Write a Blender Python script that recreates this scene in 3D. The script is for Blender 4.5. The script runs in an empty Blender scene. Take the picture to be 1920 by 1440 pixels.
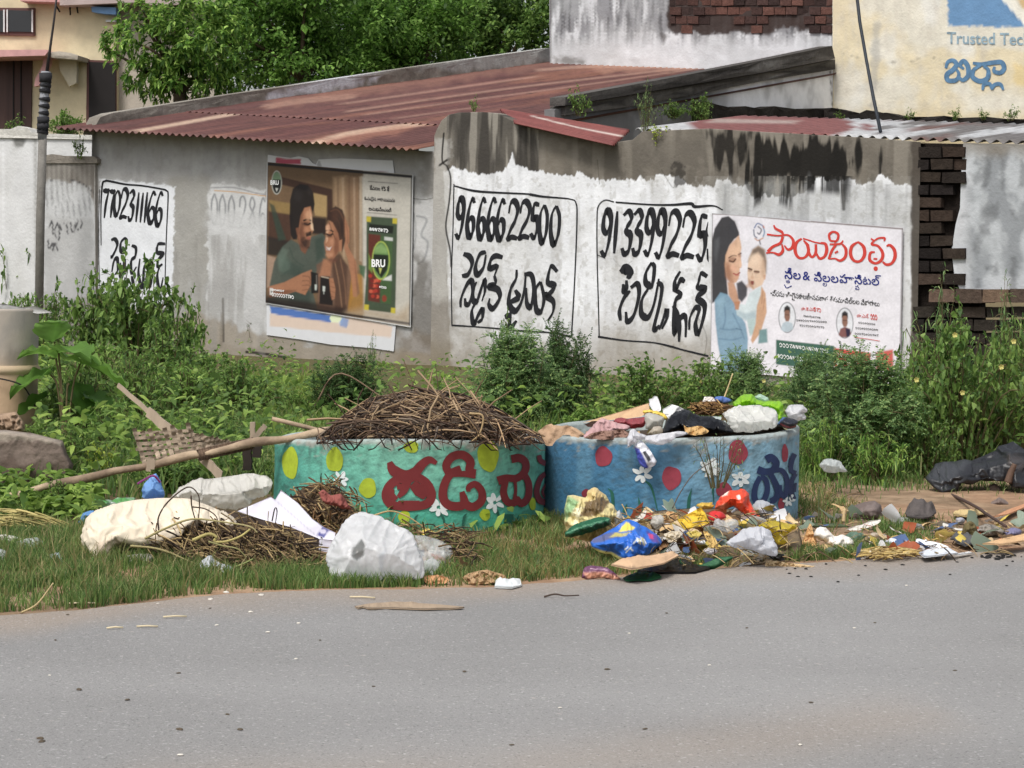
import bpy, math, random
import numpy as np
from mathutils import Vector, Matrix
from mathutils.geometry import delaunay_2d_cdt
random.seed(7); RNG = np.random.default_rng(7)
S = bpy.context.scene
COL = S.collection

# ---------------------------------------------------------------- camera, sky, sun, exposure
F, U0, V0, ROLL, EYE = 4000.0, 960.0, 500.0, 0.018, 1.5
cd = bpy.data.cameras.new('camera'); cam = bpy.data.objects.new('camera', cd); COL.objects.link(cam)
cd.sensor_width = 36.0; cd.lens = F / 1920 * 36.0; cd.shift_y = -(720 - V0) / 1920.0
cd.clip_start = 0.1; cd.clip_end = 500
cam.matrix_world = Matrix.Translation((0, 0, EYE)) @ Matrix.Rotation(math.pi / 2, 4, 'X') @ Matrix.Rotation(ROLL, 4, 'Z')
S.camera = cam
SUN_EL, SUN_AZ = math.radians(56), math.radians(212)     # azimuth clockwise from +Y: behind the camera, to its left
w = bpy.data.worlds.new('World'); S.world = w; w.use_nodes = True
nt = w.node_tree; bg = nt.nodes['Background']
sk = nt.nodes.new('ShaderNodeTexSky'); sk.sky_type = 'NISHITA'; sk.sun_disc = False
sk.sun_elevation = SUN_EL; sk.sun_rotation = SUN_AZ; sk.dust_density = 4.0; sk.air_density = 1.2
hs = nt.nodes.new('ShaderNodeHueSaturation'); hs.inputs['Saturation'].default_value = 0.35
nt.links.new(sk.outputs[0], hs.inputs['Color']); nt.links.new(hs.outputs[0], bg.inputs['Color'])
bg.inputs['Strength'].default_value = 0.115
sl = bpy.data.lights.new('sun', 'SUN'); sl.energy = 1.5; sl.angle = math.radians(14); sl.color = (1.0, 0.96, 0.9)
so = bpy.data.objects.new('sun', sl); COL.objects.link(so)
sd = Vector((math.sin(SUN_AZ) * math.cos(SUN_EL), math.cos(SUN_AZ) * math.cos(SUN_EL), math.sin(SUN_EL)))
so.rotation_euler = sd.to_track_quat('Z', 'Y').to_euler()
S.view_settings.view_transform = 'Standard'; S.view_settings.look = 'None'
S.view_settings.exposure = 0.55; S.view_settings.gamma = 1.0
S.render.engine = 'CYCLES'
S.cycles.max_bounces = 6; S.cycles.transparent_max_bounces = 12; S.cycles.caustics_reflective = False; S.cycles.caustics_refractive = False

# ---------------------------------------------------------------- lens arithmetic (photo pixels, 1920 x 1440)
def ray(u, v):
    du, dv = np.asarray(u, float) - U0, np.asarray(v, float) - V0
    c, s = math.cos(ROLL), math.sin(ROLL)
    return (du * c + dv * s) / F, (-du * s + dv * c) / F
def P(u, v, Y):
    a, b = ray(u, v); Y = np.asarray(Y, float)
    return np.stack(np.broadcast_arrays(a * Y, Y, EYE - b * Y), -1)
def G(u, v, z=0.0):
    a, b = ray(u, v); Y = (EYE - z) / b
    return np.stack(np.broadcast_arrays(a * Y, Y, np.full_like(Y, z)), -1)
def proj(p):
    p = np.asarray(p, float); a = p[..., 0] / p[..., 1]; b = (EYE - p[..., 2]) / p[..., 1]
    c, s = math.cos(ROLL), math.sin(ROLL)
    return U0 + F * (a * c - b * s), V0 + F * (a * s + b * c)
def zoomed(x0, y0, k): return lambda pts: [(x0 + x / k, y0 + y / k) for x, y in pts]

# ---------------------------------------------------------------- noise
_T = np.random.default_rng(3).random(8192)
def vn(x, y, z=0.0, seed=0):
    x, y, z = np.broadcast_arrays(np.asarray(x, float), y, z)
    ix, iy, iz = np.floor(x).astype(np.int64), np.floor(y).astype(np.int64), np.floor(z).astype(np.int64)
    fx, fy, fz = x - ix, y - iy, z - iz
    fx, fy, fz = [t * t * (3 - 2 * t) for t in (fx, fy, fz)]
    def h(a, b, c): return _T[((a * 73856093) ^ (b * 19349663) ^ (c * 83492791) ^ (seed * 2654435)) & 8191]
    o = 0
    for k in (0, 1):
        wz = fz if k else 1 - fz
        o = o + wz * ((1 - fx) * (1 - fy) * h(ix, iy, iz + k) + fx * (1 - fy) * h(ix + 1, iy, iz + k)
                      + (1 - fx) * fy * h(ix, iy + 1, iz + k) + fx * fy * h(ix + 1, iy + 1, iz + k))
    return o
def fbm(x, y, z=0.0, o=4, seed=0):
    x = np.asarray(x, float); y = np.asarray(y, float); z = np.asarray(z, float)
    t = 0; a = .5; n = 0
    for i in range(o):
        t = t + a * vn(x, y, z, seed + i * 17); n += a; a *= .5; x, y, z = x * 2.03 + 5.1, y * 2.03 + 1.7, z * 2.03 + 3.3
    return t / n
def ridge(x, y, z=0.0, o=3, seed=0):
    x = np.asarray(x, float); y = np.asarray(y, float); z = np.asarray(z, float)
    t = 0; a = .5; n = 0
    for i in range(o):
        t = t + a * (1 - np.abs(2 * vn(x, y, z, seed + i * 31) - 1)) ** 2; n += a; a *= .5; x, y, z = x * 2.1 + 7.7, y * 2.1 + 2.9, z * 2.1 + 1.3
    return t / n
def crumple(x, y, seed=0, n=6):
    r = np.random.default_rng(seed + 900); x = x + .35 * (fbm(x * .7, y * .7, seed, 2, seed) - .5) * 2; o = 0; t = 0
    for i in range(n):
        a = r.uniform(0, 6.283); f = r.uniform(.35, 1.1); q = (x * math.cos(a) + y * math.sin(a)) * f + r.random(); k = 1 / (.4 + f); o = o + k * np.abs(2 * (q - np.floor(q)) - 1); t += k
    return o / t
def sm(a, b, x): t = np.clip((x - a) / (b - a), 0, 1); return t * t * (3 - 2 * t)

# ---------------------------------------------------------------- colour and materials
def lin(c):
    c = np.asarray(c, float) / 255.0
    return np.where(c <= .04045, c / 12.92, ((c + .055) / 1.055) ** 2.4)
MATS = {}
def mat(name, c, rough=.8, var=.12, scale=6.0, bump=0.0, bscale=40.0, metal=0.0, spec=.35, trans=0.0, alpha=1.0, vcol=False, stretch=None, col2=None, crinkle=0.0):
    if name in MATS: return MATS[name]
    m = bpy.data.materials.new(name); m.use_nodes = True; t = m.node_tree; N = t.nodes; Lk = t.links
    b = N['Principled BSDF']; b.inputs['Roughness'].default_value = rough; b.inputs['Metallic'].default_value = metal
    b.inputs['Specular IOR Level'].default_value = spec
    tc = N.new('ShaderNodeTexCoord'); src = tc.outputs['Object']
    if stretch:
        mp = N.new('ShaderNodeMapping'); mp.inputs['Scale'].default_value = stretch; Lk.new(src, mp.inputs[0]); src = mp.outputs[0]
    no = N.new('ShaderNodeTexNoise'); no.inputs['Scale'].default_value = scale; no.inputs['Detail'].default_value = 6; no.inputs['Roughness'].default_value = .65
    Lk.new(src, no.inputs['Vector'])
    mr = N.new('ShaderNodeMapRange'); mr.inputs[1].default_value = .3; mr.inputs[2].default_value = .7; mr.inputs[3].default_value = 1 - var; mr.inputs[4].default_value = 1 + var
    Lk.new(no.outputs[0], mr.inputs[0])
    mx = N.new('ShaderNodeMix'); mx.data_type = 'RGBA'; mx.blend_type = 'MULTIPLY'; mx.inputs[0].default_value = 1
    if vcol:
        at = N.new('ShaderNodeAttribute'); at.attribute_name = 'Col'; Lk.new(at.outputs['Color'], mx.inputs[6])
    elif col2 is not None:
        m2 = N.new('ShaderNodeMix'); m2.data_type = 'RGBA'; m2.inputs[6].default_value = (*lin(c), 1); m2.inputs[7].default_value = (*lin(col2), 1)
        n2 = N.new('ShaderNodeTexNoise'); n2.inputs['Scale'].default_value = scale * .4; n2.inputs['Detail'].default_value = 5; Lk.new(src, n2.inputs['Vector'])
        r2 = N.new('ShaderNodeMapRange'); r2.inputs[1].default_value = .42; r2.inputs[2].default_value = .6; Lk.new(n2.outputs[0], r2.inputs[0]); Lk.new(r2.outputs[0], m2.inputs[0])
        Lk.new(m2.outputs[2], mx.inputs[6])
    else: mx.inputs[6].default_value = (*lin(c), 1)
    Lk.new(mr.outputs[0], mx.inputs[7]); Lk.new(mx.outputs[2], b.inputs['Base Color'])
    if crinkle > 0:
        ws = []
        for k, (dx, dy, dz) in enumerate(((1, .4, .7), (-.6, .3, 1), (.5, -.2, -1.1))):
            wv = N.new('ShaderNodeTexNoise'); wv.inputs['Scale'].default_value = 9 + 5 * k; wv.inputs['Detail'].default_value = 2.0; Lk.new(src, wv.inputs['Vector'])
            s1 = N.new('ShaderNodeMath'); s1.operation = 'SUBTRACT'; s1.inputs[1].default_value = .5; Lk.new(wv.outputs[0], s1.inputs[0])
            s2 = N.new('ShaderNodeMath'); s2.operation = 'ABSOLUTE'; Lk.new(s1.outputs[0], s2.inputs[0]); ws.append(s2)
        ad = N.new('ShaderNodeMath'); Lk.new(ws[0].outputs[0], ad.inputs[0]); Lk.new(ws[1].outputs[0], ad.inputs[1]); a2 = N.new('ShaderNodeMath'); Lk.new(ad.outputs[0], a2.inputs[0]); Lk.new(ws[2].outputs[0], a2.inputs[1])
        bp = N.new('ShaderNodeBump'); bp.inputs['Strength'].default_value = crinkle; bp.inputs['Distance'].default_value = .12; Lk.new(a2.outputs[0], bp.inputs['Height']); Lk.new(bp.outputs[0], b.inputs['Normal'])
    if bump > 0:
        nb = N.new('ShaderNodeTexNoise'); nb.inputs['Scale'].default_value = bscale; nb.inputs['Detail'].default_value = 5; Lk.new(src, nb.inputs['Vector'])
        bp = N.new('ShaderNodeBump'); bp.inputs['Strength'].default_value = bump; bp.inputs['Distance'].default_value = .02
        Lk.new(nb.outputs[0], bp.inputs['Height']); Lk.new(bp.outputs[0], b.inputs['Normal'])
    out = N['Material Output']; sh = b.outputs[0]
    if trans > 0:
        tr = N.new('ShaderNodeBsdfTranslucent'); Lk.new(mx.outputs[2], tr.inputs['Color'])
        ms = N.new('ShaderNodeMixShader'); ms.inputs[0].default_value = trans; Lk.new(sh, ms.inputs[1]); Lk.new(tr.outputs[0], ms.inputs[2]); sh = ms.outputs[0]
    if alpha < 1:
        tp = N.new('ShaderNodeBsdfTransparent'); ms = N.new('ShaderNodeMixShader'); ms.inputs[0].default_value = alpha
        if crinkle > 0:     # creases of the film are whiter and denser than the film between them
            na = N.new('ShaderNodeTexNoise'); na.inputs['Scale'].default_value = 11; na.inputs['Detail'].default_value = 4; Lk.new(src, na.inputs['Vector'])
            q1 = N.new('ShaderNodeMath'); q1.operation = 'SUBTRACT'; q1.inputs[1].default_value = .5; Lk.new(na.outputs[0], q1.inputs[0]); q2 = N.new('ShaderNodeMath'); q2.operation = 'ABSOLUTE'; Lk.new(q1.outputs[0], q2.inputs[0])
            q3 = N.new('ShaderNodeMapRange'); q3.inputs[1].default_value = .0; q3.inputs[2].default_value = .12; q3.inputs[3].default_value = min(1, alpha + .1); q3.inputs[4].default_value = alpha - .03; Lk.new(q2.outputs[0], q3.inputs[0]); Lk.new(q3.outputs[0], ms.inputs[0])
        Lk.new(tp.outputs[0], ms.inputs[1]); Lk.new(sh, ms.inputs[2]); sh = ms.outputs[0]
    Lk.new(sh, out.inputs[0]); MATS[name] = m
    return m

# ---------------------------------------------------------------- meshes, things, parts
def mk(name, V, Fc, m, parent=None, col=None, smooth=False, world=None):
    me = bpy.data.meshes.new(name); V = np.asarray(V, float).reshape(-1, 3)
    if isinstance(Fc, np.ndarray):
        k = Fc.shape[1]; me.vertices.add(len(V)); me.vertices.foreach_set('co', V.ravel().astype(np.float32))
        me.loops.add(Fc.size); me.loops.foreach_set('vertex_index', Fc.ravel().astype(np.int32))
        me.polygons.add(len(Fc)); me.polygons.foreach_set('loop_start', np.arange(0, Fc.size, k, dtype=np.int32))
        me.update(calc_edges=True); me.validate()
    else: me.from_pydata([tuple(p) for p in V], [], [tuple(f) for f in Fc]); me.update()
    if col is not None and len(me.vertices) == len(V):
        c4 = np.ones((len(V), 4), np.float32); c4[:, :3] = col
        me.color_attributes.new('Col', 'FLOAT_COLOR', 'POINT').data.foreach_set('color', c4.ravel())
    if smooth: me.polygons.foreach_set('use_smooth', np.ones(len(me.polygons), bool))
    if m is not None: me.materials.append(m)
    o = bpy.data.objects.new(name, me); COL.objects.link(o)
    if parent is not None: o.parent = parent; o.matrix_parent_inverse = parent.matrix_basis.inverted()
    return o
def tag(o, label=None, cat=None, group=None, kind=None):
    for k, v in (('label', label), ('category', cat), ('group', group), ('kind', kind)):
        if v: o[k] = v
    return o
def thing(name, label, cat, loc=(0, 0, 0), group=None):
    o = bpy.data.objects.new(name, None); o.empty_display_size = .1; COL.objects.link(o); o.location = loc
    return tag(o, label, cat, group)
def grid_faces(nu, nv):
    i = np.arange(nu - 1)[:, None] * nv + np.arange(nv - 1)[None, :]
    return np.stack([i, i + nv, i + nv + 1, i + 1], -1).reshape(-1, 4)
class MB:
    """collects boxes, tubes and loose polygons for one mesh"""
    def __init__(s): s.V = []; s.F = []; s.C = []
    def add(s, V, Fs, c=None):
        n = len(s.V); s.V += [tuple(map(float, p)) for p in V]; s.F += [tuple(int(i) + n for i in f) for f in Fs]; s.C += [c if c is not None else (1, 1, 1)] * len(V); return s
    def hexa(s, b, t, c=None):
        return s.add(list(b) + list(t), [(3, 2, 1, 0), (4, 5, 6, 7), (0, 1, 5, 4), (1, 2, 6, 5), (2, 3, 7, 6), (3, 0, 4, 7)], c)
    def tube(s, pts, r, n=7, c=None, cap=True):
        pts = [Vector(p) for p in pts]; k = len(pts); rs = r if hasattr(r, '__len__') else [r] * k
        V = []; up = Vector((0.3, 0.2, 1)).normalized()
        for i, p in enumerate(pts):
            d = (pts[min(i + 1, k - 1)] - pts[max(i - 1, 0)]).normalized()
            a = d.cross(up if abs(d.dot(up)) < .95 else Vector((1, 0, 0))).normalized(); b = d.cross(a)
            for j in range(n):
                t = 2 * math.pi * j / n; V.append(p + (a * math.cos(t) + b * math.sin(t)) * rs[i])
        Fs = [(i * n + j, i * n + (j + 1) % n, (i + 1) * n + (j + 1) % n, (i + 1) * n + j) for i in range(k - 1) for j in range(n)]
        if cap: Fs += [tuple(range(n - 1, -1, -1)), tuple((k - 1) * n + j for j in range(n))]
        return s.add(V, Fs, c)
    def build(s, name, m, parent=None, smooth=False): return mk(name, s.V, s.F, m, parent, np.array(s.C), smooth)
def spline(pts, n=6):
    p = [np.array(q, float) for q in pts]
    if len(p) < 3: return [p[0] + (p[-1] - p[0]) * t for t in np.linspace(0, 1, n + 1)]
    e = [2 * p[0] - p[1]] + p + [2 * p[-1] - p[-2]]; o = []
    for i in range(1, len(e) - 2):
        for t in np.arange(n) / n:
            a, b, c, d = e[i - 1:i + 3]
            o.append(.5 * ((2 * b) + (-a + c) * t + (2 * a - 5 * b + 4 * c - d) * t * t + (-a + 3 * b - 3 * c + d) * t ** 3))
    return o + [p[-1]]

# ---------------------------------------------------------------- painting on the vertices of a surface (traced positions are baked onto the surface)
def sdf(U, V, poly):
    d = np.full(U.shape, 1e9); ins = np.zeros(U.shape, bool); n = len(poly)
    for i in range(n):
        (x0, y0), (x1, y1) = poly[i], poly[(i + 1) % n]
        ex, ey = x1 - x0, y1 - y0; t = np.clip(((U - x0) * ex + (V - y0) * ey) / (ex * ex + ey * ey + 1e-9), 0, 1)
        d = np.minimum(d, np.hypot(U - x0 - t * ex, V - y0 - t * ey))
        cr = ((y0 > V) != (y1 > V))
        if abs(ey) > 1e-9: ins ^= cr & (U < (V - y0) * ex / ey + x0)
    return np.where(ins, d, -d)
class Canvas:
    def __init__(s, U, V, base): s.U, s.V = U.ravel(), V.ravel(); s.C = np.ones((s.U.size, 3)) * lin(base)
    def mixin(s, idx, a, c):
        a = np.clip(a, 0, 1)[:, None]; s.C[idx] = s.C[idx] * (1 - a) + (lin(c) if len(np.shape(c)) == 1 else c) * a
    def near(s, pts, pad):
        p = np.array(pts); return np.nonzero((s.U > p[:, 0].min() - pad) & (s.U < p[:, 0].max() + pad) & (s.V > p[:, 1].min() - pad) & (s.V < p[:, 1].max() + pad))[0]
    def poly(s, pts, c, blur=1.2, a=1.0, noise=0, nscale=.15, seed=0, nz=None):
        i = s.near(pts, blur + noise + 4)
        if len(i) == 0: return s
        u, v = s.U[i], s.V[i]; d = sdf(u, v, pts)
        if noise: d = d + noise * 2 * (fbm(u * nscale, v * nscale * (nz or 1), seed=seed, o=3) - .5)
        s.mixin(i, a * sm(-blur, blur, d), c); return s
    def line(s, pts, w, c, a=1.0, blur=.8, curve=True):
        q = spline(pts) if curve else [np.array(p, float) for p in pts]; i = s.near(q, w + blur + 2)
        if len(i) == 0: return s
        u, v = s.U[i], s.V[i]; d = np.full(u.shape, 1e9); ws = np.full(u.shape, float(w) if not hasattr(w, '__len__') else w[0])
        for k in range(len(q) - 1):
            (x0, y0), (x1, y1) = q[k], q[k + 1]; ex, ey = x1 - x0, y1 - y0
            t = np.clip(((u - x0) * ex + (v - y0) * ey) / (ex * ex + ey * ey + 1e-9), 0, 1); d = np.minimum(d, np.hypot(u - x0 - t * ex, v - y0 - t * ey))
        s.mixin(i, a * sm(-blur, blur, ws / 2 - d), c); return s
    def ell(s, x, y, rx, ry, c, blur=1.2, a=1.0, rot=0):
        t = np.linspace(0, 2 * np.pi, 25)[:-1]; X, Y = rx * np.cos(t), ry * np.sin(t)
        return s.poly([(x + p * math.cos(rot) - q * math.sin(rot), y + p * math.sin(rot) + q * math.cos(rot)) for p, q in zip(X, Y)], c, blur, a)

# ---------------------------------------------------------------- surfaces that decals are cut for
class Wall:
    """vertical plane through (x0, y0) running along (tx, ty); s along it to the right, y into it, z up"""
    def __init__(s, x0, y0, tx, ty, back=0.0):
        L = math.hypot(tx, ty); s.t = np.array([tx / L, ty / L]); s.n = np.array([-s.t[1], s.t[0]])
        if s.n[1] < 0: s.n = -s.n
        s.p = np.array([x0, y0]) + s.n * back
    def ab(s, u, v, y=0.0):
        a, b = ray(u, v); p = s.p + s.n * y     # solve a*Y = X on the line
        k = (p[0] - a * p[1]) / (a * s.t[1] - s.t[0]); Y = p[1] + k * s.t[1]
        return k, EYE - b * Y
    def xyz(s, k, z, y=0.0):
        k, z, y = np.broadcast_arrays(np.asarray(k, float), z, y)
        return np.stack([s.p[0] + s.t[0] * k + s.n[0] * y, s.p[1] + s.t[1] * k + s.n[1] * y, z], -1)
    def px(s, u, v, y=0.0):
        k, z = s.ab(u, v, y); return s.xyz(k, z, y)
    lay = lambda s, k, z, off: s.xyz(k, z, -off)
    step = None
class Drum:
    def __init__(s, x, y, r, tilt=0.0): s.c = (x, y); s.r = r; s.tilt = tilt; s.step = .03
    def ab(s, u, v):
        a, b = ray(np.asarray(u, float), np.asarray(v, float)); x, y = s.c
        A = a * a + 1; B = a * x + y; Cc = x * x + y * y - s.r ** 2
        D = np.maximum(B * B - A * Cc, 0); Y = (B - np.sqrt(D)) / A; X = a * Y
        return np.arctan2(X - x, -(Y - y)) * s.r, EYE - b * Y
    def lay(s, k, z, off):
        th = np.asarray(k) / s.r; R = s.r + off
        return np.stack([s.c[0] + np.sin(th) * R, s.c[1] - np.cos(th) * R, np.broadcast_to(z, np.shape(k))], -1)
def fill(poly2, step=None):
    """triangulate a closed outline, with points inside it when step is given; returns 2-D points and triangles"""
    p = [Vector((float(x), float(y))) for x, y in poly2]; n = len(p); pts = list(p)
    if step:
        A = np.array([tuple(q) for q in p]); lo, hi = A.min(0), A.max(0); r3 = step * .866
        gx, gy = np.meshgrid(np.arange(lo[0], hi[0] + step, step), np.arange(lo[1], hi[1] + r3, r3)); gx[1::2] += step / 2
        gx, gy = gx.ravel(), gy.ravel(); k = sdf(gx, gy, A) > step * .45
        pts += [Vector((x, y)) for x, y in zip(gx[k], gy[k])]
    r = delaunay_2d_cdt(pts, [(i, (i + 1) % n) for i in range(n)], [], 1, 1e-6)
    return np.array([tuple(q) for q in r[0]]), [tuple(f) for f in r[2]]
class Decals:
    """flat marks painted on a surface, gathered into one mesh a few millimetres proud of it"""
    def __init__(s, surf, off=.004): s.s = surf; s.off = off; s.mb = MB(); s.k = 0
    def _o(s): s.k += 1; return s.off + s.k * 4e-5
    def poly(s, px, c=None):
        a, b = s.s.ab(np.array([p[0] for p in px]), np.array([p[1] for p in px])); V, Fs = fill(list(zip(a, b)), s.s.step)
        s.mb.add(s.s.lay(V[:, 0], V[:, 1], s._o()), Fs, None if c is None else tuple(lin(c))); return s
    def stroke(s, px, w, c=None, nib=None, contrast=.55, curve=True, n=7):
        q = np.array(spline(px, n) if curve else px, float); m = len(q)
        ws = np.interp(np.linspace(0, 1, m), np.linspace(0, 1, len(w)), w) if hasattr(w, '__len__') else np.full(m, float(w))
        d = np.gradient(q, axis=0); d /= np.hypot(d[:, 0], d[:, 1])[:, None] + 1e-9
        if nib is not None: ws = ws * (1 - contrast + contrast * np.abs(d[:, 0] * math.sin(nib) - d[:, 1] * math.cos(nib)))
        nn = np.stack([-d[:, 1], d[:, 0]], 1) * ws[:, None] / 2
        A, B = q + nn, q - nn; Q = np.concatenate([A, B]); a, b = s.s.ab(Q[:, 0], Q[:, 1]); o = s._o()
        s.mb.add(s.s.lay(a, b, o), [(i, i + 1, m + i + 1, m + i) for i in range(m - 1)], None if c is None else tuple(lin(c)))
        return s
    def ell(s, x, y, rx, ry, rot=0, c=None, wob=0.0, n=26):
        t = np.linspace(0, 2 * np.pi, n + 1)[:-1]; k = 1 + wob * np.sin(3 * t + x) + wob * .6 * np.cos(5 * t + y)
        X, Y = rx * np.cos(t) * k, ry * np.sin(t) * k
        return s.poly([(x + p * math.cos(rot) - q * math.sin(rot), y + p * math.sin(rot) + q * math.cos(rot)) for p, q in zip(X, Y)], c)
    def text(s, body, x, y, size, c=None, dx=1.0, sl=0.0, fat=0.0, skew=0.0, align='LEFT'):
        """type set with its baseline start at pixel (x, y); sl = fall of the line per pixel"""
        cu = bpy.data.curves.new('lettering', 'FONT'); cu.body = body; cu.size = 1; cu.offset = fat; cu.align_x = align; cu.resolution_u = 3
        ob = bpy.data.objects.new('lettering', cu); COL.objects.link(ob)
        dg = bpy.context.evaluated_depsgraph_get(); me = bpy.data.meshes.new_from_object(ob.evaluated_get(dg))
        n = len(me.vertices); co = np.empty(n * 3, np.float32); me.vertices.foreach_get('co', co); co = co.reshape(-1, 3)
        Fs = [tuple(p.vertices) for p in me.polygons]; bpy.data.objects.remove(ob); bpy.data.meshes.remove(me); bpy.data.curves.remove(cu)
        if n == 0: return s
        U = x + co[:, 0] * size * dx + skew * co[:, 1] * size; Vv = y - co[:, 1] * size + co[:, 0] * size * dx * sl
        a, b = s.s.ab(U, Vv); s.mb.add(s.s.lay(a, b, s._o()), Fs, None if c is None else tuple(lin(c))); return s
    def build(s, name, m, parent): return s.mb.build(name, m, parent)
# ---------------------------------------------------------------- shared materials
M_PLASTER = mat('painted plaster', (255, 255, 255), .9, .10, 3.0, .35, 22, vcol=True, spec=.2)
M_ART = mat('printed vinyl', (255, 255, 255), .5, .03, 9, vcol=True, spec=.3)
M_TIN = mat('rusted sheet', (255, 255, 255), .62, .16, 7, .15, 30, vcol=True, spec=.35)
M_STONE = mat('weathered concrete', (255, 255, 255), .95, .2, 9, .6, 30, vcol=True, spec=.15)
M_ITEM = mat('printed wrapper', (255, 255, 255), .42, .05, 14, vcol=True, spec=.45)
M_BLACK = mat('black sign paint', (26, 27, 32), .7, .35, 14)
M_BRICK = mat('sooty brick', (255, 255, 255), .95, .3, 14, .6, 40, vcol=True, spec=.1)

def slab(name, surf, outline, thick, m, parent, base, paint=None, step=.05, y=0.0, relief=0.0):
    """a solid with a traced front outline on a wall plane, its front painted, its thickness real"""
    a, b = surf.ab(np.array([p[0] for p in outline]), np.array([p[1] for p in outline]), y); n = len(outline)
    V2, T = fill(list(zip(a, b)), step); k = len(V2)
    r = relief * (fbm(V2[:, 0] * 3, V2[:, 1] * 3, o=4) - .5) if relief else 0
    Fr = surf.xyz(V2[:, 0], V2[:, 1], y + r); Bk = surf.xyz(np.array(a), np.array(b), y + thick); Rm = surf.xyz(np.array(a), np.array(b), y)
    Fr[:n] = Rm
    U, Vv = proj(Fr); cv = Canvas(U, Vv, base)
    if paint: paint(cv)
    C = np.concatenate([cv.C, cv.C[:n]])
    Fs = list(T) + [(i, (i + 1) % n, k + (i + 1) % n, k + i) for i in range(n)] + [tuple(range(k + n - 1, k - 1, -1))]
    return mk(name, np.concatenate([Fr, Bk]), Fs, m, parent, C)
def wall_grid(name, surf, s0, s1, top, m, parent, base, paint, nu, nv, y=0.0, z0=-.2, relief=.004):
    """a wall sheet of fine cells whose top edge follows top(s); returned with a plain back"""
    s = np.linspace(s0, s1, nu); tp = np.array([top(x) for x in s]); f = np.linspace(0, 1, nv)
    Ss = np.repeat(s[:, None], nv, 1); Z = z0 + (tp[:, None] - z0) * f[None, :]
    yy = y + relief * (fbm(Ss * 1.5, Z * 1.5, o=5) - .5)
    W = surf.xyz(Ss, Z, yy); U, Vv = proj(W); cv = Canvas(U, Vv, base); cv.S, cv.Z = Ss.ravel(), Z.ravel()
    paint(cv)
    V = W.reshape(-1, 3); bk = surf.xyz(np.array([s0, s1, s1, s0]), np.array([z0, z0, tp[-1], tp[0]]), y + .22); n = len(V)
    cap = surf.xyz(s, tp, y + .22)
    Fs = grid_faces(nu, nv); V = np.concatenate([V, cap]); i = np.arange(nu - 1); e = i * nv + nv - 1
    Fs = np.concatenate([Fs, np.stack([e, e + nv, n + i + 1, n + i], 1)])
    return mk(name, V, Fs, m, parent, np.concatenate([cv.C, cv.C.reshape(nu, nv, 3)[:, -1]]))
def bricks(name, surf, u0, u1, v0, v1, rows, cols, parent, y, thick, cols_rgb, keep=None, seed=1):
    r = random.Random(seed); mb = MB(); du = (u1 - u0) / cols; dv = (v1 - v0) / rows
    for j in range(rows):
        for i in range(-1, cols + 1):
            a = u0 + (i + (.5 if j % 2 else 0)) * du; bb = a + du * .93; t = v0 + j * dv; bt = t + dv * .86
            a, bb = max(a, u0), min(bb, u1)
            if bb - a < du * .2 or (keep and not keep((a + bb) / 2, (t + bt) / 2)): continue
            q = [(a + r.uniform(-1, 1) * du * .04, bt + r.uniform(-1, 1) * dv * .06), (bb + r.uniform(-1, 1) * du * .04, bt + r.uniform(-1, 1) * dv * .06), (bb, t + r.uniform(0, 1) * dv * .08), (a, t + r.uniform(0, 1) * dv * .08)]
            yy = y + r.uniform(-.02, .03); Fr = [surf.px(p[0], p[1], yy + r.uniform(-.008, .008)) for p in q]; n3 = np.array([surf.n[0], surf.n[1], 0]) * thick
            c = lin(cols_rgb[r.randrange(len(cols_rgb))]) * r.uniform(.75, 1.2)
            mb.hexa([Fr[0], Fr[1], Fr[1] + n3, Fr[0] + n3], [Fr[3], Fr[2], Fr[2] + n3, Fr[3] + n3], tuple(c))
    return mb.build(name, M_BRICK, parent)
def prism_tube(pts, r, name, m, parent, n=8): return MB().tube(pts, r, n).build(name, m, parent, True)

# ---------------------------------------------------------------- ground, path, road
def gz(x, y):
    x = np.asarray(x, float); y = np.asarray(y, float)
    d = edge_dist(x, y); k = sm(.1, 1.2, d)
    return k * (.05 * (fbm(x * .9, y * .9, o=4, seed=5) - .5) + .02 * sm(.2, 2, d))
EDGE_PX = [(-500, 1199), (-120, 1166), (0, 1154), (150, 1146), (300, 1128), (420, 1116), (600, 1109), (760, 1106), (940, 1101), (1020, 1094), (1100, 1087), (1250, 1078), (1400, 1064), (1500, 1057), (1620, 1051), (1730, 1043), (1920, 1030), (2150, 1014)]
_e = G(np.array([p[0] for p in EDGE_PX]), np.array([p[1] for p in EDGE_PX]))[:, :2]
_e = np.concatenate([[_e[0] + (_e[0] - _e[-1]) * 2.5], _e, [_e[-1] + (_e[-1] - _e[0]) * 2.5]])
def edge_y(x): return np.interp(x, _e[:, 0], _e[:, 1])
def edge_dist(x, y): return (np.asarray(y) - edge_y(x)) * .87
gx = np.concatenate([np.linspace(-90, -8, 30), np.linspace(-7.8, 7.8, 260), np.linspace(8, 90, 30)])
gy = np.concatenate([np.linspace(-12, 7, 12), np.linspace(7.2, 20, 240), np.linspace(20.3, 34, 60), np.linspace(35, 140, 30)])
X, Y = np.meshgrid(gx, gy, indexing='ij'); Z = gz(X, Y) - np.where(edge_dist(X, Y) < -.12, .05, 0.006)
U, V = proj(np.stack([X, np.maximum(Y, 1), Z], -1)); n1 = fbm(X * 1.2, Y * 1.2, seed=2)
gc = Canvas(U, V, (150, 122, 98)); gc.mixin(slice(None), .7 * sm(.45, .7, n1).ravel(), (112, 98, 80))
gc.mixin(slice(None), .5 * sm(.5, .7, fbm(X * 5, Y * 5, seed=9)).ravel(), (172, 148, 122))
gc.mixin(slice(None), (sm(1.0, 2.2, edge_dist(X, Y)) * (1 - sm(.8, 2.2, X)) * .75).ravel(), (86, 78, 56))
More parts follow.
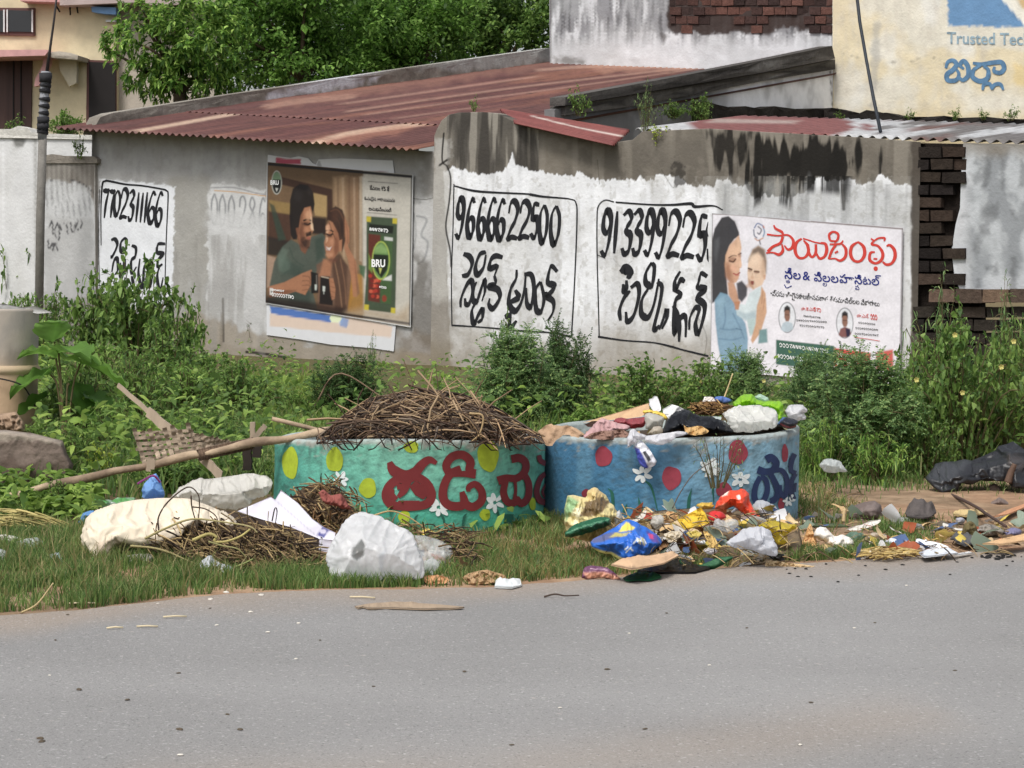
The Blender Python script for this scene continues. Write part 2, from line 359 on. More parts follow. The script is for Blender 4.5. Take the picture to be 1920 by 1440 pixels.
gc.mixin(slice(None), (sm(17, 19, Y) * .7).ravel(), (84, 84, 56))
M_SOIL = mat('dry soil', (255, 255, 255), .97, .22, 11, .7, 28, vcol=True, spec=.1)
tag(mk('ground', np.stack([X, Y, Z], -1), grid_faces(len(gx), len(gy)), M_SOIL, None, gc.C, True), kind='structure')

def road_material():
    m = bpy.data.materials.new('worn asphalt'); m.use_nodes = True; t = m.node_tree; N = t.nodes; L = t.links; b = N['Principled BSDF']
    b.inputs['Roughness'].default_value = .85; b.inputs['Specular IOR Level'].default_value = .25
    tc = N.new('ShaderNodeTexCoord'); at = N.new('ShaderNodeAttribute'); at.attribute_name = 'Col'; cur = at.outputs['Color']
    for sc, lo, hi, c, f in ((55, .60, .72, (190, 188, 186), .5), (90, .60, .70, (72, 72, 72), .55), (150, .57, .68, (168, 166, 162), .4), (23, .66, .74, (182, 174, 166), .36)):
        no = N.new('ShaderNodeTexNoise'); no.inputs['Scale'].default_value = sc; no.inputs['Detail'].default_value = 3; L.new(tc.outputs['Object'], no.inputs['Vector'])
        mr = N.new('ShaderNodeMapRange'); mr.inputs[1].default_value = lo; mr.inputs[2].default_value = hi; mr.inputs[4].default_value = f; L.new(no.outputs[0], mr.inputs[0])
        mx = N.new('ShaderNodeMix'); mx.data_type = 'RGBA'; L.new(mr.outputs[0], mx.inputs[0]); L.new(cur, mx.inputs[6]); mx.inputs[7].default_value = (*lin(c), 1); cur = mx.outputs[2]
    L.new(cur, b.inputs['Base Color'])
    n2 = N.new('ShaderNodeTexNoise'); n2.inputs['Scale'].default_value = 120; n2.inputs['Detail'].default_value = 4; L.new(tc.outputs['Object'], n2.inputs['Vector'])
    bp = N.new('ShaderNodeBump'); bp.inputs['Strength'].default_value = .5; bp.inputs['Distance'].default_value = .01; L.new(n2.outputs[0], bp.inputs['Height']); L.new(bp.outputs[0], b.inputs['Normal'])
    return m
rx = np.concatenate([np.linspace(-60, -7, 20), np.linspace(-6.9, 6.9, 420), np.linspace(7, 60, 20)])
rf = np.concatenate([np.linspace(0, .12, 14), np.linspace(.13, 1, 150)])
ey = edge_y(rx) + .07 * (fbm(rx * 2.3, 0, o=4) - .5) + .05 * (fbm(rx * 9, 3, o=3) - .5)
Yr = ey[:, None] + (-10 - ey[:, None]) * rf[None, :] ** 1.2; Xr = np.repeat(rx[:, None], len(rf), 1)
dd = ey[:, None] - Yr
C = np.ones(Xr.shape + (3,)) * lin((134, 133, 132))
n1 = fbm(Xr * .8, Yr * .8, o=4, seed=21); C *= (.8 + .4 * n1)[..., None]; C *= (.94 + .12 * fbm(Xr * .5, Yr * 4, o=3, seed=4))[..., None]
du = (1 - sm(.0, .75, dd + .5 * (fbm(Xr * 2, Yr * 2, seed=8) - .5)))[..., None] * .72
dl = (sm(.0, 1, fbm(Xr * .6, Yr * 1.4, seed=30) * 1.5 - .35) * sm(4.2, 5.0, dd))[..., None] * .8
dl2 = (np.exp(-((dd - 3.7) / .35) ** 2) * sm(.4, .65, fbm(Xr * 1.1, Yr * 1.1, seed=31)))[..., None] * .4
for a in (du, dl, dl2): C = C * (1 - np.clip(a, 0, 1)) + lin((150, 136, 122)) * np.clip(a, 0, 1)
tag(mk('road', np.stack([Xr, Yr, np.full_like(Xr, .0) + .004 * (fbm(Xr * 3, Yr * 3) - .5) + .004], -1), grid_faces(len(rx), len(rf))[:, ::-1], road_material(), None, C.reshape(-1, 3), True), kind='structure')

# ---------------------------------------------------------------- the painted street wall: frames
WA = Wall(1.05, 30.0, 1.0, -0.7)              # right shed, front face
WB = Wall(1.05, 30.0, 1.0, -0.7, back=.12)    # left shed, front face, set back a little
sA = lambda u, v=400: float(WA.ab(u, v)[0]); sB = lambda u, v=400: float(WB.ab(u, v)[0])
def top_from(surf, pts):
    a, b = surf.ab(np.array([p[0] for p in pts], float), np.array([p[1] for p in pts], float))
    return lambda s: float(np.interp(s, a, b))

# ---- right shed
shed_r = thing('painted_shed', 'grey shed wall with whitewashed band, black phone numbers and rusty sheet over its rounded gable', 'shed', tuple(WA.xyz(sA(1270), 0)))
def paint_A(c):
    U, V, s, z = c.U, c.V, c.S, c.Z
    st = fbm(s * 5, z * .5, o=4, seed=41); st2 = fbm(s * 13, z * .9, o=3, seed=43); bl = fbm(s * 1.3, z * 1.3, o=4, seed=44); fi = fbm(s * 9, z * 9, o=3, seed=46)
    a = slice(None)
    c.mixin(a, .8 * sm(.45, .65, bl), (98, 93, 86)); c.mixin(a, .5 * sm(.5, .68, st), (146, 140, 130)); c.mixin(a, .35 * sm(.5, .7, fi), (130, 124, 115))
    # dark wet stains of the gable and along the top
    c.poly([(838, 205), (940, 200), (1010, 232), (990, 330), (960, 325), (900, 330), (860, 312), (836, 300)], (82, 79, 74), 16, .75, 26, .05, 3, .25)
    for p, k in (([(858, 235), (868, 330), (846, 325)], .5), ([(925, 225), (952, 330), (915, 335)], .7), ([(965, 232), (1000, 330), (955, 330)], .6), ([(880, 225), (893, 300), (875, 300)], .4)): c.poly(p, (64, 61, 58), 7, k, 12, .07, 5, .25)
    i = np.nonzero((U > 838) & (U < 1010) & (V < 335))[0]; c.mixin(i, .75 * sm(.5, .64, fbm(s[i] * 8, z[i] * .8, o=5, seed=47)), (150, 145, 136)); c.mixin(i, .8 * sm(.52, .66, fbm(s[i] * 6 + 9, z[i] * .7, o=5, seed=48)), (58, 55, 52))
    c.poly([(1325, 246), (1405, 250), (1402, 300), (1378, 322), (1362, 300), (1350, 316), (1333, 285)], (24, 22, 21), 8, .9, 36, .1, 7, .14)
    c.poly([(1408, 262), (1500, 262), (1590, 276), (1625, 280), (1622, 330), (1595, 350), (1585, 385), (1575, 345), (1520, 352), (1490, 345), (1478, 384), (1455, 350), (1440, 378), (1412, 385), (1405, 350)], (19, 18, 17), 9, .95, 46, .1, 8, .12)
    c.poly([(1180, 262), (1330, 262), (1320, 290), (1250, 330), (1190, 300)], (100, 95, 88), 12, .5, 20, .05, 9, .4)
    # whitewash with a ragged brushed top
    band = [(832, 332), (845, 322), (900, 330), (940, 326), (960, 308), (966, 331), (1010, 336), (1100, 338), (1190, 346), (1240, 344), (1300, 352), (1338, 356), (1345, 343), (1370, 352), (1398, 358), (1412, 380), (1450, 372), (1478, 374), (1530, 354), (1590, 352), (1640, 350), (1709, 354), (1711, 420), (1708, 560), (1707, 760), (1100, 790), (1000, 760), (845, 700), (838, 500)]
    jag = lambda u: 4 * sm(.3, .9, vn(u * .25, 0, seed=52)) + 13 * sm(.6, .95, vn(u * .06, 5, seed=55)) + 8 * vn(u * .03, 2, seed=58) + 1.5 * vn(u * .7, 2, seed=59)
    i = c.near(band, 40); d = sdf(U[i], V[i] + jag(U[i]), band) + 5 * (fbm(U[i] * .4, V[i] * .06, o=3, seed=57) - .5)
    wash = sm(-1.5, 1.5, d); tone = np.ones((len(i), 3)) * lin((224, 226, 230)); g = (.93 + .12 * bl[i] - .16 * sm(.5, .8, st2[i]) * sm(690, 470, V[i]) * .5)[:, None]
    c.mixin(i, wash * (1 - .28 * sm(.55, .8, fbm(s[i] * 6, z[i] * 1.0, seed=61))) , tone * np.minimum(g, 1.06))
    i = np.nonzero(V > 330)[0]; c.mixin(i, .42 * sm(.5, .68, fbm(s[i] * .9, z[i] * .8, o=5, seed=73)) * sm(300, 420, V[i]), (172, 171, 167)); c.mixin(i, .3 * sm(.55, .7, fbm(s[i] * 4, z[i] * 2.2, o=5, seed=74)), (160, 158, 152)); c.mixin(i, .35 * sm(.6, .7, fbm(s[i] * 16, z[i] * 12, o=3, seed=75)), (150, 147, 140))
    # old stains bleeding through below the black run
    c.poly([(1340, 352), (1709, 352), (1709, 430), (1340, 420)], (150, 152, 152), 14, .45, 40, .05, 63, .15)
    i = np.nonzero((U > 1345) & (V > 345) & (V < 470))[0]; c.mixin(i, .55 * sm(.5, .72, fbm(s[i] * 7, z[i] * .45, o=4, seed=64)) * sm(470, 380, V[i] + 40 * (fbm(s[i] * 3, 0 * s[i], seed=65) - .5)), (124, 125, 126))
    i = c.near([(1395, 330), (1610, 400)], 0); d = sdf(U[i], V[i], [(1402, 300), (1606, 300), (1592, 362), (1588, 398), (1575, 366), (1500, 362), (1480, 392), (1440, 372), (1412, 392)]); c.mixin(i, .9 * sm(-6, 10, d) * sm(.46, .62, fbm(s[i] * 15, z[i] * 1.1, o=5, seed=78)), (24, 23, 22))
    c.line([(1578, 340), (1582, 392)], 6, (60, 58, 56), .8, 2)
    # the bare plastered edge left of the signs, and its cracks
    c.poly([(815, 262), (842, 262), (846, 400), (838, 520), (845, 720), (800, 720), (805, 400)], (178, 176, 172), 5, .7, 10, .1, 65)
    c.poly([(800, 560), (850, 570), (850, 720), (800, 720)], (120, 112, 102), 14, .6, 20, .06, 66)
    c.line([(832, 250), (829, 300), (838, 312), (845, 335), (842, 380), (836, 425), (844, 470), (846, 500)], 3.2, (28, 26, 25), .95, .9); c.line([(838, 300), (824, 310)], 4, (30, 28, 26), .9)
    c.line([(1305, 590), (1318, 612), (1325, 640), (1316, 690)], 1.6, (110, 112, 115), .7); c.line([(1150, 485), (1165, 500), (1185, 490)], 1.3, (140, 140, 142), .6)
    for p in ([(1120, 300), (1124, 345)], [(1004, 236), (1050, 250)], [(1240, 318), (1262, 352), (1266, 330)]): c.line(p, 1.6, (70, 66, 60), .6)
    c.poly([(1262, 300), (1285, 310), (1280, 348), (1268, 350)], (54, 51, 48), 4, .8, 12, .12, 68)
    # dirt splashed up from the ground
    i = np.nonzero(z < .9)[0]; c.mixin(i, (sm(.9, .0, z[i] + .7 * (fbm(s[i] * 2, z[i] * 2, seed=70) - .5)) * .75), (126, 116, 98))
    i = np.nonzero(U > 1706)[0]; c.mixin(i, sm(1706, 1712, U[i] + 10 * (fbm(s[i] * 9, z[i] * 9, seed=71) - .5)) * .9, (74, 68, 62))
topA = top_from(WA, [(812, 262), (818, 245), (828, 226), (842, 215), (860, 211), (905, 210), (932, 212), (965, 228), (1060, 250), (1143, 268), (1186, 262), (1205, 246), (1330, 241), (1410, 246), (1500, 251), (1640, 259), (1724, 266)])
wallA = wall_grid('wall', WA, sA(812), sA(1724), topA, M_PLASTER, shed_r, (116, 110, 101), paint_A, 640, 330)
za = zoomed(820, 320, 3.5556)
DIG = {'0': [[(.5, 0), (.12, .25), (.1, .7), (.45, 1), (.85, .75), (.9, .3), (.55, .01)]], '1': [[(.6, 0), (.5, .5), (.4, 1)]],
       '2': [[(.06, .32), (.2, .06), (.6, .0), (.92, .2), (.72, .5), (.3, .76), (.1, .98), (.5, .95), (1.0, .99)]],
       '3': [[(.1, .1), (.6, .0), (.85, .18), (.45, .42), (.85, .6), (.75, .9), (.35, 1), (.1, .86)]],
       '5': [[(.95, .02), (.4, .03), (.3, .4), (.75, .42), (.85, .7), (.55, .98), (.15, .85)]],
       '6': [[(.85, .1), (.55, .0), (.2, .3), (.08, .7), (.4, 1), (.8, .85), (.8, .58), (.5, .5), (.2, .65)]],
       '7': [[(.0, .04), (.55, .05), (.95, .0)], [(.85, .03), (.55, .5), (.45, 1)]],
       '8': [[(.5, .45), (.15, .25), (.45, 0), (.85, .2), (.5, .48), (.1, .75), (.5, 1), (.9, .75), (.52, .45)]],
       '9': [[(.8, .3), (.55, .5), (.25, .38), (.3, .1), (.6, 0), (.88, .2), (.8, .65), (.5, 1), (.15, .9)]]}
def digits(dec, zf, items, w, skew=.14, nib=1.9):
    for ch, cx, t, b, wd in items:
        for st in DIG[ch]:
            pts = [(cx + (x - .5) * wd + skew * (.5 - y) * (b - t) * .35, t + y * (b - t)) for x, y in st]; q = zf(pts)
            dec.stroke(q, [w * .55, w, w * 1.15, w, w * .6], nib=nib, contrast=.7)
def telugu(dec, zf, strokes, w, nib=1.9, contrast=.65):
    for st in strokes:
        k = 1.0
        if isinstance(st[0], (int, float)): k, st = st[0], st[1]
        dec.stroke(zf(st), [w * .6 * k, w * k, w * 1.1 * k, w * k, w * .55 * k], nib=nib, contrast=contrast)
d1 = Decals(WA, .0045)
digits(d1, za, [('9', 150, 188, 445, 62), ('6', 225, 190, 440, 56), ('6', 297, 190, 450, 56), ('6', 365, 190, 452, 62), ('6', 425, 198, 456, 62), ('2', 505, 205, 455, 68), ('2', 583, 208, 450, 72), ('5', 648, 222, 452, 62), ('0', 708, 226, 478, 58), ('0', 786, 232, 490, 66)], 13.5)
telugu(d1, za, [[(175, 555), (215, 572), (232, 620), (205, 690), (165, 702)], [(155, 910), (160, 850), (195, 765), (228, 735), (238, 800), (215, 880), (192, 890), (185, 850)],
  [(325, 540), (283, 560), (255, 640), (268, 692), (308, 645), (325, 560)], [(262, 740), (240, 800), (240, 860), (265, 868), (292, 790), (315, 730), (318, 800), (298, 870)],
  [(262, 870), (232, 930), (236, 1000), (252, 1012), (275, 960), (302, 925), (300, 985), (270, 1015)], [(436, 578), (390, 568), (358, 595), (350, 650), (398, 640), (382, 700)],
  [(382, 700), (388, 748), (345, 772), (402, 792), (416, 850), (372, 918), (345, 890), (350, 850)], [(530, 660), (525, 720), (490, 790), (478, 880), (515, 935), (555, 890), (580, 800), (590, 700)],
  [(480, 880), (520, 860), (545, 840), (520, 795)], [(580, 692), (628, 696), (645, 790), (625, 905), (598, 880), (592, 780)], [(688, 738), (655, 800), (660, 920), (692, 935), (712, 850), (690, 740)],
  [(490, 930), (484, 1045), (530, 1000)], [(450, 975), (495, 965)], [(800, 672), (762, 636), (742, 690), (740, 745), (782, 768), (748, 822), (722, 832), (772, 872), (772, 940), (738, 1000)]], 12.6)
d1.stroke(za([(112, 88), (105, 400), (95, 700), (98, 1030)]), 2.0)
d1.stroke(za([(110, 100), (250, 135), (440, 148), (600, 155), (640, 165)]), [2.4, 4.5, 3.5, 3, 4]); d1.stroke(za([(620, 158), (700, 172), (800, 180), (890, 190), (925, 215), (932, 320), (918, 700), (895, 1105)]), [5, 4, 3, 2.2, 2.6, 2.6, 2.4, 2.6])
d1.stroke(za([(95, 1030), (250, 1040), (400, 1052), (560, 1068), (760, 1080), (895, 1108)]), [3.2, 2.6, 2.6, 3.6, 2.6, 4])
d2 = Decals(WA, .0045)
digits(d2, za, [('9', 1125, 270, 562, 78), ('1', 1190, 270, 552, 40), ('3', 1265, 270, 555, 72), ('3', 1335, 265, 556, 70), ('9', 1412, 270, 558, 74), ('9', 1487, 270, 574, 78), ('2', 1578, 275, 570, 84), ('2', 1674, 285, 580, 88), ('5', 1762, 302, 600, 74)], 14.5)
d2.stroke(za([(1806, 340), (1796, 400), (1803, 440)]), [1, 4, 4]); d2.stroke(za([(1802, 520), (1803, 580), (1808, 610)]), [3, 4, 1])
telugu(d2, za, [(1.5, [(1222, 678), (1255, 655), (1285, 690), (1268, 720)]), [(1262, 730), (1262, 790), (1245, 800), (1240, 755)], [(1222, 1000), (1216, 930), (1245, 850), (1285, 800)], [(1290, 780), (1335, 755), (1345, 830), (1312, 960), (1268, 1005), (1258, 940)],
  [(1430, 610), (1392, 680), (1392, 745), (1432, 760), (1448, 650), (1432, 612)], [(1410, 780), (1365, 860), (1362, 950), (1405, 975), (1445, 890), (1478, 720)], [(1470, 740), (1498, 780), (1480, 900), (1448, 1030), (1455, 1058), (1482, 1030)], [(1480, 1060), (1500, 1010), (1528, 930), (1530, 985), (1498, 1055)],
  [(1620, 670), (1585, 735), (1590, 795), (1622, 730), (1650, 740)], [(1600, 800), (1625, 830), (1588, 870), (1578, 1000), (1585, 1085), (1600, 1010), (1642, 968), (1658, 1000), (1656, 1110)], [(1575, 900), (1600, 960), (1614, 1040), (1612, 1140)],
  [(1800, 705), (1760, 685), (1745, 735), (1740, 775), (1788, 790), (1735, 845), (1782, 900), (1770, 1000), (1738, 1085), (1722, 1020), (1745, 930), (1720, 915), (1685, 980), (1680, 1060)]], 13.5)
d2.stroke(za([(1178, 208), (1120, 196), (1078, 230), (1066, 300), (1066, 560), (1075, 900), (1080, 1112)]), [2.4, 2, 2, 2.2, 2.2, 2]); d2.stroke(za([(1190, 210), (1400, 225), (1560, 228), (1690, 220), (1720, 240), (1840, 234), (1905, 262)]), [3, 3, 4, 6, 6, 3, 2])
d2.stroke(za([(1072, 1106), (1250, 1132), (1440, 1146), (1560, 1172), (1640, 1195), (1808, 1236)]), [4, 3, 2.6, 4, 3, 4]); d2.stroke(za([(1066, 560), (1120, 585)]), 1.4)
d1.build('painted_sign', M_BLACK, wallA); d2.build('painted_sign', M_BLACK, wallA)

def corrugated(name, fn, u_len, v_len, pitch, amp, nv, m, parent, base, paint, thick=.0):
    """fn(a, b) -> points for metres a across the ribs and b along them; ribs stand along fn's upward z"""
    nu = int(u_len / pitch * 8) + 1; A = np.linspace(0, u_len, nu)[:, None] + np.zeros((1, nv)); B = np.linspace(0, v_len, nv)[None, :] + np.zeros((nu, 1))
    Pp = fn(A, B); Pp[..., 2] += amp * np.sin(2 * np.pi * A / pitch) + .012 * (fbm(A * .7, B * .7, seed=77) - .5)
    lo = Pp.copy(); lo[..., 2] -= .006; U, V = proj(Pp); cv = Canvas(U, V, base); cv.A, cv.B = A.ravel(), B.ravel(); paint(cv)
    n = nu * nv; f = grid_faces(nu, nv); Fs = np.concatenate([f, f[:, ::-1] + n]); i = np.arange(nu - 1) * nv; j = np.arange(nv - 1)
    Fs = np.concatenate([Fs, np.stack([i, i + nv, i + nv + n, i + n], 1)[:, ::-1], np.stack([j, j + 1, j + 1 + n, j + n], 1), np.stack([i + nv - 1, i + 2 * nv - 1, i + 2 * nv - 1 + n, i + nv - 1 + n], 1)])
    return mk(name, np.concatenate([Pp.reshape(-1, 3), lo.reshape(-1, 3)]), Fs, m, parent, np.concatenate([cv.C, cv.C]), True)
# low roof behind the right shed's wall top
s_a, s_b = sA(1180, 240), sA(2400, 260); zr = top_from(WA, [(1180, 240), (1330, 241), (1500, 250), (1724, 262), (2400, 286)])
def fn_low(A, B): s = s_a + A; return WA.xyz(s, np.interp(s, [s_a, s_b], [zr(s_a) - .02, zr(s_b) + .02]) + .01 + .125 * B, .16 + B)
def paint_low(c):
    c.mixin(slice(None), .5 * sm(.5, .7, fbm(c.A * 2, c.B * 2, seed=80)), (150, 150, 152))
    c.poly([(1300, 200), (1500, 200), (1640, 236), (1560, 262), (1300, 262)], (116, 66, 62), 3, .95, 26, .03, 81); c.poly([(1330, 222), (1500, 226), (1490, 232), (1330, 230)], (170, 160, 152), 2, .6)
    i = np.nonzero(c.U > 1640)[0]; c.mixin(i, .85 * sm(.42, .6, fbm(c.A[i] * 3, c.B[i] * 1.0, seed=82)), (84, 78, 74)); c.mixin(i, .8 * sm(.5, .62, fbm(c.A[i] * 1.1, c.B[i] * .6, seed=83)), (98, 66, 58))
corrugated('roof', fn_low, s_b - s_a, 3.1, .17, .025, 14, M_TIN, shed_r, (176, 177, 178), paint_low)
# the rust-brown sheets sliding off the gable
def patch(p00, p10, p11, p01):
    a, b, c_, d_ = [np.array(p) for p in (p00, p10, p11, p01)]
    return lambda A, B, L, W_: (a * (1 - A / L)[..., None] + b * (A / L)[..., None]) * (1 - B / W_)[..., None] + (d_ * (1 - A / L)[..., None] + c_ * (A / L)[..., None]) * (B / W_)[..., None]
pt = patch(WA.px(966, 231, -.2), WA.px(937, 205, 1.3), WA.px(1181, 244, 1.0), WA.px(1150, 273, -.3))
gl = float(np.linalg.norm(WA.px(966, 231, -.2) - WA.px(937, 205, 1.3))); gw = float(np.linalg.norm(WA.px(937, 205, 1.3) - WA.px(1181, 244, 1.0)))
def paint_g(c):
    c.mixin(slice(None), .6 * sm(.45, .7, fbm(c.A * 3, c.B * 1.2, seed=90)), (94, 48, 46)); c.line([(1000, 218), (1080, 238), (1180, 258)], 2.2, (196, 186, 178), .8); c.line([(1040, 213), (1180, 244)], 1.6, (60, 32, 32), .8)
    c.line([(1000, 209), (1022, 213)], 5, (214, 206, 198), .8)
corrugated('roof_sheet', lambda A, B: pt(A, B, gl, gw), gl, gw, .19, .022, 24, M_TIN, shed_r, (118, 66, 62), paint_g)

# ---- left shed with its long rusty roof
shed_l = thing('tin_roofed_shed', 'long grey shed under a low pitched roof of rust-red corrugated sheets', 'shed', tuple(WB.xyz(sB(500), 0)))
def paint_B(c):
    U, V, s, z = c.U, c.V, c.S, c.Z; a = slice(None)
    bl = fbm(s * 1.1, z * 1.1, o=4, seed=101); st = fbm(s * 5, z * .5, seed=102); fi = fbm(s * 10, z * 10, o=3, seed=103)
    c.mixin(a, .6 * sm(.45, .7, bl), (150, 148, 144)); c.mixin(a, .35 * sm(.5, .7, st), (176, 176, 175)); c.mixin(a, .2 * sm(.5, .7, fi), (128, 126, 122))
    c.poly([(318, 330), (395, 330), (392, 660), (318, 660)], (150, 148, 141), 12, .6, 14, .05, 104)
    # sign patch and the faded whitewash
    c.poly([(187, 336), (215, 337), (300, 345), (328, 350), (327, 440), (322, 575), (182, 575)], (216, 219, 224), 2, .97, 5, .2, 105)
    c.poly([(394, 347), (420, 346), (500, 356), (505, 650), (392, 650), (388, 560), (390, 450), (393, 400)], (198, 199, 200), 3, .92, 9, .1, 106)
    c.poly([(390, 430), (505, 430), (505, 650), (390, 650)], (172, 172, 172), 14, .6, 60, .04, 107, .4)
    c.line([(396, 352), (440, 352), (480, 362), (505, 366)], 2.6, (150, 150, 152), .9); c.line([(402, 357), (450, 361), (505, 369)], 1.8, (190, 140, 70), .8)
    for k, (u, ch) in enumerate(zip((402, 417, 434, 455, 473, 492), '000286')):
        for st_ in DIG[ch]: c.line([(u + (x - .5) * 13, 364 + k * 1.5 + y * 58) for x, y in st_], 3.4, (122, 124, 127), .8, 1.3)
    c.poly([(392, 396), (503, 404), (503, 440), (392, 440)], (192, 193, 194), 9, .85, 8, .1, 117)
    # right stretch: half-hidden old whitewash with a ghost number, and a dark run-off stain
    c.poly([(765, 375), (845, 362), (850, 720), (770, 720)], (196, 196, 196), 5, .8, 22, .06, 108); c.line([(768, 372), (800, 374), (835, 364)], 1.5, (60, 56, 52), .8)
    c.line([(782, 405), (800, 412), (790, 440), (802, 455), (796, 485), (784, 495)], 4, (140, 142, 144), .75, 1.5); c.line([(776, 400), (780, 440), (774, 470)], 3, (140, 142, 144), .6, 1.5)
    c.poly([(776, 480), (806, 490), (826, 560), (832, 640), (800, 660), (775, 640)], (96, 92, 86), 10, .8, 26, .05, 109, .4)
    c.poly([(740, 620), (850, 640), (850, 720), (740, 720)], (112, 102, 90), 12, .7, 20, .05, 110)
    c.poly([(790, 275), (822, 285), (825, 380), (790, 370)], (120, 116, 110), 10, .6, 14, .08, 111)
    # below: bare brown render, damp and cracks
    c.poly([(380, 592), (500, 630), (760, 660), (850, 680), (850, 760), (170, 760), (170, 600)], (138, 127, 110), 8, .75, 18, .06, 112)
    c.line([(462, 660), (500, 664), (545, 672)], 5, (30, 27, 24), .9); c.poly([(503, 668), (548, 675), (556, 735), (505, 735)], (62, 54, 46), 4, .9, 8, .1, 113)
    c.line([(418, 560), (419, 640)], 4, (52, 48, 44), .8, 1.5); c.line([(414, 650), (417, 590)], 6, (120, 112, 100), .6, 3)
    i = np.nonzero((U > 325) & (U < 510) & (V > 440))[0]; c.mixin(i, .5 * sm(.5, .7, fbm(s[i] * 5, z[i] * .8, o=5, seed=116)), (134, 132, 128))
    i = np.nonzero(U < 190)[0]; c.mixin(i, sm(190, 176, U[i] + 8 * (fbm(s[i] * 8, z[i] * 4, seed=115) - .5)) * .7, (70, 66, 60))
topB = top_from(WB, [(160, 246), (500, 262), (800, 288), (832, 288)])
wallB = wall_grid('wall', WB, sB(170), sB(836), lambda s: topB(s) + .035, M_PLASTER, shed_l, (160, 160, 160), paint_B, 420, 260)
zl = zoomed(160, 320, 4.0); d3 = Decals(WB, .0045)
digits(d3, zl, [('7', 153, 140, 355, 52), ('7', 200, 146, 352, 44), ('0', 240, 145, 335, 48), ('2', 292, 140, 355, 54), ('3', 346, 150, 372, 44), ('1', 392, 163, 385, 34), ('1', 424, 165, 388, 34), ('1', 455, 162, 390, 34), ('6', 500, 163, 392, 62), ('6', 555, 165, 410, 58)], 9.6, .2)
telugu(d3, zl, [[(195, 520), (225, 515), (240, 560), (205, 640), (190, 645)], [(300, 500), (268, 540), (268, 600), (298, 600), (312, 530), (296, 500)], [(200, 760), (215, 680), (240, 660), (245, 740), (225, 780)], [(265, 690), (262, 780), (280, 790), (295, 660), (300, 760)], [(350, 560), (380, 580), (375, 640), (345, 680), (350, 770), (385, 720)],
  [(600, 548), (548, 552), (540, 610), (585, 625), (548, 670), (545, 720), (580, 700)], [(410, 660), (400, 780), (430, 880), (440, 740), (455, 680)], [(470, 720), (460, 830), (490, 860), (505, 740)], [(555, 720), (540, 800), (560, 900), (585, 800)], [(300, 800), (290, 880), (310, 900)], [(350, 790), (365, 870)]], 8.6)
d3.stroke(zl([(120, 560), (118, 300), (128, 110), (150, 78), (190, 80), (300, 102), (420, 112), (560, 135), (610, 150), (622, 190), (612, 420), (602, 700), (598, 950)]), [1.6, 2, 3.4, 4, 4, 3.2, 3, 3.4, 2.6, 2, 1.8, 1.8])
d3.stroke(zl([(108, 140), (100, 500), (110, 900)]), 1.0)
d3.build('painted_sign', M_BLACK, wallB)
# roof: lower and upper courses, ribs running back up the slope
sl0, sl1 = sB(150, 250) - .1, sB(812, 283)
ev = top_from(WB, [(140, 243), (300, 256), (500, 265), (660, 276), (812, 284)])
STRIPS = [([(255, 246), (330, 233), (430, 215), (500, 204), (640, 186)], 6), ([(590, 268), (660, 250), (790, 232), (830, 226)], 9), ([(555, 272), (600, 268)], 4)]  # highlights reflected off the ribs, painted as pale strips on both courses
STRIPS2 = [([(500, 200), (560, 190), (660, 180)], 10), ([(640, 195), (760, 178), (900, 158), (1010, 143)], 3), ([(650, 209), (800, 187), (1000, 160), (1200, 137), (1290, 126)], 3.4), ([(690, 214), (840, 193), (1000, 172), (1160, 150), (1310, 128)], 2.4), ([(1010, 131), (1120, 124), (1300, 126)], 6), ([(740, 222), (900, 200)], 2)]
def paint_roof(c):
    a = slice(None); c.mixin(a, .55 * sm(.42, .68, fbm(c.A * .9, c.B * .25, seed=121)), (88, 54, 52)); c.mixin(a, .4 * sm(.5, .7, fbm(c.A * 6, c.B * .3, seed=122)), (126, 84, 76))
    c.mixin(a, .6 * sm(.5, .72, fbm(c.A * 2.2, c.B * .5, seed=123)), (78, 46, 42)); c.mixin(a, .5 * sm(.56, .7, fbm(c.A * 1.1, c.B * .22, o=5, seed=124)), (142, 98, 78)); c.mixin(a, .45 * sm(.6, .72, fbm(c.A * 5, c.B * 1.6, o=4, seed=125)), (62, 42, 40))
def paint_r1(c):
    paint_roof(c)
    for p, w_ in STRIPS: c.line(p, w_, (200, 174, 152), .7, 1.8)
    c.poly([(600, 262), (700, 246), (820, 226), (822, 232), (690, 262), (600, 274)], (160, 112, 92), 4, .5, 8, .05, 126)
    for p in ((435, 220), (420, 247), (560, 252), (620, 262)): c.ell(p[0], p[1], 2.5, 1.5, (50, 34, 32), 1)
def paint_r2(c):
    paint_roof(c)
    for p, w_ in STRIPS2: c.line(p, w_, (176, 142, 124), .5, 1.8)
    c.poly([(500, 185), (540, 180), (1040, 108), (1060, 122), (640, 186), (520, 200)], (134, 98, 84), 6, .5, 10, .05, 127)
    c.poly([(1100, 118), (1320, 120), (1300, 132), (1120, 136)], (160, 122, 104), 5, .5, 8, .05, 128)
    for i in range(26): x = 660 + i * 24; y = 205 - i * 3.1 + (i % 3) * 7; c.ell(x, y, 1.8, 1.2, (40, 28, 28), .8)
slope = .165
def fn_r1(A, B): s = sl0 + A; return WB.xyz(s, np.interp(s, [sl0, sl1], [ev(sl0), ev(sl1)]) + .01 + slope * B + .05 * (fbm(A * .5, 0 * A) - .5) * (1 - B / 3), -.5 + B)
def fn_r2(A, B): s = sl0 + .1 + A; return WB.xyz(s, np.interp(s, [sl0, sl1], [ev(sl0), ev(sl1)]) + .055 + slope * (B + 2.5), -.5 + 2.65 + B)
corrugated('roof', fn_r1, sl1 - sl0, 2.9, .15, .022, 14, M_TIN, shed_l, (94, 62, 58), paint_r1)
corrugated('roof', fn_r2, sl1 - sl0 + .1, 12.4, .15, .02, 60, M_TIN, shed_l, (96, 64, 60), paint_r2)
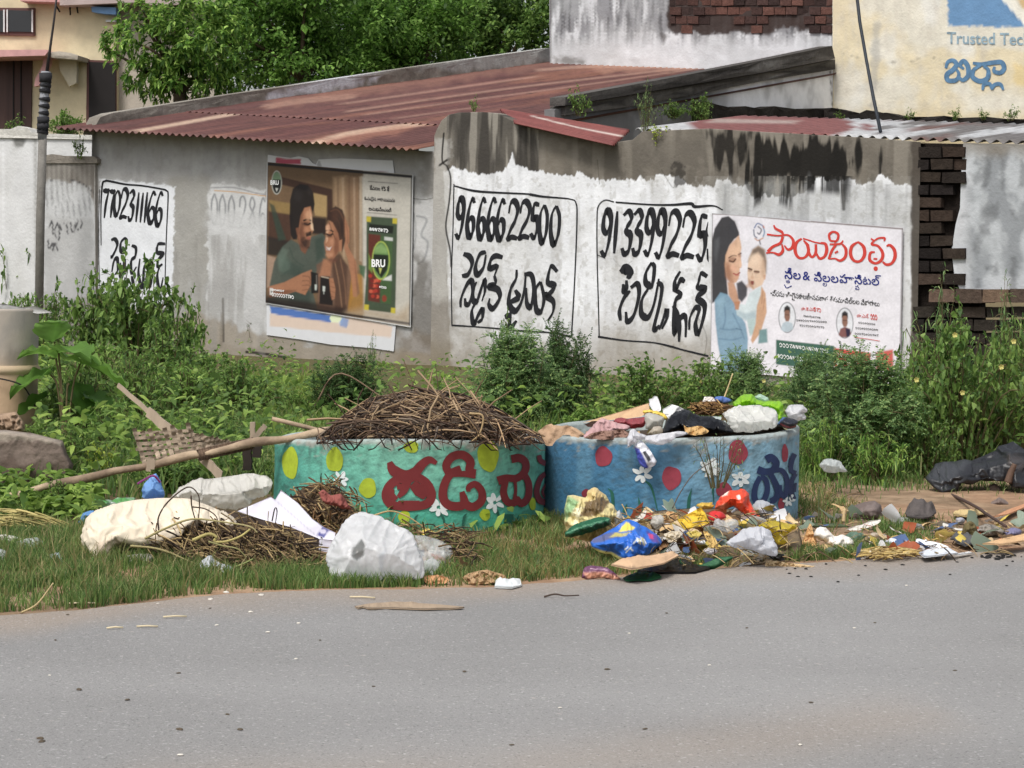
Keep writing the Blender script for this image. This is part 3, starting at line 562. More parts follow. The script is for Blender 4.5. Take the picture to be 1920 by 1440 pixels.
# parapet climbing along the far side of the roof
q0 = WB.xyz(sB(178, 240), 0, 0); WP = Wall(q0[0], q0[1], WB.n[0], WB.n[1])
if WP.n @ WB.t > 0: WP.n = -WP.n
def paint_par(c):
    i = np.arange(len(c.U)); n = fbm(c.U * .05, c.V * .08, seed=131); c.mixin(i, .7 * sm(.4, .6, n), (112, 106, 98)); c.mixin(i, .5 * sm(.5, .7, fbm(c.U * .02, c.V * .2, seed=132)), (168, 162, 154))
    c.poly([(496, 178), (560, 158), (700, 138), (705, 150), (640, 166), (500, 192)], (196, 198, 204), 2.5, .9, 10, .1, 133); c.poly([(730, 118), (1040, 88), (1040, 118), (860, 134)], (178, 180, 178), 4, .7, 10, .1, 134)
    for k in range(12): u = 220 + k * 60; c.line([(u, 240 - k * 9), (u + 10, 222 - k * 9)], 2, (90, 84, 76), .5, 2)
slab('parapet', WP, [(176, 252), (178, 238), (188, 220), (210, 212), (300, 198), (440, 176), (530, 163), (640, 146), (760, 128), (900, 108), (1030, 90), (1050, 92), (1052, 122), (900, 144), (700, 172), (520, 198), (360, 224), (240, 244)], .26, M_STONE, shed_l, (140, 135, 126), paint_par, .12, 0, .05)
# stained roof beam and the wall under it along the near side of the roof
q1 = WB.xyz(sl1 + .12, 0, 0); WE = Wall(q1[0], q1[1], WB.n[0], WB.n[1])
if WE.n @ WB.t > 0: WE.n = -WE.n
def paint_beam(c):
    i = np.arange(len(c.U)); c.mixin(i, .8 * sm(.42, .62, fbm(c.U * .02, c.V * .12, seed=141)), (46, 44, 43)); c.mixin(i, .5 * sm(.55, .75, fbm(c.U * .08, c.V * .2, seed=142)), (128, 124, 120))
    c.poly([(1410, 125), (1460, 112), (1455, 124), (1415, 132)], (140, 138, 136), 3, .6); c.ell(1468, 142, 10, 5, (190, 190, 192), 2, .8)
slab('beam', WE, [(1060, 182), (1180, 160), (1300, 138), (1430, 113), (1560, 86), (1566, 110), (1430, 136), (1300, 158), (1180, 178), (1060, 198)], .3, M_STONE, shed_l, (78, 75, 73), paint_beam, .12, -.16, .04)
slab('beam', WE, [(1060, 199), (1180, 179), (1300, 159), (1430, 137), (1566, 111), (1566, 130), (1430, 152), (1300, 178), (1180, 200), (1060, 216)], .3, M_STONE, shed_l, (92, 89, 86), paint_beam, .12, -.08, .04)
def paint_side(c):
    i = np.arange(len(c.U)); c.mixin(i, .85 * sm(1390, 1310, c.U + 50 * (fbm(c.U * .03, c.V * .03, seed=145) - .5)), (58, 56, 54)); c.mixin(i, .5 * sm(.5, .7, fbm(c.U * .05, c.V * .02, seed=146)), (150, 150, 152)); c.line([(1556, 130), (1561, 196)], 2, (40, 38, 36), .8)
slab('side_wall', WE, [(1040, 205), (1300, 170), (1566, 124), (1566, 262), (1040, 290)], .2, M_PLASTER, shed_l, (232, 233, 236), paint_side, .08, 0, .01)

# ---- tall house wall behind: flaking whitewash, bare brick, then the yellow gable with its painted advert
WC = Wall(.8, 46.5, 5.2, -4.0)
house = thing('tall_house', 'tall house behind the sheds with flaking white wall, bare brick and faded yellow gable', 'house', tuple(WC.px(1400, 260) * np.array([1, 1, 0])))
def paint_C(c):
    i = np.arange(len(c.U)); U, V = c.U, c.V
    c.mixin(i, .8 * sm(.44, .62, fbm(U * .11, V * .012, seed=151) + .1 * (V < 60)) * sm(95, 55, V + 20 * (fbm(U * .08, V * .02, seed=152) - .5)), (112, 112, 116)); c.mixin(i, .7 * sm(.5, .66, fbm(U * .25, V * .025, seed=153)) * sm(100, 50, V), (70, 70, 72))
    c.mixin(i, .45 * sm(.45, .7, fbm(U * .015, V * .02, seed=154)), (176, 178, 180)); c.line([(1032, -50), (1031, 118)], 5, (80, 78, 76), .7, 2)
    c.poly([(1250, -90), (1562, -90), (1562, 62), (1500, 58), (1470, 44), (1440, 62), (1380, 58), (1330, 66), (1300, 56), (1256, 60)], (58, 46, 42), 3, .95, 12, .08, 155)
    c.poly([(1236, 60), (1252, 66), (1244, 84)], (90, 86, 84), 3, .7); c.poly([(1036, 104), (1100, 112), (1095, 122), (1040, 120)], (100, 96, 90), 5, .7, 8, .1, 156)
slab('wall', WC, [(1029, -120), (1562, -120), (1562, 300), (1035, 330), (1031, 120)], .25, M_PLASTER, house, (206, 208, 212), paint_C, .045, 0, .03)
bricks('exposed_brick', WC, 1256, 1561, -90, 64, 9, 14, house, -.035, .1, [(84, 62, 57), (70, 54, 51), (58, 47, 45), (98, 70, 63)], lambda u, v: v < 40 + 18 * math.sin(u * .05) , 3)
def paint_Y(c):
    i = np.arange(len(c.U)); U, V = c.U, c.V
    c.mixin(i, .65 * sm(.44, .62, fbm(U * .012, V * .016, o=5, seed=161)), (214, 198, 160)); c.mixin(i, .55 * sm(.5, .7, fbm(U * .02, V * .012, o=5, seed=162)), (222, 222, 218)); c.mixin(i, .25 * sm(.55, .75, fbm(U * .09, V * .06, seed=163)), (190, 184, 172))
    c.mixin(i, .3 * sm(.55, .7, fbm(U * .2, V * .03, seed=169)), (200, 192, 178))
    c.poly([(1640, 40), (1650, 45), (1646, 130), (1638, 200), (1632, 200), (1634, 100)], (168, 166, 160), 4, .6, 10, .1, 164)
    c.line([(1670, 116), (1700, 118), (1735, 106), (1760, 112), (1780, 128)], 1.3, (130, 124, 112), .8); c.line([(1575, 98), (1610, 108)], 1, (150, 144, 130), .7)
    c.poly([(1777, -60), (1860, -60), (1921, 52), (1777, 48)], (82, 132, 178), 1.5, .9, 3, .2, 165); c.poly([(1862, -20), (1884, -20), (1945, 50), (1926, 53)], (236, 232, 220), 1.5, .9); c.poly([(1888, -20), (1990, -20), (1990, 60), (1950, 52)], (206, 166, 96), 3, .7, 8, .1, 166)
    c.poly([(1900, 120), (1990, 118), (1990, 175), (1905, 160)], (222, 198, 140), 6, .7, 8, .1, 167); c.mixin(i, .5 * sm(198, 222, V + 16 * (fbm(U * .05, V * .05, seed=168) - .5)), (196, 176, 130))
yw = slab('yellow_wall', WC, [(1561, -120), (2500, -120), (2500, 300), (1561, 300)], .25, M_PLASTER, house, (216, 211, 196), paint_Y, .05, -.05, .02)
d4 = Decals(WC, .062); zy = zoomed(1280, 0, 3.0); M_BLUEPAINT = mat('faded blue sign paint', (88, 124, 156), .8, .3, 9); M_PALEPAINT = mat('worn pale sign paint', (142, 164, 176), .85, .4, 14)
telugu(d4, zy, [[(1488, 385), (1500, 350), (1530, 342), (1548, 365), (1528, 395), (1495, 420), (1500, 452), (1545, 452), (1562, 420), (1548, 390)], [(1560, 435), (1585, 452), (1614, 425), (1612, 375), (1588, 345), (1568, 368), (1590, 390)], [(1640, 356), (1690, 362), (1750, 354), (1800, 352), (1816, 385), (1795, 410), (1760, 402), (1762, 376)], [(1688, 366), (1645, 395), (1640, 435), (1680, 458), (1722, 440), (1726, 395), (1700, 372)], (.8, [(1694, 508), (1704, 476), (1735, 474), (1748, 505)]), (.8, [(1748, 505), (1762, 478), (1795, 476), (1812, 508)])], 8.5, None)
d4.build('painted_sign', M_BLUEPAINT, yw)
d5 = Decals(WC, .062); d5.text('Trusted Tech', 1778, 82, 31, dx=.92, fat=.016, sl=.018); d5.build('painted_sign', M_PALEPAINT, yw)
# rotted dark sheet edge along the foot of the tall house
WD = Wall(*(WC.xyz(0, 0, -1.2)[:2]), 5.2, -4.0)
slab('eave', WE, [(1325, 190), (1345, 196), (1372, 202), (1398, 199), (1425, 204), (1452, 199), (1490, 204), (1530, 203), (1572, 203), (1572, 240), (1440, 236), (1325, 232)], .3, M_STONE, house, (40, 37, 35), None, .08, -.32, .1)
slab('eave', WD, [(1545, 203), (1560, 202), (1590, 209), (1612, 212), (1625, 206), (1645, 212), (1662, 211), (1690, 219), (1740, 219), (1770, 217), (1800, 221), (1850, 219), (1890, 223), (2500, 232), (2500, 256), (1850, 243), (1700, 238), (1560, 230), (1545, 230)], .5, M_STONE, house, (40, 37, 35), lambda c: c.mixin(np.arange(len(c.U)), .5 * sm(.5, .7, fbm(c.U * .06, c.V * .1, seed=170)), (20, 19, 18)), .08, 0, .15)

# ---- broken wall at the right end: toothed black bricks, grey rendered wall, brick plinth
broken = thing('broken_wall', 'broken wall end with blackened toothed bricks beside grey mouldy render on a brick plinth', 'wall', tuple(WA.xyz(sA(1830), 0)))
def paint_R(c):
    i = np.arange(len(c.U)); U, V = c.U, c.V
    c.mixin(i, .7 * sm(.42, .6, fbm(U * .03, V * .018, o=5, seed=181)), (120, 124, 128)); c.mixin(i, .5 * sm(.52, .66, fbm(U * .06, V * .03, o=5, seed=182)), (84, 86, 88)); c.mixin(i, .7 * sm(310, 275, V + 30 * (fbm(U * .04, V * .04, seed=183) - .5)), (128, 120, 108)); c.mixin(i, .6 * sm(1830, 1800, U) * sm(300, 330, V), (212, 214, 218))
    c.line([(1800, 405), (1850, 404)], 1.5, (40, 40, 40), .8)
slab('wall', WA, [(1806, 268), (2400, 280), (2400, 570), (1800, 544), (1790, 520), (1784, 470), (1792, 420), (1800, 390), (1802, 330)], .22, M_PLASTER, broken, (176, 180, 184), paint_R, .04, .03, .01)
slab('backing', WA, [(1714, 268), (1830, 270), (1840, 740), (1708, 740)], .2, M_BRICK, broken, (36, 31, 28), None, .3, .13, .02)
bricks('exposed_brick', WA, 1722, 1812, 274, 536, 11, 2, broken, .0, .14, [(44, 39, 36), (36, 32, 31), (52, 45, 40), (62, 52, 46)], lambda u, v: u < 1806 - 26 * max(0, math.sin((v - 330) * .017)), 5)
bricks('plinth', WA, 1712, 2400, 574, 745, 7, 15, broken, -.02, .25, [(48, 44, 40), (58, 51, 46), (38, 36, 34)], None, 6)
bricks('plinth_cap', WA, 1742, 2400, 541, 572, 1, 13, broken, -.14, .42, [(98, 82, 72), (84, 72, 64), (110, 92, 78)], None, 7)

# ---- left end: grey stub pillar, white compound wall, wrapped post
pil = thing('gate_pillar', 'short grey cement pillar with smudged whitewash and scribbles at the shed corner', 'pillar', tuple(WB.px(130, 640, -.2) * np.array([1, 1, 0])))
def paint_P(c):
    i = np.arange(len(c.U)); U, V = c.U, c.V
    c.mixin(i, .6 * sm(.42, .62, fbm(U * .05, V * .02, o=5, seed=191)), (110, 104, 98)); c.poly([(78, 350), (95, 338), (140, 340), (172, 358), (184, 420), (182, 560), (78, 560)], (196, 198, 200), 3, .85, 8, .1, 192)
    c.poly([(80, 405), (180, 405), (182, 570), (78, 570)], (168, 168, 168), 6, .7, 24, .05, 193)
    for k in range(34): u = 84 + (k * 41 % 92); v = 352 + (k * 23 % 40); c.line([(u, v), (u + 4 - k % 6, v + 10), (u + (k % 5), v + 20)], 2, (120, 120, 122), .5, 1.2)
    for k in range(24): u = 84 + (k * 29 % 96); c.line([(u, 300 + k % 9), (u + k % 3, 345 + k % 20)], 3, (72, 68, 64), .3, 2)
    c.line([(76, 345), (110, 336), (150, 342), (182, 366)], 1.4, (60, 60, 62), .8); c.line([(184, 330), (186, 420), (180, 470), (184, 560)], 4, (34, 31, 29), .8, 2)
    for st in ([(92, 425), (98, 415), (100, 440), (108, 418), (112, 438)], [(90, 448), (92, 465), (100, 455), (98, 470)], [(125, 420), (127, 437)], [(132, 418), (136, 436), (142, 420)], [(146, 412), (142, 432), (152, 425), (154, 414)], [(104, 440), (110, 450), (112, 436)], [(100, 470), (104, 455), (108, 468)], [(115, 430), (113, 422), (120, 420)]): c.line(st, 2.4, (52, 52, 55), .9, .8)
slab('pillar_body', WB, [(76, 300), (82, 293), (172, 296), (178, 305), (180, 620), (180, 700), (74, 700)], .1, M_PLASTER, pil, (140, 136, 130), paint_P, .04, -.06, .02)
slab('cap', WB, [(72, 300), (74, 292), (98, 289), (112, 292), (175, 293), (182, 298), (182, 306), (74, 306)], .14, M_STONE, pil, (128, 122, 114), None, .1, -.09, .03)
WF = Wall(-9.0, 38.0, 1, -.35)
cw = thing('compound_wall', 'plain pale grey compound wall with a mossy lump on top, at the left edge', 'wall', tuple(WF.px(30, 600) * np.array([1, 1, 0])))
def paint_F(c):
    i = np.arange(len(c.U)); c.mixin(i, .4 * sm(.45, .7, fbm(c.U * .03, c.V * .012, seed=201)), (190, 190, 188)); c.poly([(22, 250), (55, 250), (50, 270), (38, 282), (26, 268)], (96, 96, 92), 4, .8, 8, .1, 202); c.line([(7, 255), (5, 500)], 3, (225, 226, 228), .7); c.line([(66, 255), (70, 560)], 6, (120, 118, 112), .6, 3)
slab('wall', WF, [(-460, 246), (10, 250), (80, 254), (178, 258), (200, 262), (200, 640), (-460, 660)], .22, M_PLASTER, cw, (208, 209, 210), paint_F, .06, 0, .01)
slab('coping', WF, [(-460, 240), (20, 242), (34, 236), (52, 240), (58, 248), (80, 250), (190, 254), (200, 262), (-460, 250)], .3, M_STONE, cw, (196, 194, 188), None, .1, -.04, .06)
post = thing('wrapped_post', 'grey post bound with dark cloth straps and topped by a thin leaning rod', 'post', tuple(P(76, 640, 35.0) * np.array([1, 1, 0])))
YP = 34.9
prism_tube([P(72, 660, YP), P(76, 400, YP), P(80, 260, YP)], [.075, .075, .075], 'post_body', mat('grey cement post', (118, 115, 110), .9, .2, 8, .4), post)
prism_tube([P(79, 262, YP), P(82, 200, YP), P(86, 134, YP)], [.078, .075, .08], 'upper_post', mat('faded strapping', (138, 140, 146), .8, .3, 12), post)
wr = MB()
for v, h, r in ((146, 9, .105), (160, 3, .1), (170, 4, .095), (186, 3, .095), (199, 3, .095), (212, 3, .09), (226, 7, .1), (238, 6, .1), (247, 4, .095)):
    x = 86 - (v - 134) * .055; wr.tube([P(x - .5, v + h, YP), P(x + .3, v, YP), P(x, v - h, YP)], r, 9)
wr.build('strap', mat('black cloth strap', (42, 42, 46), .8, .3, 20), post, True)
prism_tube([P(88, 134, YP), P(94, 90, YP), P(101, 40, YP), P(110, -40, YP)], [.03, .022, .018, .016], 'rod', mat('dark rod', (46, 42, 42), .6), post)
lc = thing('leaning_cable', 'thin black cable leaning across the yellow wall down to the tin roof', 'cable', tuple(WA.px(1650, 246, .6)))
prism_tube([WA.px(1603, -40, 1.4), WA.px(1612, 40, 1.3), WA.px(1624, 110, 1.1), WA.px(1637, 180, .9), WA.px(1651, 247, .5)], .023, 'cable_body', mat('black cable', (40, 46, 54), .6), lc)

# ---- cream house at the upper left
WH = Wall(-12.0, 48.0, 1, -.12)
cream = thing('cream_house', 'cream plastered house with pink-edged awning, dark doors and a small barred window', 'house', tuple(WH.px(80, 330) * np.array([1, 1, 0])))
M_WOOD = mat('dark brown wood', (66, 46, 42), .6, .25, 6, stretch=(1, 1, .1)); M_FRAME = mat('brown window paint', (92, 60, 56), .6); M_DARK = mat('dark opening', (30, 26, 26), .8); M_PANE = mat('dark glass', (26, 28, 34), .15, spec=.6)
M_PINK = mat('pink fascia paint', (196, 150, 148), .8, .15, 5); M_WHITE = mat('white frame paint', (214, 214, 214), .6)
pc = lambda c: (c.mixin(np.arange(len(c.U)), .4 * sm(.5, .7, fbm(c.U * .02, c.V * .02, seed=211)), (196, 180, 148)), c.poly([(40, 92), (60, 86), (66, 95), (110, 97), (110, 104), (40, 100)], (150, 140, 124), 4, .7, 6, .1, 212))
slab('wall', WH, [(-460, -120), (217, -120), (217, 420), (-460, 420)], .25, M_PLASTER, cream, (210, 197, 166), pc, .2)
slab('side_wall', WH, [(218, -120), (420, -120), (420, 420), (218, 420)], .25, M_PLASTER, cream, (182, 172, 160), None, .3, .25)
slab('upper_storey', WH, [(112, -120), (420, -120), (420, 8), (272, 9), (272, -6), (268, 4), (112, 10)], .5, M_PLASTER, cream, (176, 160, 156), None, .3, -.5)
slab('fascia', WH, [(38, -30), (112, -30), (112, 4), (38, 2)], .5, M_PINK, cream, (196, 150, 148), None, .3, -.45)
wf = slab('window', WH, [(-60, 14), (65, 15), (65, 67), (-60, 65)], .1, M_FRAME, cream, (90, 60, 56), None, .3, -.06)
for a, b in ((-54, 7), (13, 60)):
    slab('pane', WH, [(a, 19), (b, 20), (b, 60), (a, 59)], .03, M_PANE, wf, (30, 30, 34), None, .3, -.09)
    for t in (a, b): slab('sash', WH, [(t - 1, 18), (t + 1.5, 18), (t + 1.5, 60), (t - 1, 60)], .03, M_WHITE, wf, (214, 214, 214), None, .3, -.12)
dr = slab('door', WH, [(-60, 108), (60, 108), (58, 252), (-60, 250)], .08, M_WOOD, cream, (60, 44, 40), None, .3, -.05)
for t in (-10, 24, 38): slab('plank_strip', WH, [(t, 110), (t + 2, 110), (t + 2, 250), (t, 250)], .03, M_DARK, dr, (30, 26, 26), None, .3, -.07)
d2_ = slab('door', WH, [(163, 112), (217, 114), (217, 260), (161, 258)], .08, M_FRAME, cream, (100, 64, 58), None, .3, -.04)
slab('door_leaf', WH, [(167, 116), (216, 118), (216, 260), (166, 258)], .04, M_DARK, d2_, (34, 28, 28), None, .3, -.07)
aw = slab('awning', WH, [(-60, 94), (86, 93), (90, 97), (84, 104), (-60, 108)], 1.0, M_PINK, cream, (200, 150, 148), None, .3, -1.0)
slab('bracket', WH, [(83, 98), (94, 98), (92, 120), (74, 160), (64, 162), (66, 148), (80, 122)], .2, M_PINK, cream, (188, 130, 120), None, .3, -.6)
slab('awning', WH, [(94, 98), (110, 96), (132, 99), (146, 104), (145, 112), (96, 108)], .8, M_STONE, cream, (168, 160, 148), None, .1, -.8, .05)
slab('bracket', WH, [(110, 110), (144, 112), (143, 156), (130, 162), (112, 132)], .15, M_PLASTER, cream, (204, 194, 172), None, .2, -.3)
slab('pipe_cover', WH, [(171, 12), (217, 14), (217, 27), (190, 25), (172, 22)], .3, mat('blue sheet', (112, 150, 196), .5), cream, (112, 150, 196), None, .3, -.3)
slab('lamp_fitting', WH, [(198, 37), (216, 37), (216, 41), (198, 41)], .1, M_WHITE, cream, (214, 214, 214), None, .3, -.1)
for a, b in (((112, 22), (106, 12)), ((132, 28), (131, 12)), ((146, 24), (144, 12))): prism_tube([WH.px(b[0], b[1], -.1), WH.px((a[0] + b[0]) / 2, (a[1] + b[1]) / 2, -.15), WH.px(a[0], a[1], -.1)], .02, 'wire_hook', M_DARK, cream, 5)
# ---------------------------------------------------------------- plants
M_LEAF = mat('leaf', (255, 255, 255), .5, .18, 5, vcol=True, trans=.5, spec=.3)
M_STEM = mat('green brown stem', (92, 84, 56), .8, .25, 8)
M_BARK = mat('bark', (88, 74, 60), .95, .3, 5, .7, 12)
PAL = {'tree': [(71, 103, 48), (97, 135, 60), (125, 165, 77), (155, 190, 105)], 'mid': [(71, 100, 52), (96, 126, 63), (122, 153, 78), (151, 179, 98)], 'dark': [(54, 78, 45), (69, 98, 56), (89, 118, 67), (115, 142, 85)], 'light': [(86, 117, 55), (104, 140, 63), (125, 160, 76), (148, 174, 95)],
       'grey': [(83, 111, 70), (107, 139, 86), (134, 164, 105), (166, 186, 120)], 'glossy': [(60, 91, 41), (91, 129, 56), (133, 168, 78), (173, 201, 107)], 'yellow': [(148, 168, 63), (179, 195, 74), (203, 214, 100), (122, 151, 58)]}
def nrm(a): return a / (np.linalg.norm(a, axis=-1, keepdims=True) + 1e-9)
def leaf_mesh(pos, d, L, W, bend, rng, pal, ctr=None):
    """every leaf six vertices, creased and bent; returns vertices, triangles and colours"""
    n = len(pos); d = nrm(d); L = np.broadcast_to(L, (n,))[:, None]; W = np.broadcast_to(W, (n,))[:, None]; bend = np.broadcast_to(bend, (n,))[:, None]
    up = nrm(np.array([0, 0, 1.0]) + rng.normal(0, .35, (n, 3))); sd_ = nrm(np.cross(d, up)); nn = np.cross(sd_, d); dn = np.array([0, 0, -1.0])
    ax = lambda t: pos + d * L * t + dn * bend * L * t * t
    m1, m2 = ax(.32), ax(.68); li = nn * W * .18
    V = np.stack([ax(0), m1 + sd_ * W * .5 + li, m1 - sd_ * W * .5 + li, m2 + sd_ * W * .42 + li, m2 - sd_ * W * .42 + li, ax(1.0)], 1)
    b = np.arange(n)[:, None, None] * 6; T = (np.array([[0, 1, 2], [1, 3, 2], [2, 3, 4], [3, 5, 4]])[None] + b).reshape(-1, 3)
    pl = lin(np.array(pal)); k = rng.random(n) ** 1.1 * (len(pal) - 1); i = np.clip(k.astype(int), 0, len(pal) - 2); f = (k - i)[:, None]
    c = (pl[i] * (1 - f) + pl[i + 1] * f) * rng.uniform(.85, 1.15, (n, 1))
    return V.reshape(-1, 3), T, np.repeat(c, 6, 0)
def curve_pts(a, b, lift, rng, k=6):
    t = np.linspace(0, 1, k)[:, None]; mid = (a + b) / 2 + np.array([0, 0, lift]) + rng.normal(0, .06, 3) * np.linalg.norm(b - a)
    return (1 - t) ** 2 * a + 2 * t * (1 - t) * mid + t * t * b
def bush_data(h, r, stems, twigs, lpt, L, W, pal, seed, kind='simple', bend=.35, tl=.3, low=.1, lean=1.0, rise=.5):
    rng = np.random.default_rng(seed); pos, dr, Ls, Ws = [], [], [], []; mb = MB()
    for s in range(stems):
        az = rng.uniform(0, 6.283); q = rng.random() ** .6; a = np.array([math.cos(az) * r * .25 * q, math.sin(az) * r * .25 * q, 0])
        hh = h * (rng.uniform(.55, 1.0) if s % 4 else 1.0) * (1 - .45 * q * lean); b = np.array([math.cos(az) * r * q * lean, math.sin(az) * r * q * lean, hh])
        pts = curve_pts(a, b, hh * rise * .4, rng, 7); mb.tube(pts, np.linspace(.012, .003, 7) * max(.4, h), 4, cap=False)
        for w_ in range(twigs):
            t = low + (1 - low) * (w_ + rng.random()) / twigs; p = np.array([np.interp(t * 6, range(7), pts[:, j]) for j in range(3)])
            td = nrm(np.array([p[0] * .8, p[1] * .8, .25 * h]) / (r + h) + rng.normal(0, .55, 3)); ln = tl * h * rng.uniform(.5, 1.1) * (1.15 - .6 * t)
            e = p + td * ln; tw = curve_pts(p, e, ln * .15, rng, 5); mb.tube(tw, np.linspace(.004, .0015, 5) * max(.5, h), 3, cap=False)
            for l_ in range(lpt):
                tt = (l_ + rng.random()) / lpt; lp = np.array([np.interp(tt * 4, range(5), tw[:, j]) for j in range(3)])
                ld = nrm(td * .5 + rng.normal(0, .75, 3) + np.array([0, 0, .15]))
                if kind == 'pinnate':
                    fl = L * 5 * rng.uniform(.7, 1.2); sdv = nrm(np.cross(ld, [0, 0, 1.0]))
                    for k in range(7):
                        f = (k + 1) / 8; c = lp + ld * fl * f + np.array([0, 0, -fl * .25 * f * f])
                        for sg in (-1, 1): pos.append(c); dr.append(sdv * sg + ld * .45 + np.array([0, 0, .1])); Ls.append(L * (1 - .4 * abs(f - .45))); Ws.append(W)
                else: pos.append(lp); dr.append(ld); Ls.append(L * rng.uniform(.55, 1.2)); Ws.append(W * rng.uniform(.6, 1.15))
    V, T, C = leaf_mesh(np.array(pos), np.array(dr), np.array(Ls), np.array(Ws), rng.uniform(bend * .3, bend * 1.5, len(pos)), rng, PAL[pal])
    return V, T, C, mb
LIB = {}
def proto(key, name, **kw):
    """a plant of unit height and unit radius at the origin: foliage and stems"""
    V, T, C, mb = bush_data(**kw); root = bpy.data.objects.new(name, None); COL.objects.link(root)
    mk('foliage', V, T, M_LEAF, root, C); mb.build('stem', M_STEM, root, True); LIB[key] = [root, False]
proto('feather', 'feathery_bush', h=1, r=.62, stems=40, twigs=10, lpt=5, L=.042, W=.019, pal='grey', seed=1, kind='pinnate', tl=.3)
proto('feather_b', 'feathery_bush', h=1, r=.7, stems=38, twigs=10, lpt=5, L=.04, W=.019, pal='dark', seed=2, kind='pinnate', tl=.34)
proto('broad', 'leafy_shrub', h=1, r=.65, stems=26, twigs=7, lpt=9, L=.105, W=.055, pal='mid', seed=3, tl=.3)
proto('broad_b', 'leafy_shrub', h=1, r=.7, stems=28, twigs=7, lpt=9, L=.085, W=.042, pal='mid', seed=4, tl=.32)
proto('herb', 'leafy_weed', h=1, r=.75, stems=46, twigs=5, lpt=8, L=.11, W=.034, pal='mid', seed=5, tl=.25, rise=1)
proto('herb_b', 'leafy_weed', h=1, r=.75, stems=44, twigs=5, lpt=8, L=.1, W=.03, pal='light', seed=6, tl=.25, rise=1)
proto('lance', 'lance_leaved_plant', h=1, r=.8, stems=26, twigs=5, lpt=7, L=.2, W=.034, pal='glossy', seed=7, bend=.5, tl=.3)
proto('creeper', 'creeper_mound', h=1, r=.9, stems=46, twigs=6, lpt=8, L=.085, W=.075, pal='light', seed=8, bend=.25, tl=.3, lean=1.1, rise=1.4)
proto('creeper_b', 'creeper_mound', h=1, r=.9, stems=46, twigs=6, lpt=8, L=.075, W=.06, pal='mid', seed=9, bend=.25, tl=.3, lean=1.1, rise=1.4)
proto('wisp', 'wispy_weed', h=1, r=.55, stems=16, twigs=7, lpt=5, L=.09, W=.016, pal='grey', seed=10, tl=.22)
proto('sprig', 'yellow_green_weed', h=1, r=.6, stems=12, twigs=6, lpt=7, L=.07, W=.055, pal='yellow', seed=11, tl=.22)
proto('tuft', 'small_wall_weed', h=1, r=.6, stems=10, twigs=5, lpt=6, L=.13, W=.06, pal='mid', seed=12, tl=.3)
proto('dry', 'dry_twig_weed', h=1, r=.6, stems=12, twigs=6, lpt=1, L=.07, W=.02, pal='grey', seed=13, tl=.35)
def dup(src, loc, scale, rot):
    c = src.copy(); COL.objects.link(c); c.location = loc; c.scale = scale; c.rotation_euler = (0, 0, rot)
    for ch in src.children: d = ch.copy(); COL.objects.link(d); d.parent = c
    return c
NP = 0
def plant(key, u, v, wpx, hpx, label, cat='bush', group=None, depth=None, loc=None, deep=1.0):
    global NP; NP += 1
    p = loc if loc is not None else (P(u, v, depth) if depth else G(u, v)); p = np.array(p).ravel(); k = p[1] / F
    if depth is None and loc is None: p[2] = float(gz(p[0], p[1])) - .02
    rr = {'creeper': 1.15, 'creeper_b': 1.15}.get(key, .85); sx = wpx * k / 2 / rr; sx *= 1.08; sc = (sx, min(sx, hpx * k * 1.2), hpx * k * 1.08)
    src, used = LIB[key]; rot = (NP * 2.399) % 6.283
    if not used: src.location = p; src.scale = sc; src.rotation_euler = (0, 0, rot); LIB[key][1] = True; o = src
    else: o = dup(src, p, sc, rot)
    return tag(o, label, cat, group)
gR, gM, gL = 'bushes beside the dirt path', 'bushes along the painted wall', 'weeds at the left of the yard'
plant('feather', 1615, 893, 290, 232, 'big dark feathery thorn bush behind the blue ring beside the dirt path', group=gR)
plant('feather_b', 1560, 850, 210, 190, 'dark feathery bush directly behind the right edge of the blue ring', group=gR)
plant('creeper_b', 1800, 890, 300, 285, 'bright green lobed creeper mound with yellow flowers at the right end', 'creeper', gR)
plant('creeper_b', 1880, 850, 230, 200, 'light green creeper clump right of the flowering mound, before the brick plinth', 'creeper', gR)
plant('wisp', 1760, 800, 220, 270, 'tall wispy grey-green weed against the sooty brick wall end', 'weed', gR)
plant('wisp', 1880, 800, 200, 260, 'tallest wispy weed, at the right edge in front of the plinth', 'weed', gR)
plant('wisp', 1700, 800, 100, 130, 'wispy reddish weed before the lower right corner of the hospital poster', 'weed', gR)
plant('broad_b', 1690, 885, 190, 215, 'leafy shrub between the thorn bush and the flowering creeper mound', group=gR)
plant('herb', 1900, 870, 180, 270, 'tall herb clump at the right edge behind the black plastic sheet', 'weed', gR)
plant('feather', 1530, 830, 170, 170, 'small feathery bush between blue ring and thorn bush', group=gR)
plant('lance', 1648, 912, 150, 112, 'pale long-leaved plant at the foot of the dark thorn bush on the path edge', 'plant', gR)
plant('lance', 1545, 905, 110, 130, 'small long-leaved plant just right of the blue ring', 'plant', gR)
plant('broad_b', 1735, 900, 150, 140, 'leafy shrub just left of the black plastic sheet', group=gR)
plant('broad_b', 1900, 838, 150, 130, 'leafy shrub behind the black plastic sheet at the right edge', group=gR)
plant('herb', 1490, 800, 190, 88, 'leafy weed clump below the green band of the hospital poster', 'weed', gM)
plant('creeper_b', 1215, 800, 250, 118, 'low green creeper mound behind the rubbish of the blue ring', 'creeper', gM)
plant('creeper', 1110, 835, 200, 66, 'flat light green creeper patch between the two rings', 'creeper', gM)
plant('creeper_b', 1330, 790, 190, 110, 'green creeper mound behind the lime green bag', 'creeper', gM)
plant('feather', 1395, 780, 160, 118, 'feathery bush growing up over the woman on the hospital poster', group=gM)
plant('feather', 965, 815, 260, 190, 'broad feathery bush at the wall under the septic tank sign', group=gM)
plant('feather_b', 1050, 805, 150, 205, 'upright feathery bush right of the broad one, tips over the sign border', group=gM)
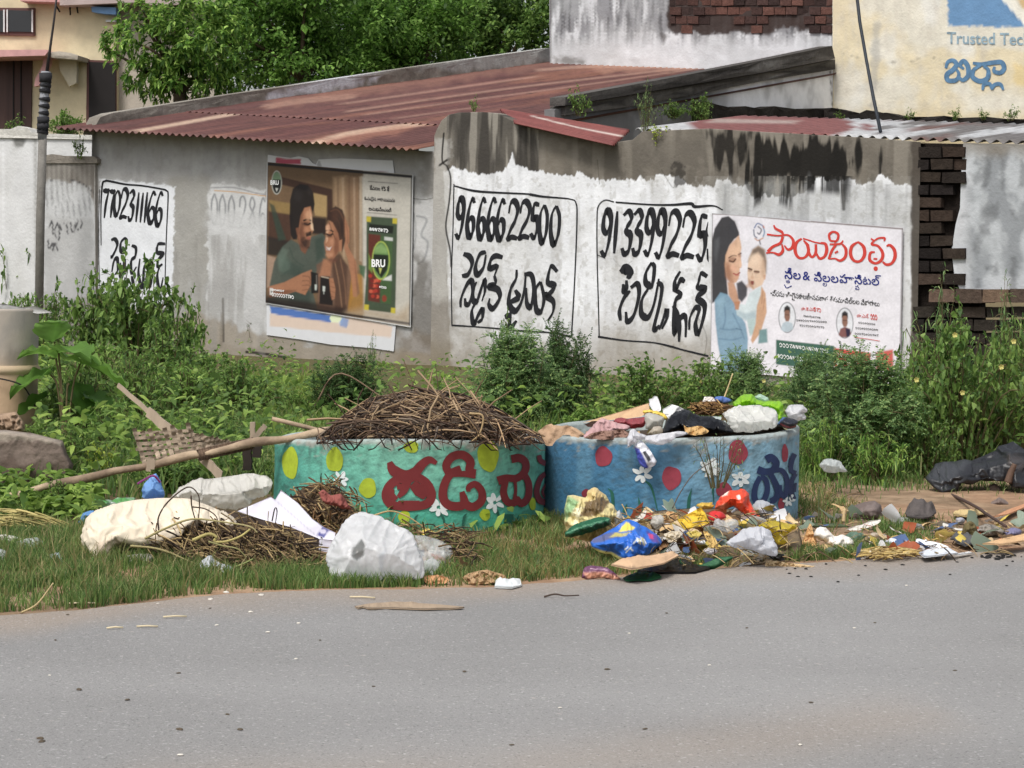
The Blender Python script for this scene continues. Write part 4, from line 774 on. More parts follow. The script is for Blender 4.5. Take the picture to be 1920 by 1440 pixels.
plant('broad_b', 945, 730, 70, 140, 'slender leafy sapling in front of the lettering of the first shed sign', 'sapling', gM)
plant('feather_b', 650, 800, 170, 135, 'round dark feathery bush below the coffee poster', group=gM)
plant('wisp', 695, 720, 80, 90, 'wispy sprig over the lower edge of the torn poster paper', 'weed', gM)
plant('herb', 840, 815, 150, 90, 'leafy weed behind the twig heap at the stained wall', 'weed', gM)
plant('herb_b', 560, 800, 130, 70, 'pale low weed patch left of the round dark bush', 'weed', gM)
plant('broad', 255, 700, 220, 236, 'dark broad-leaved shrub covering the lower half of the left phone sign', group=gL)
plant('broad', 180, 670, 170, 170, 'dark shrub in front of the grey pillar', group=gL)
plant('broad', 335, 725, 150, 185, 'dark shrub right of the left phone sign under the bare grey wall', group=gL)
plant('broad_b', 235, 620, 60, 190, 'thin upright sapling reaching into the left phone number sign', 'sapling', gL)
plant('tuft', 375, 655, 90, 175, 'thin drooping sapling against bare grey wall between two painted patches', 'sapling', gL)
plant('broad_b', 20, 640, 160, 220, 'tall leafy weed in front of the pale compound wall at the left edge', 'weed', gL)
plant('herb_b', 40, 690, 130, 150, 'yellow-green weed above the concrete pipe at the left edge', 'weed', gL)
plant('herb_b', 350, 790, 250, 120, 'bright green herb clump in the middle of the left yard', 'weed', gL)
plant('herb', 250, 810, 190, 150, 'green herb clump behind the broken woven cot', 'weed', gL)
plant('herb', 450, 800, 190, 125, 'grassy herb clump at the cracked base of the shed wall', 'weed', gL)
plant('herb', 150, 850, 190, 175, 'thick green herb right of the concrete pipe', 'weed', gL)
plant('herb_b', 210, 870, 160, 130, 'light herb clump left of the woven mat', 'weed', gL)
plant('broad_b', 390, 850, 190, 90, 'leafy shrub behind the plank of the cot', group=gL)
plant('broad', 320, 925, 190, 86, 'dark shrub under the woven mat of the cot', group=gL)
plant('broad', 440, 915, 150, 80, 'dark shrub under the cot pole left of the green ring', group=gL)
plant('broad_b', 470, 925, 100, 76, 'leafy shrub tucked against the left side of the green ring', group=gL)
plant('herb', 130, 905, 150, 110, 'green herb in front of the big-leaved plant behind the stone slab', 'weed', gL)
plant('herb_b', 80, 880, 120, 100, 'pale herb between the concrete pipe and the big-leaved plant', 'weed', gL)
plant('broad_b', 300, 765, 230, 150, 'leafy shrub below the bare grey wall in the left yard', group=gL)
plant('broad_b', 95, 720, 160, 180, 'tall leafy shrub at the foot of the grey pillar', group=gL)
plant('creeper_b', 405, 775, 200, 110, 'creeper mound below the faded number on the shed wall', 'creeper', gL)
plant('herb_b', 175, 780, 200, 150, 'tall light herb clump behind the big-leaved plant', 'weed', gL)
plant('creeper_b', 1870, 885, 210, 240, 'dense creeper mound rising behind the black plastic sheet', 'creeper', gR)
plant('broad_b', 1800, 850, 240, 250, 'dense leafy shrub in the middle of the right-hand thicket', group=gR)
plant('herb_b', 1740, 850, 180, 230, 'tall pale herb left of the middle of the right-hand thicket', 'weed', gR)
plant('sprig', 185, 912, 110, 92, 'yellow-green sprig plant growing above the cot pole right of the stone slab', 'weed', gL)
plant('broad_b', 110, 968, 120, 70, 'vine-like shrub in front of the stone slab', group=gL)
plant('sprig', 40, 935, 46, 62, 'small pale sprig in front of the stone slab at the left edge', 'weed', gL)
# growing on walls and roofs
gW = 'weeds growing on walls and roofs'
plant('wisp', 1210, 250, 74, 94, 'tall wispy weed on the shed wall top beside the rust sheet', 'weed', gW, loc=WA.px(1210, 250, .2))
plant('tuft', 1085, 218, 70, 58, 'dense green weed tuft between gable and stained roof beam', 'weed', gW, loc=WA.px(1085, 218, 1.2))
plant('sprig', 1232, 274, 96, 46, 'bright yellow-green creeper hanging over the shed wall top', 'weed', gW, loc=WA.px(1232, 274, .05))
plant('tuft', 891, 210, 34, 32, 'tiny weed on the top of the rounded gable', 'weed', gW, loc=WA.px(891, 210, .2))
plant('broad_b', 1318, 226, 74, 50, 'dark weed clump where the beam meets the low tin roof', 'weed', gW, loc=WE.px(1318, 226, -.4))
plant('broad_b', 1260, 222, 70, 34, 'low dark weed clump between the wispy weed and the beam wall', 'weed', gW, loc=WE.px(1260, 222, -.4))
for u, h, lab in ((1575, 20, 'first tiny weed on the rotten dark edge below the corner of the yellow wall'), (1704, 24, 'tiny weed on the dark edge right of the leaning cable'), (1795, 28, 'tiny weed on the dark edge under the painted blue word'), (1842, 24, 'small weed with hanging stems on the dark edge, right of the one under the word'), (1897, 30, 'rightmost tiny weed on the dark edge at the photo border')):
    plant('tuft', u, 230, h * 1.5, h, lab, 'weed', gW, loc=WD.px(u, 226, -.05))
plant('tuft', 152, 300, 48, 50, 'leafy weed sprouting from the top of the grey pillar', 'weed', gW, loc=WB.px(152, 298, -.1))
plant('creeper', 125, 262, 90, 52, 'leafy weed behind the compound wall beside the wrapped post', 'weed', gW, depth=40)
plant('tuft', 30, 250, 60, 36, 'leafy weed behind the compound wall below the brown door', 'weed', gW, depth=41)
plant('dry', 480, 668, 100, 90, 'leafless twig weed at the cracked base of the shed wall', 'weed', gM)
plant('dry', 1345, 915, 170, 130, 'dry leafless twig weed standing against the blue ring', 'weed', gM, depth=12.1)
plant('dry', 1650, 700, 60, 60, 'leafless reddish weed in front of the red patch of the hospital poster', 'weed', gM)

# big-leaved plant by the concrete pipe
def big_leaf(mb, base, d, L, W, droop, c, seed):
    r = np.random.default_rng(seed); d = nrm(np.array(d, float)); sd_ = nrm(np.cross(d, [0, 0, 1.0])); n = np.cross(sd_, d); nu, nv = 11, 7; V, C = [], []
    for i in range(nu):
        t = i / (nu - 1); wd = W * .5 * (math.sin(math.pi * min(1, t * 1.02) ** .75) ** .8) + .002
        for j in range(nv):
            q = j / (nv - 1) * 2 - 1; ru = .12 * W * math.sin(t * 19 + q * 3) * abs(q)
            V.append(base + d * L * t + sd_ * wd * q + n * (abs(q) ** 1.5 * W * .16 + ru * .5) + np.array([0, 0, -droop * L * t * t])); C.append(lin(c) * (1.5 if abs(q) < .1 else 1) * r.uniform(.9, 1.1))
    k = len(mb.V); mb.V += [tuple(p) for p in V]; mb.C += [tuple(x) for x in C]; mb.F += [tuple(f + k) for f in grid_faces(nu, nv)]
bl_ = thing('big_leaved_plant', 'plant with very large pale green leaves beside the concrete pipe', 'plant', tuple(G(120, 862)), gL)
Yb = float(G(120, 862)[1])
for i, (u, v, dx, dz, L_, W_, c) in enumerate(((110, 640, .6, .35, .5, .3, (104, 142, 66)), (105, 650, -.6, .5, .42, .28, (112, 150, 70)), (120, 655, .3, .1, .44, .3, (124, 158, 78)), (150, 660, .9, -.15, .42, .28, (110, 150, 64)), (95, 680, -.7, -.1, .4, .26, (98, 136, 62)), (130, 700, .4, -.5, .4, .24, (86, 124, 54)), (100, 620, .1, .9, .4, .26, (118, 156, 76)), (90, 720, -.5, -.3, .36, .22, (80, 116, 52)), (160, 720, .8, -.1, .36, .2, (92, 130, 58)))):
    mb = MB(); big_leaf(mb, P(u, v + 22, Yb + .1 * (i % 3)), (dx, -.5 + .2 * (i % 4), dz * .7), L_ * .8, W_ * 1.25, .5, c, i); mb.build('leaf', M_LEAF, bl_, True)
mb = MB()
for u, v in ((110, 640), (105, 650), (150, 660), (130, 700), (95, 680)): mb.tube(spline([P(122, 862, Yb), P((u + 122) / 2, 730, Yb), P(u, v + 22, Yb)], 5), .008, 5)
mb.build('stem', M_STEM, bl_, True)
mb = MB(); fl = thing('yellow_flowers', 'small yellow flowers dotted over the creeper mound at the right', 'flowers', tuple(G(1800, 892)))
bpy.data.objects.remove(fl)
for i, (u, v) in enumerate(((1790, 628), (1877, 688), (1804, 736), (1718, 712), (1312, 715), (1432, 714), (1900, 640))):
    o = MB(); c = P(u, v, float(G(1800, 890)[1]) - .75 if u > 1600 else 21); pv = []
    for k in range(5):
        t = k * 1.2566; o.add([c, c + np.array([math.cos(t) * .018, -.008, math.sin(t) * .018]), c + np.array([math.cos(t + .6) * .021, -.012, math.sin(t + .6) * .021]), c + np.array([math.cos(t + 1.1) * .016, -.008, math.sin(t + 1.1) * .016])], [(0, 1, 2, 3)])
    tag(o.build('yellow_flower', mat('yellow petal', (206, 198, 120), .6, trans=.2)), 'single small yellow flower ' + ('on the creeper, topmost of the mound', 'on the creeper near the right edge', 'on the creeper just left of a dark gap', 'at the left border of the creeper mound', 'left of the woman poster over the blue ring', 'below the poster woman on the feathery bush', 'high on the weeds at the right edge')[i], 'flower', 'yellow flowers')

# ---------------------------------------------------------------- trees behind the long roof
def tree(name, label, u, v_mid, Y, rx, ry, rz, n_cl, lpc, L, W, pal, seed, mode, dark=.0):
    rng = np.random.default_rng(seed); c = P(u, v_mid, Y); base = np.array([c[0], c[1] + .3, 0]); t = thing(name, label, 'tree', tuple(base), 'trees behind the long rusty roof')
    d = nrm(rng.normal(0, 1, (n_cl * 2, 3))); q = rng.random((n_cl * 2, 1)) ** .45; ctr = d * q; keep = fbm(ctr[:, 0] * 2.2 + 9, ctr[:, 1] * 2.2, ctr[:, 2] * 2.2, seed=seed) > .41; ctr = ctr[keep][:n_cl]
    ctr = c + ctr * np.array([rx, ry, rz]) * (1 + .25 * (fbm(ctr[:, 0] * 3, ctr[:, 1] * 3, ctr[:, 2] * 3, seed=seed + 3) - .5))[:, None]
    out = nrm(ctr - c + np.array([0, 0, .4 * rz])); pos, dr, bd = [], [], []
    for k in range(len(ctr)):
        if mode == 'whorl':
            ax = nrm(out[k] + rng.normal(0, .3, 3)); a = nrm(np.cross(ax, [.2, .1, 1])); b = np.cross(ax, a)
            th = np.arange(lpc) * 2.4 + rng.random() * 6; el = rng.uniform(-.1, .7, lpc)
            dd_ = (a[None] * np.cos(th)[:, None] + b[None] * np.sin(th)[:, None]) * np.cos(el)[:, None] + ax * np.sin(el)[:, None]
            pos.append(ctr[k] - ax * rng.random((lpc, 1)) * .12); dr.append(dd_)
        else:
            ax = nrm(out[k] + rng.normal(0, .45, 3)); tt = rng.random((lpc, 1)); pos.append(ctr[k] + ax * (tt - .5) * .5 + rng.normal(0, .06, (lpc, 3))); dr.append(ax * .5 + rng.normal(0, .7, (lpc, 3)))
    pos, dr = np.concatenate(pos), np.concatenate(dr); n = len(pos)
    V, T, C = leaf_mesh(pos, dr, L * rng.uniform(.6, 1.2, n), W * rng.uniform(.7, 1.2, n), rng.uniform(.1, .55, n) if mode == 'whorl' else rng.uniform(0, .4, n), rng, PAL[pal])
    tone = np.repeat(np.repeat(.72 + .56 * rng.random(len(ctr)), lpc), 6)[:, None]
    mk('crown', V, T, M_LEAF, t, C * tone)
    mb = MB(); fork = c - np.array([0, 0, rz * .75]); mb.tube(spline([base, base * .5 + fork * .5 + np.array([.1, 0, 0]), fork], 5), np.linspace(.2, .13, 11), 9)
    for k in range(14): e = ctr[rng.integers(len(ctr))]; mb.tube(curve_pts(fork, e, .3, rng, 7), np.linspace(.07, .012, 7), 6)
    mb.build('trunk', M_BARK, t, True); return t
tree('mango_tree', 'tree with long drooping glossy leaves in front of the cream house', 338, 84, 42.5, 1.6, 1.1, 1.3, 700, 12, .16, .055, 'glossy', 31, 'whorl')
tree('leafy_tree', 'bright green small-leaved tree over the middle of the long roof', 570, 46, 45.0, 2.2, 1.5, 1.6, 1150, 15, .13, .065, 'tree', 32, 'spray')
tree('leafy_tree', 'bright green tree touching the roof parapet, right of the middle', 770, 54, 46.5, 1.6, 1.3, 1.3, 850, 15, .13, .065, 'tree', 33, 'spray')
tree('dark_tree', 'dark green tree beside the flaking white house wall', 955, 34, 50.5, 1.8, 1.4, 1.6, 900, 15, .14, .075, 'mid', 34, 'spray')
tree('dark_tree', 'tall dark tree filling the gap behind the bright green trees', 660, 20, 54.0, 4.6, 1.6, 2.6, 1700, 15, .17, .085, 'dark', 35, 'spray')

# ---------------------------------------------------------------- grass and low undergrowth
def sample_px(poly, n, rng):
    p = np.array(poly); o = []
    while sum(len(x) for x in o) < n:
        u = rng.uniform(p[:, 0].min(), p[:, 0].max(), n * 2); v = rng.uniform(p[:, 1].min(), p[:, 1].max(), n * 2); k = sdf(u, v, poly) > 0
        o.append(np.stack([u[k], v[k]], 1))
    return np.concatenate(o)[:n]
def blades(regions, name, label, seed):
    rng = np.random.default_rng(seed); Vs, Ts, Cs, off = [], [], [], 0
    for poly, n, h, wd, pal, lean in regions:
        jit = 2.0
        q = sample_px(poly, n, rng); q = q + rng.normal(0, 1, q.shape) * np.array([16, 5]) * jit; b = G(q[:, 0], np.maximum(q[:, 1], 640)); b[:, 2] = gz(b[:, 0], b[:, 1]) - .01; b = b[edge_dist(b[:, 0], b[:, 1]) > .04 + .12 * fbm(b[:, 0] * 3, b[:, 1] * 3, seed=7)]; n = len(b)
        cl = fbm(b[:, 0] * 4, b[:, 1] * 4, o=3, seed=seed + 5); k = rng.random(n) < sm(.34, .56, cl) + .1; b = b[k]; cl = cl[k]; m = len(b)
        hh = h * rng.uniform(.45, 1.15, m) * (.6 + .8 * cl); az = rng.uniform(0, 6.283, m); l = rng.uniform(.1, lean, m) * hh
        dx = np.stack([np.cos(az) * l, np.sin(az) * l, np.zeros(m)], 1); fa = rng.uniform(-.9, .9, m); sd_ = np.stack([np.cos(fa), np.sin(fa), np.zeros(m)], 1) * (wd * rng.uniform(.6, 1.3, m))[:, None]
        z = np.zeros((m, 3)); z[:, 2] = hh
        V = np.stack([b - sd_, b + sd_, b + z * .55 + dx * .3 + sd_ * .8, b + z * .55 + dx * .3 - sd_ * .8, b + z * (1 - .18 * (l / hh))[:, None] + dx], 1)
        T = (np.array([[0, 1, 2], [0, 2, 3], [3, 2, 4]])[None] + np.arange(m)[:, None, None] * 5).reshape(-1, 3) + off; off += m * 5
        pl = lin(np.array(pal)); ki = rng.integers(0, len(pal), m); c = pl[ki] * rng.uniform(.8, 1.2, (m, 1))
        Vs.append(V.reshape(-1, 3)); Ts.append(T); Cs.append(np.repeat(c, 5, 0))
    return tag(mk(name, np.concatenate(Vs), np.concatenate(Ts), M_LEAF, None, np.concatenate(Cs)), label, name.replace('_', ' '), None, 'stuff')
GR = [(88, 118, 62), (104, 136, 72), (80, 108, 58), (120, 148, 82), (138, 156, 94), (146, 148, 98)]; GD = GR + [(150, 140, 92), (168, 152, 104), (128, 116, 72)]; GL_ = [(128, 156, 70), (108, 140, 60), (150, 168, 86), (140, 148, 84)]
blades([([(-80, 1000), (150, 1020), (400, 1060), (620, 1075), (660, 1098), (560, 1108), (420, 1112), (300, 1122), (140, 1140), (0, 1148), (-80, 1150)], 30000, .085, .0026, GR, .6),
        ([(-80, 1010), (400, 1040), (620, 1080), (420, 1110), (-80, 1140)], 1500, .15, .003, [(150, 142, 96), (128, 130, 80), (112, 124, 72), (166, 154, 112)], .8), ([(-80, 1125), (420, 1106), (640, 1100), (640, 1110), (-80, 1155)], 1600, .05, .003, [(150, 130, 96), (128, 116, 80), (112, 124, 72), (166, 150, 112)], 1.2),
        ([(-80, 960), (160, 985), (170, 1030), (-80, 1010)], 7000, .08, .003, GR, .7),
        ([(600, 1085), (700, 1090), (860, 1085), (850, 1104), (620, 1108)], 4500, .075, .0028, GR, .7),
        ([(850, 990), (1060, 950), (1120, 1000), (1110, 1075), (1060, 1090), (960, 1098), (850, 1098)], 11000, .075, .0028, GD, .9),
        ([(520, 985), (1030, 985), (1030, 1010), (520, 1015)], 2500, .09, .003, GR, .8),
        ([(1100, 1040), (1420, 1040), (1460, 1060), (1120, 1085)], 4000, .06, .0026, GD, .9),
        ([(1492, 935), (1560, 930), (1590, 960), (1560, 985), (1500, 980)], 1300, .075, .003, GD, .9),
        ([(1540, 1030), (1640, 1025), (1640, 1050), (1480, 1060)], 2600, .075, .0028, GR, .8), ([(1655, 985), (1740, 985), (1740, 1010), (1650, 1015)], 1400, .06, .003, GR, .8),
        ([(1495, 884), (1730, 890), (1730, 908), (1495, 908)], 3000, .1, .004, GR, .9), ([(1730, 905), (1960, 905), (1960, 918), (1730, 918)], 900, .05, .003, GR, .9),
        ([(430, 730), (620, 720), (640, 800), (430, 810)], 5000, .2, .006, GL_, .7),
        ([(560, 790), (1180, 790), (1180, 850), (560, 850)], 6500, .24, .006, GL_ + GR, .8),
        ([(60, 780), (560, 770), (560, 930), (60, 930)], 9000, .22, .006, GR, .8), ([(1100, 780), (1900, 760), (1900, 890), (1480, 890)], 8000, .25, .006, GR, .8)], 'grass', 'green grass with dry blades along the verge and yard', 51)
def undergrowth():
    rng = np.random.default_rng(61); pos = []
    for poly, n, h in (([(60, 690), (560, 690), (560, 930), (60, 930)], 5200, .34), ([(540, 730), (1200, 730), (1200, 840), (540, 840)], 3200, .3), ([(1150, 740), (1920, 740), (1920, 895), (1480, 895)], 4800, .36), ([(-60, 600), (120, 620), (120, 800), (-60, 800)], 3000, .5), ([(-60, 930), (180, 940), (180, 985), (-60, 975)], 1200, .12), ([(540, 940), (1030, 960), (1030, 1000), (540, 1000)], 500, .1)):
        q = sample_px(poly, n, rng); b = G(q[:, 0], q[:, 1]); cl = fbm(b[:, 0] * 1.6, b[:, 1] * 1.6, seed=63); b[:, 2] = gz(b[:, 0], b[:, 1]) + rng.random(n) * h * (.2 + 1.3 * sm(.3, .65, cl)); pos.append(b)
    pos = np.concatenate(pos); n = len(pos); k = rng.random(n)
    V, T, C = leaf_mesh(pos, rng.normal(0, 1, (n, 3)) * [1, 1, .5] + [0, 0, .3], rng.uniform(.05, .13, n), rng.uniform(.025, .06, n), .3, rng, PAL['mid']); tn = np.repeat(fbm(pos[:, 0] * .9, pos[:, 1] * .9, seed=66), 6)[:, None]; C = C * (1 - sm(.45, .6, tn)) + C * sm(.45, .6, tn) * np.array([1.35, 1.25, 1.1])
    tag(mk('undergrowth', V, T, M_LEAF, None, C), 'low leafy undergrowth between the shrubs', 'undergrowth', None, 'stuff')
undergrowth()
# ---------------------------------------------------------------- the two painted concrete rings
def drum(name, label, u_c, Yc, r, tops, paint, base):
    x = float(P(u_c, 900, Yc)[0]); D = Drum(x, Yc, r); t = thing(name, label, 'bin', (x, Yc, 0), 'painted concrete ring bins')
    n, m = 220, 60; th = np.linspace(-np.pi, np.pi, n + 1); zt = np.interp(th, [-np.pi, -np.pi / 2, 0, np.pi / 2, np.pi], tops) + .012 * (fbm(np.cos(th) * 5, np.sin(th) * 5, seed=220) - .5)
    f = np.linspace(0, 1, m); TH = np.repeat(th[:, None], m, 1); Z = -.08 + (zt[:, None] + .08) * f[None, :]; Rr = .008 * (fbm(np.cos(TH) * 6, Z * 6 + np.sin(TH) * 6, seed=221) - .5)
    V = np.stack([x + np.sin(TH) * (r + Rr), Yc - np.cos(TH) * (r + Rr), Z], -1); U, Vv = proj(V); c = Canvas(U, Vv, base); c.TH, c.Z, c.F = TH.ravel(), Z.ravel(), np.repeat(f[None], n + 1, 0).ravel(); paint(c)
    k = (n + 1) * m; prof = [(r - .012, .012), (r - .055, .01), (r - .07, -.008), (r - .07, -.5)]; W = [np.stack([x + np.sin(th) * a, Yc - np.cos(th) * a, np.maximum(zt + b, -.08)], -1) for a, b in prof]
    Vall = np.concatenate([V.reshape(-1, 3)] + W); Fs = [grid_faces(n + 1, m)]; i = np.arange(n); prev = i * m + m - 1, (i + 1) * m + m - 1
    for j in range(4):
        cur = k + j * (n + 1) + i, k + j * (n + 1) + i + 1; Fs.append(np.stack([prev[0], prev[1], cur[1], cur[0]], 1)); prev = cur
    rimc = np.ones((4 * (n + 1), 3)) * lin((150, 160, 158)) * (.7 + .5 * vn(np.arange(4 * (n + 1)) * .3, 0)[:, None])
    b = mk('ring_body', Vall, np.concatenate(Fs), mat('painted concrete', (255, 255, 255), .75, .12, 9, .35, 40, vcol=True, spec=.3), t, np.concatenate([c.C, rimc]), True)
    return t, D, b
def worn(c, seed):
    U, V = c.U, c.V; a = slice(None)
    c.mixin(a, .4 * sm(.5, .72, fbm(U * .05, V * .012, o=5, seed=seed)) * sm(.5, 1, c.F), (74, 84, 80)); c.mixin(a, .3 * sm(.52, .72, fbm(U * .03, V * .05, o=5, seed=seed + 1)), lin((205, 220, 214)) if seed < 240 else lin((176, 200, 212)))
    c.mixin(a, .8 * sm(.945, .99, c.F + .03 * (fbm(U * .12, 0 * U, seed=seed + 2) - .5)), (176, 182, 178)); c.mixin(a, .7 * sm(.17, .05, c.F + .1 * (fbm(U * .06, V * .1, seed=seed + 3) - .5)), (70, 84, 62))
    for k in range(40): u = 515 + (k * 97 % 980); c.line([(u, 824), (u + k % 5 - 2, 838 + (k * 31) % 70)], 1.6 + k % 2, (60, 78, 74), .4, 1.2)
    c.mixin(a, .35 * sm(.62, .7, fbm(U * .2, V * .2, o=2, seed=seed + 4)), (66, 76, 76)); c.mixin(a, .7 * sm(.7, .74, fbm(U * .13, V * .13, o=3, seed=seed + 6) + .12 * sm(.86, 1, c.F)) * sm(.8, .9, c.F), (160, 158, 150)); c.mixin(a, .6 * sm(.34, .0, c.F) * sm(.45, .62, fbm(U * .14, V * .05, o=5, seed=seed + 8)), (112, 98, 80))
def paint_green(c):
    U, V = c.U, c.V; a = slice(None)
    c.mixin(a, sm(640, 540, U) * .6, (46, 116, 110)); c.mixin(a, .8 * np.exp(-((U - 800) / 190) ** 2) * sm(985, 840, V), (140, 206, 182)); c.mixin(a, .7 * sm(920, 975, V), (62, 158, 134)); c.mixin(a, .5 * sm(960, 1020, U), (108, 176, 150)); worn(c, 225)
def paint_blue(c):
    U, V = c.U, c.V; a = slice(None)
    c.mixin(a, sm(1180, 1420, U), (146, 186, 206)); c.mixin(a, .45 * sm(870, 960, V), (58, 118, 150)); c.mixin(a, .5 * sm(1460, 1495, U), (116, 150, 168)); c.mixin(a, .5 * sm(1060, 1020, U), (66, 92, 112))  # left end darkened too: shade beside the green ring painted into the blue
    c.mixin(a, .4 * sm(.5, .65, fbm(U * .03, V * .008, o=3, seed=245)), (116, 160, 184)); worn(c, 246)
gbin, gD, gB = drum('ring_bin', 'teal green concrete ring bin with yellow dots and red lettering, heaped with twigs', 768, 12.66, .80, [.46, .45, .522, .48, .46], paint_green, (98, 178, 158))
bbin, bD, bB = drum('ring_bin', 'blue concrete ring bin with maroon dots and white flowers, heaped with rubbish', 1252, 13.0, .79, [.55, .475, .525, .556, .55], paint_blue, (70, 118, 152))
M_DOTY = mat('yellow green dot paint', (164, 182, 52), .7, .2, 20); M_DOTR = mat('maroon dot paint', (146, 60, 74), .7, .15, 20); M_RED = mat('red lettering paint', (116, 42, 44), .65, .12, 12); M_NAVY = mat('navy lettering paint', (38, 54, 92), .65, .15, 12)
M_FLW = mat('white flower paint', (220, 228, 228), .7, .1, 20); M_FLG = mat('green stem paint', (36, 92, 78), .7, .15, 14)
for x, y, a, b in ((545, 868, 15, 30), (628, 862, 16, 23), (771, 838, 14, 11), (915, 855, 20, 29), (690, 915, 16, 19), (758, 970, 11, 13), (909, 965, 10, 11), (998, 945, 6, 12)):
    Decals(gD, .003).ell(x, y, a, b, 0, None, .05).build('painted_dot', M_DOTY, gB)
for x, y, a, b in ((1132, 856, 16, 19), (1259, 896, 18, 22), (1383, 848, 18, 23), (1471, 850, 6, 17), (1357, 918, 15, 14), (1464, 945, 6, 11), (1100, 925, 9, 8)):
    Decals(bD, .003).ell(x, y, a, b, 0, None, .05).build('painted_dot', M_DOTR, bB)
def flower(D, par, x, y, s, n, stem=None, rot=0.0):
    if stem:
        e = Decals(D, .0032); e.stroke([(x + 4, y + s * .7), stem[0], stem[1]], [2.5, 5, 3.5, 1]); e.build('painted_stem', M_FLG, par)
    d = Decals(D, .005)
    for k in range(n): t = rot + k * 6.283 / n + random.uniform(-.2, .2); q = random.uniform(.8, 1.15); d.ell(x + math.cos(t) * s * .62 * q, y + math.sin(t) * s * .62 * q, s * .46 * q, s * random.uniform(.2, .3), t, None, .08, 12)
    d.build('painted_flower', M_FLW, par)
flower(gD, gB, 640, 899, 15, 6); flower(gD, gB, 822, 951, 19, 7, ((832, 975), (836, 1004))); flower(gD, gB, 927, 942, 18, 6, ((934, 966), (938, 982)), .4)
flower(bD, bB, 1205, 889, 17, 6, ((1222, 915), (1234, 962)), .3); flower(bD, bB, 1332, 879, 19, 9, ((1336, 910), (1338, 945)), .2); flower(bD, bB, 1387, 899, 17, 6, ((1388, 920), (1390, 940)), .5); flower(bD, bB, 1477, 938, 13, 6)
for a in ([(780, 1004), (778, 975), (784, 964)], [(866, 1000), (870, 970), (876, 962)], [(700, 985), (703, 965)], [(900, 998), (925, 985)], [(960, 998), (972, 965)]): e = Decals(gD, .0034); e.stroke(a, [4, 5, .5]); e.build('painted_grass_blade', M_FLG, gB)
e = Decals(gD, .0034); e.stroke([(945, 975), (962, 975)], 22); e.build('painted_patch', M_FLG, gB)
for a in ([(1290, 960), (1292, 935), (1297, 915)], [(1205, 958), (1200, 945), (1197, 932)], [(1150, 950), (1148, 925), (1140, 915)], [(1170, 960), (1176, 945)], [(1420, 985), (1424, 960)], [(1480, 985), (1476, 962)]): e = Decals(bD, .0034); e.stroke(a, [6, 6, .5]); e.build('painted_grass_blade', M_FLG, bB)
zr8 = zoomed(600, 740, 3.0); d6 = Decals(gD, .006)
for pts, w_ in (([(392, 378), (415, 425), (480, 455), (535, 435), (575, 390), (615, 366), (655, 385)], [30, 62, 62, 58, 50, 42, 22]), ([(500, 478), (440, 476), (390, 515), (372, 570), (400, 615), (470, 630), (540, 628), (605, 610), (626, 560), (600, 500), (545, 462), (500, 478)], [40, 50, 50, 50, 50, 44, 46, 50, 50, 50, 44, 40]), ([(510, 450), (490, 490), (470, 540), (440, 575)], [40, 50, 44, 20]), ([(400, 530), (400, 560), (430, 590)], [40, 40, 30]), ([(455, 500), (460, 530)], 50), ([(520, 500), (560, 540), (595, 575)], [50, 70, 40]), ([(560, 505), (585, 545)], 60), ([(440, 606), (560, 606)], [22, 22]),
  ([(730, 455), (708, 400), (740, 350), (800, 338), (843, 375), (838, 425), (872, 440)], [40, 46, 48, 48, 48, 46, 40]), ([(790, 415), (738, 440), (700, 500), (690, 575), (722, 620), (785, 626), (812, 600), (795, 545)], [40, 44, 46, 50, 50, 50, 44, 30]), ([(800, 560), (815, 612), (860, 630), (905, 595), (905, 540), (870, 503), (835, 520), (832, 545)], [36, 48, 48, 46, 42, 38, 34, 22]), ([(745, 448), (810, 445), (873, 450)], [30, 34, 44]),
  ([(1072, 362), (1120, 356), (1152, 385), (1145, 435), (1100, 470), (1045, 468), (996, 484)], [46, 46, 42, 42, 42, 40, 50]), ([(1040, 482), (1028, 550), (1050, 602), (1090, 606), (1105, 570)], [36, 40, 42, 40, 30]), ([(1100, 580), (1130, 612), (1165, 575), (1168, 500), (1140, 440)], [32, 42, 40, 38, 36]), ([(1090, 470), (1096, 530), (1090, 590)], [20, 16, 22]),
  ([(1226, 340), (1236, 372), (1266, 388)], [24, 30, 30]), ([(1266, 440), (1232, 475), (1214, 545), (1232, 595), (1268, 606)], [26, 30, 32, 36, 34]), ([(1266, 500), (1246, 545), (1262, 580)], [14, 14, 14])):
    d6.stroke(zr8(pts), (np.array(w_) / 3.0).tolist() if hasattr(w_, '__len__') else w_ / 3.0, n=5)
d6.build('painted_lettering', M_RED, gB)
zr1 = zoomed(1060, 700, 3.5125); d7 = Decals(bD, .006)
for pts, w_ in (([(1318, 570), (1350, 555), (1384, 590), (1362, 638), (1310, 648), (1262, 634)], [52, 52, 46, 46, 46, 52]), ([(1280, 680), (1250, 740), (1240, 810), (1262, 852), (1300, 838), (1325, 770), (1315, 700), (1280, 684)], [34, 36, 40, 42, 40, 36, 34, 34]), ([(1330, 640), (1362, 690), (1392, 760), (1385, 815), (1345, 838)], [36, 38, 42, 40, 28]), ([(1372, 640), (1420, 640), (1452, 690), (1455, 760), (1435, 808), (1412, 780), (1410, 735)], [28, 34, 34, 36, 36, 28, 20]), ([(1330, 850), (1370, 848), (1392, 820)], [10, 16, 20]),
  ([(1505, 530), (1484, 580), (1482, 640), (1515, 655)], [34, 34, 30, 26]), ([(1512, 660), (1486, 710), (1482, 780), (1500, 830)], [26, 30, 34, 34]), ([(1512, 720), (1504, 780)], [14, 18])):
    d7.stroke(zr1(pts), (np.array(w_) / 3.5125).tolist(), n=5)
d7.build('painted_lettering', M_NAVY, bB)

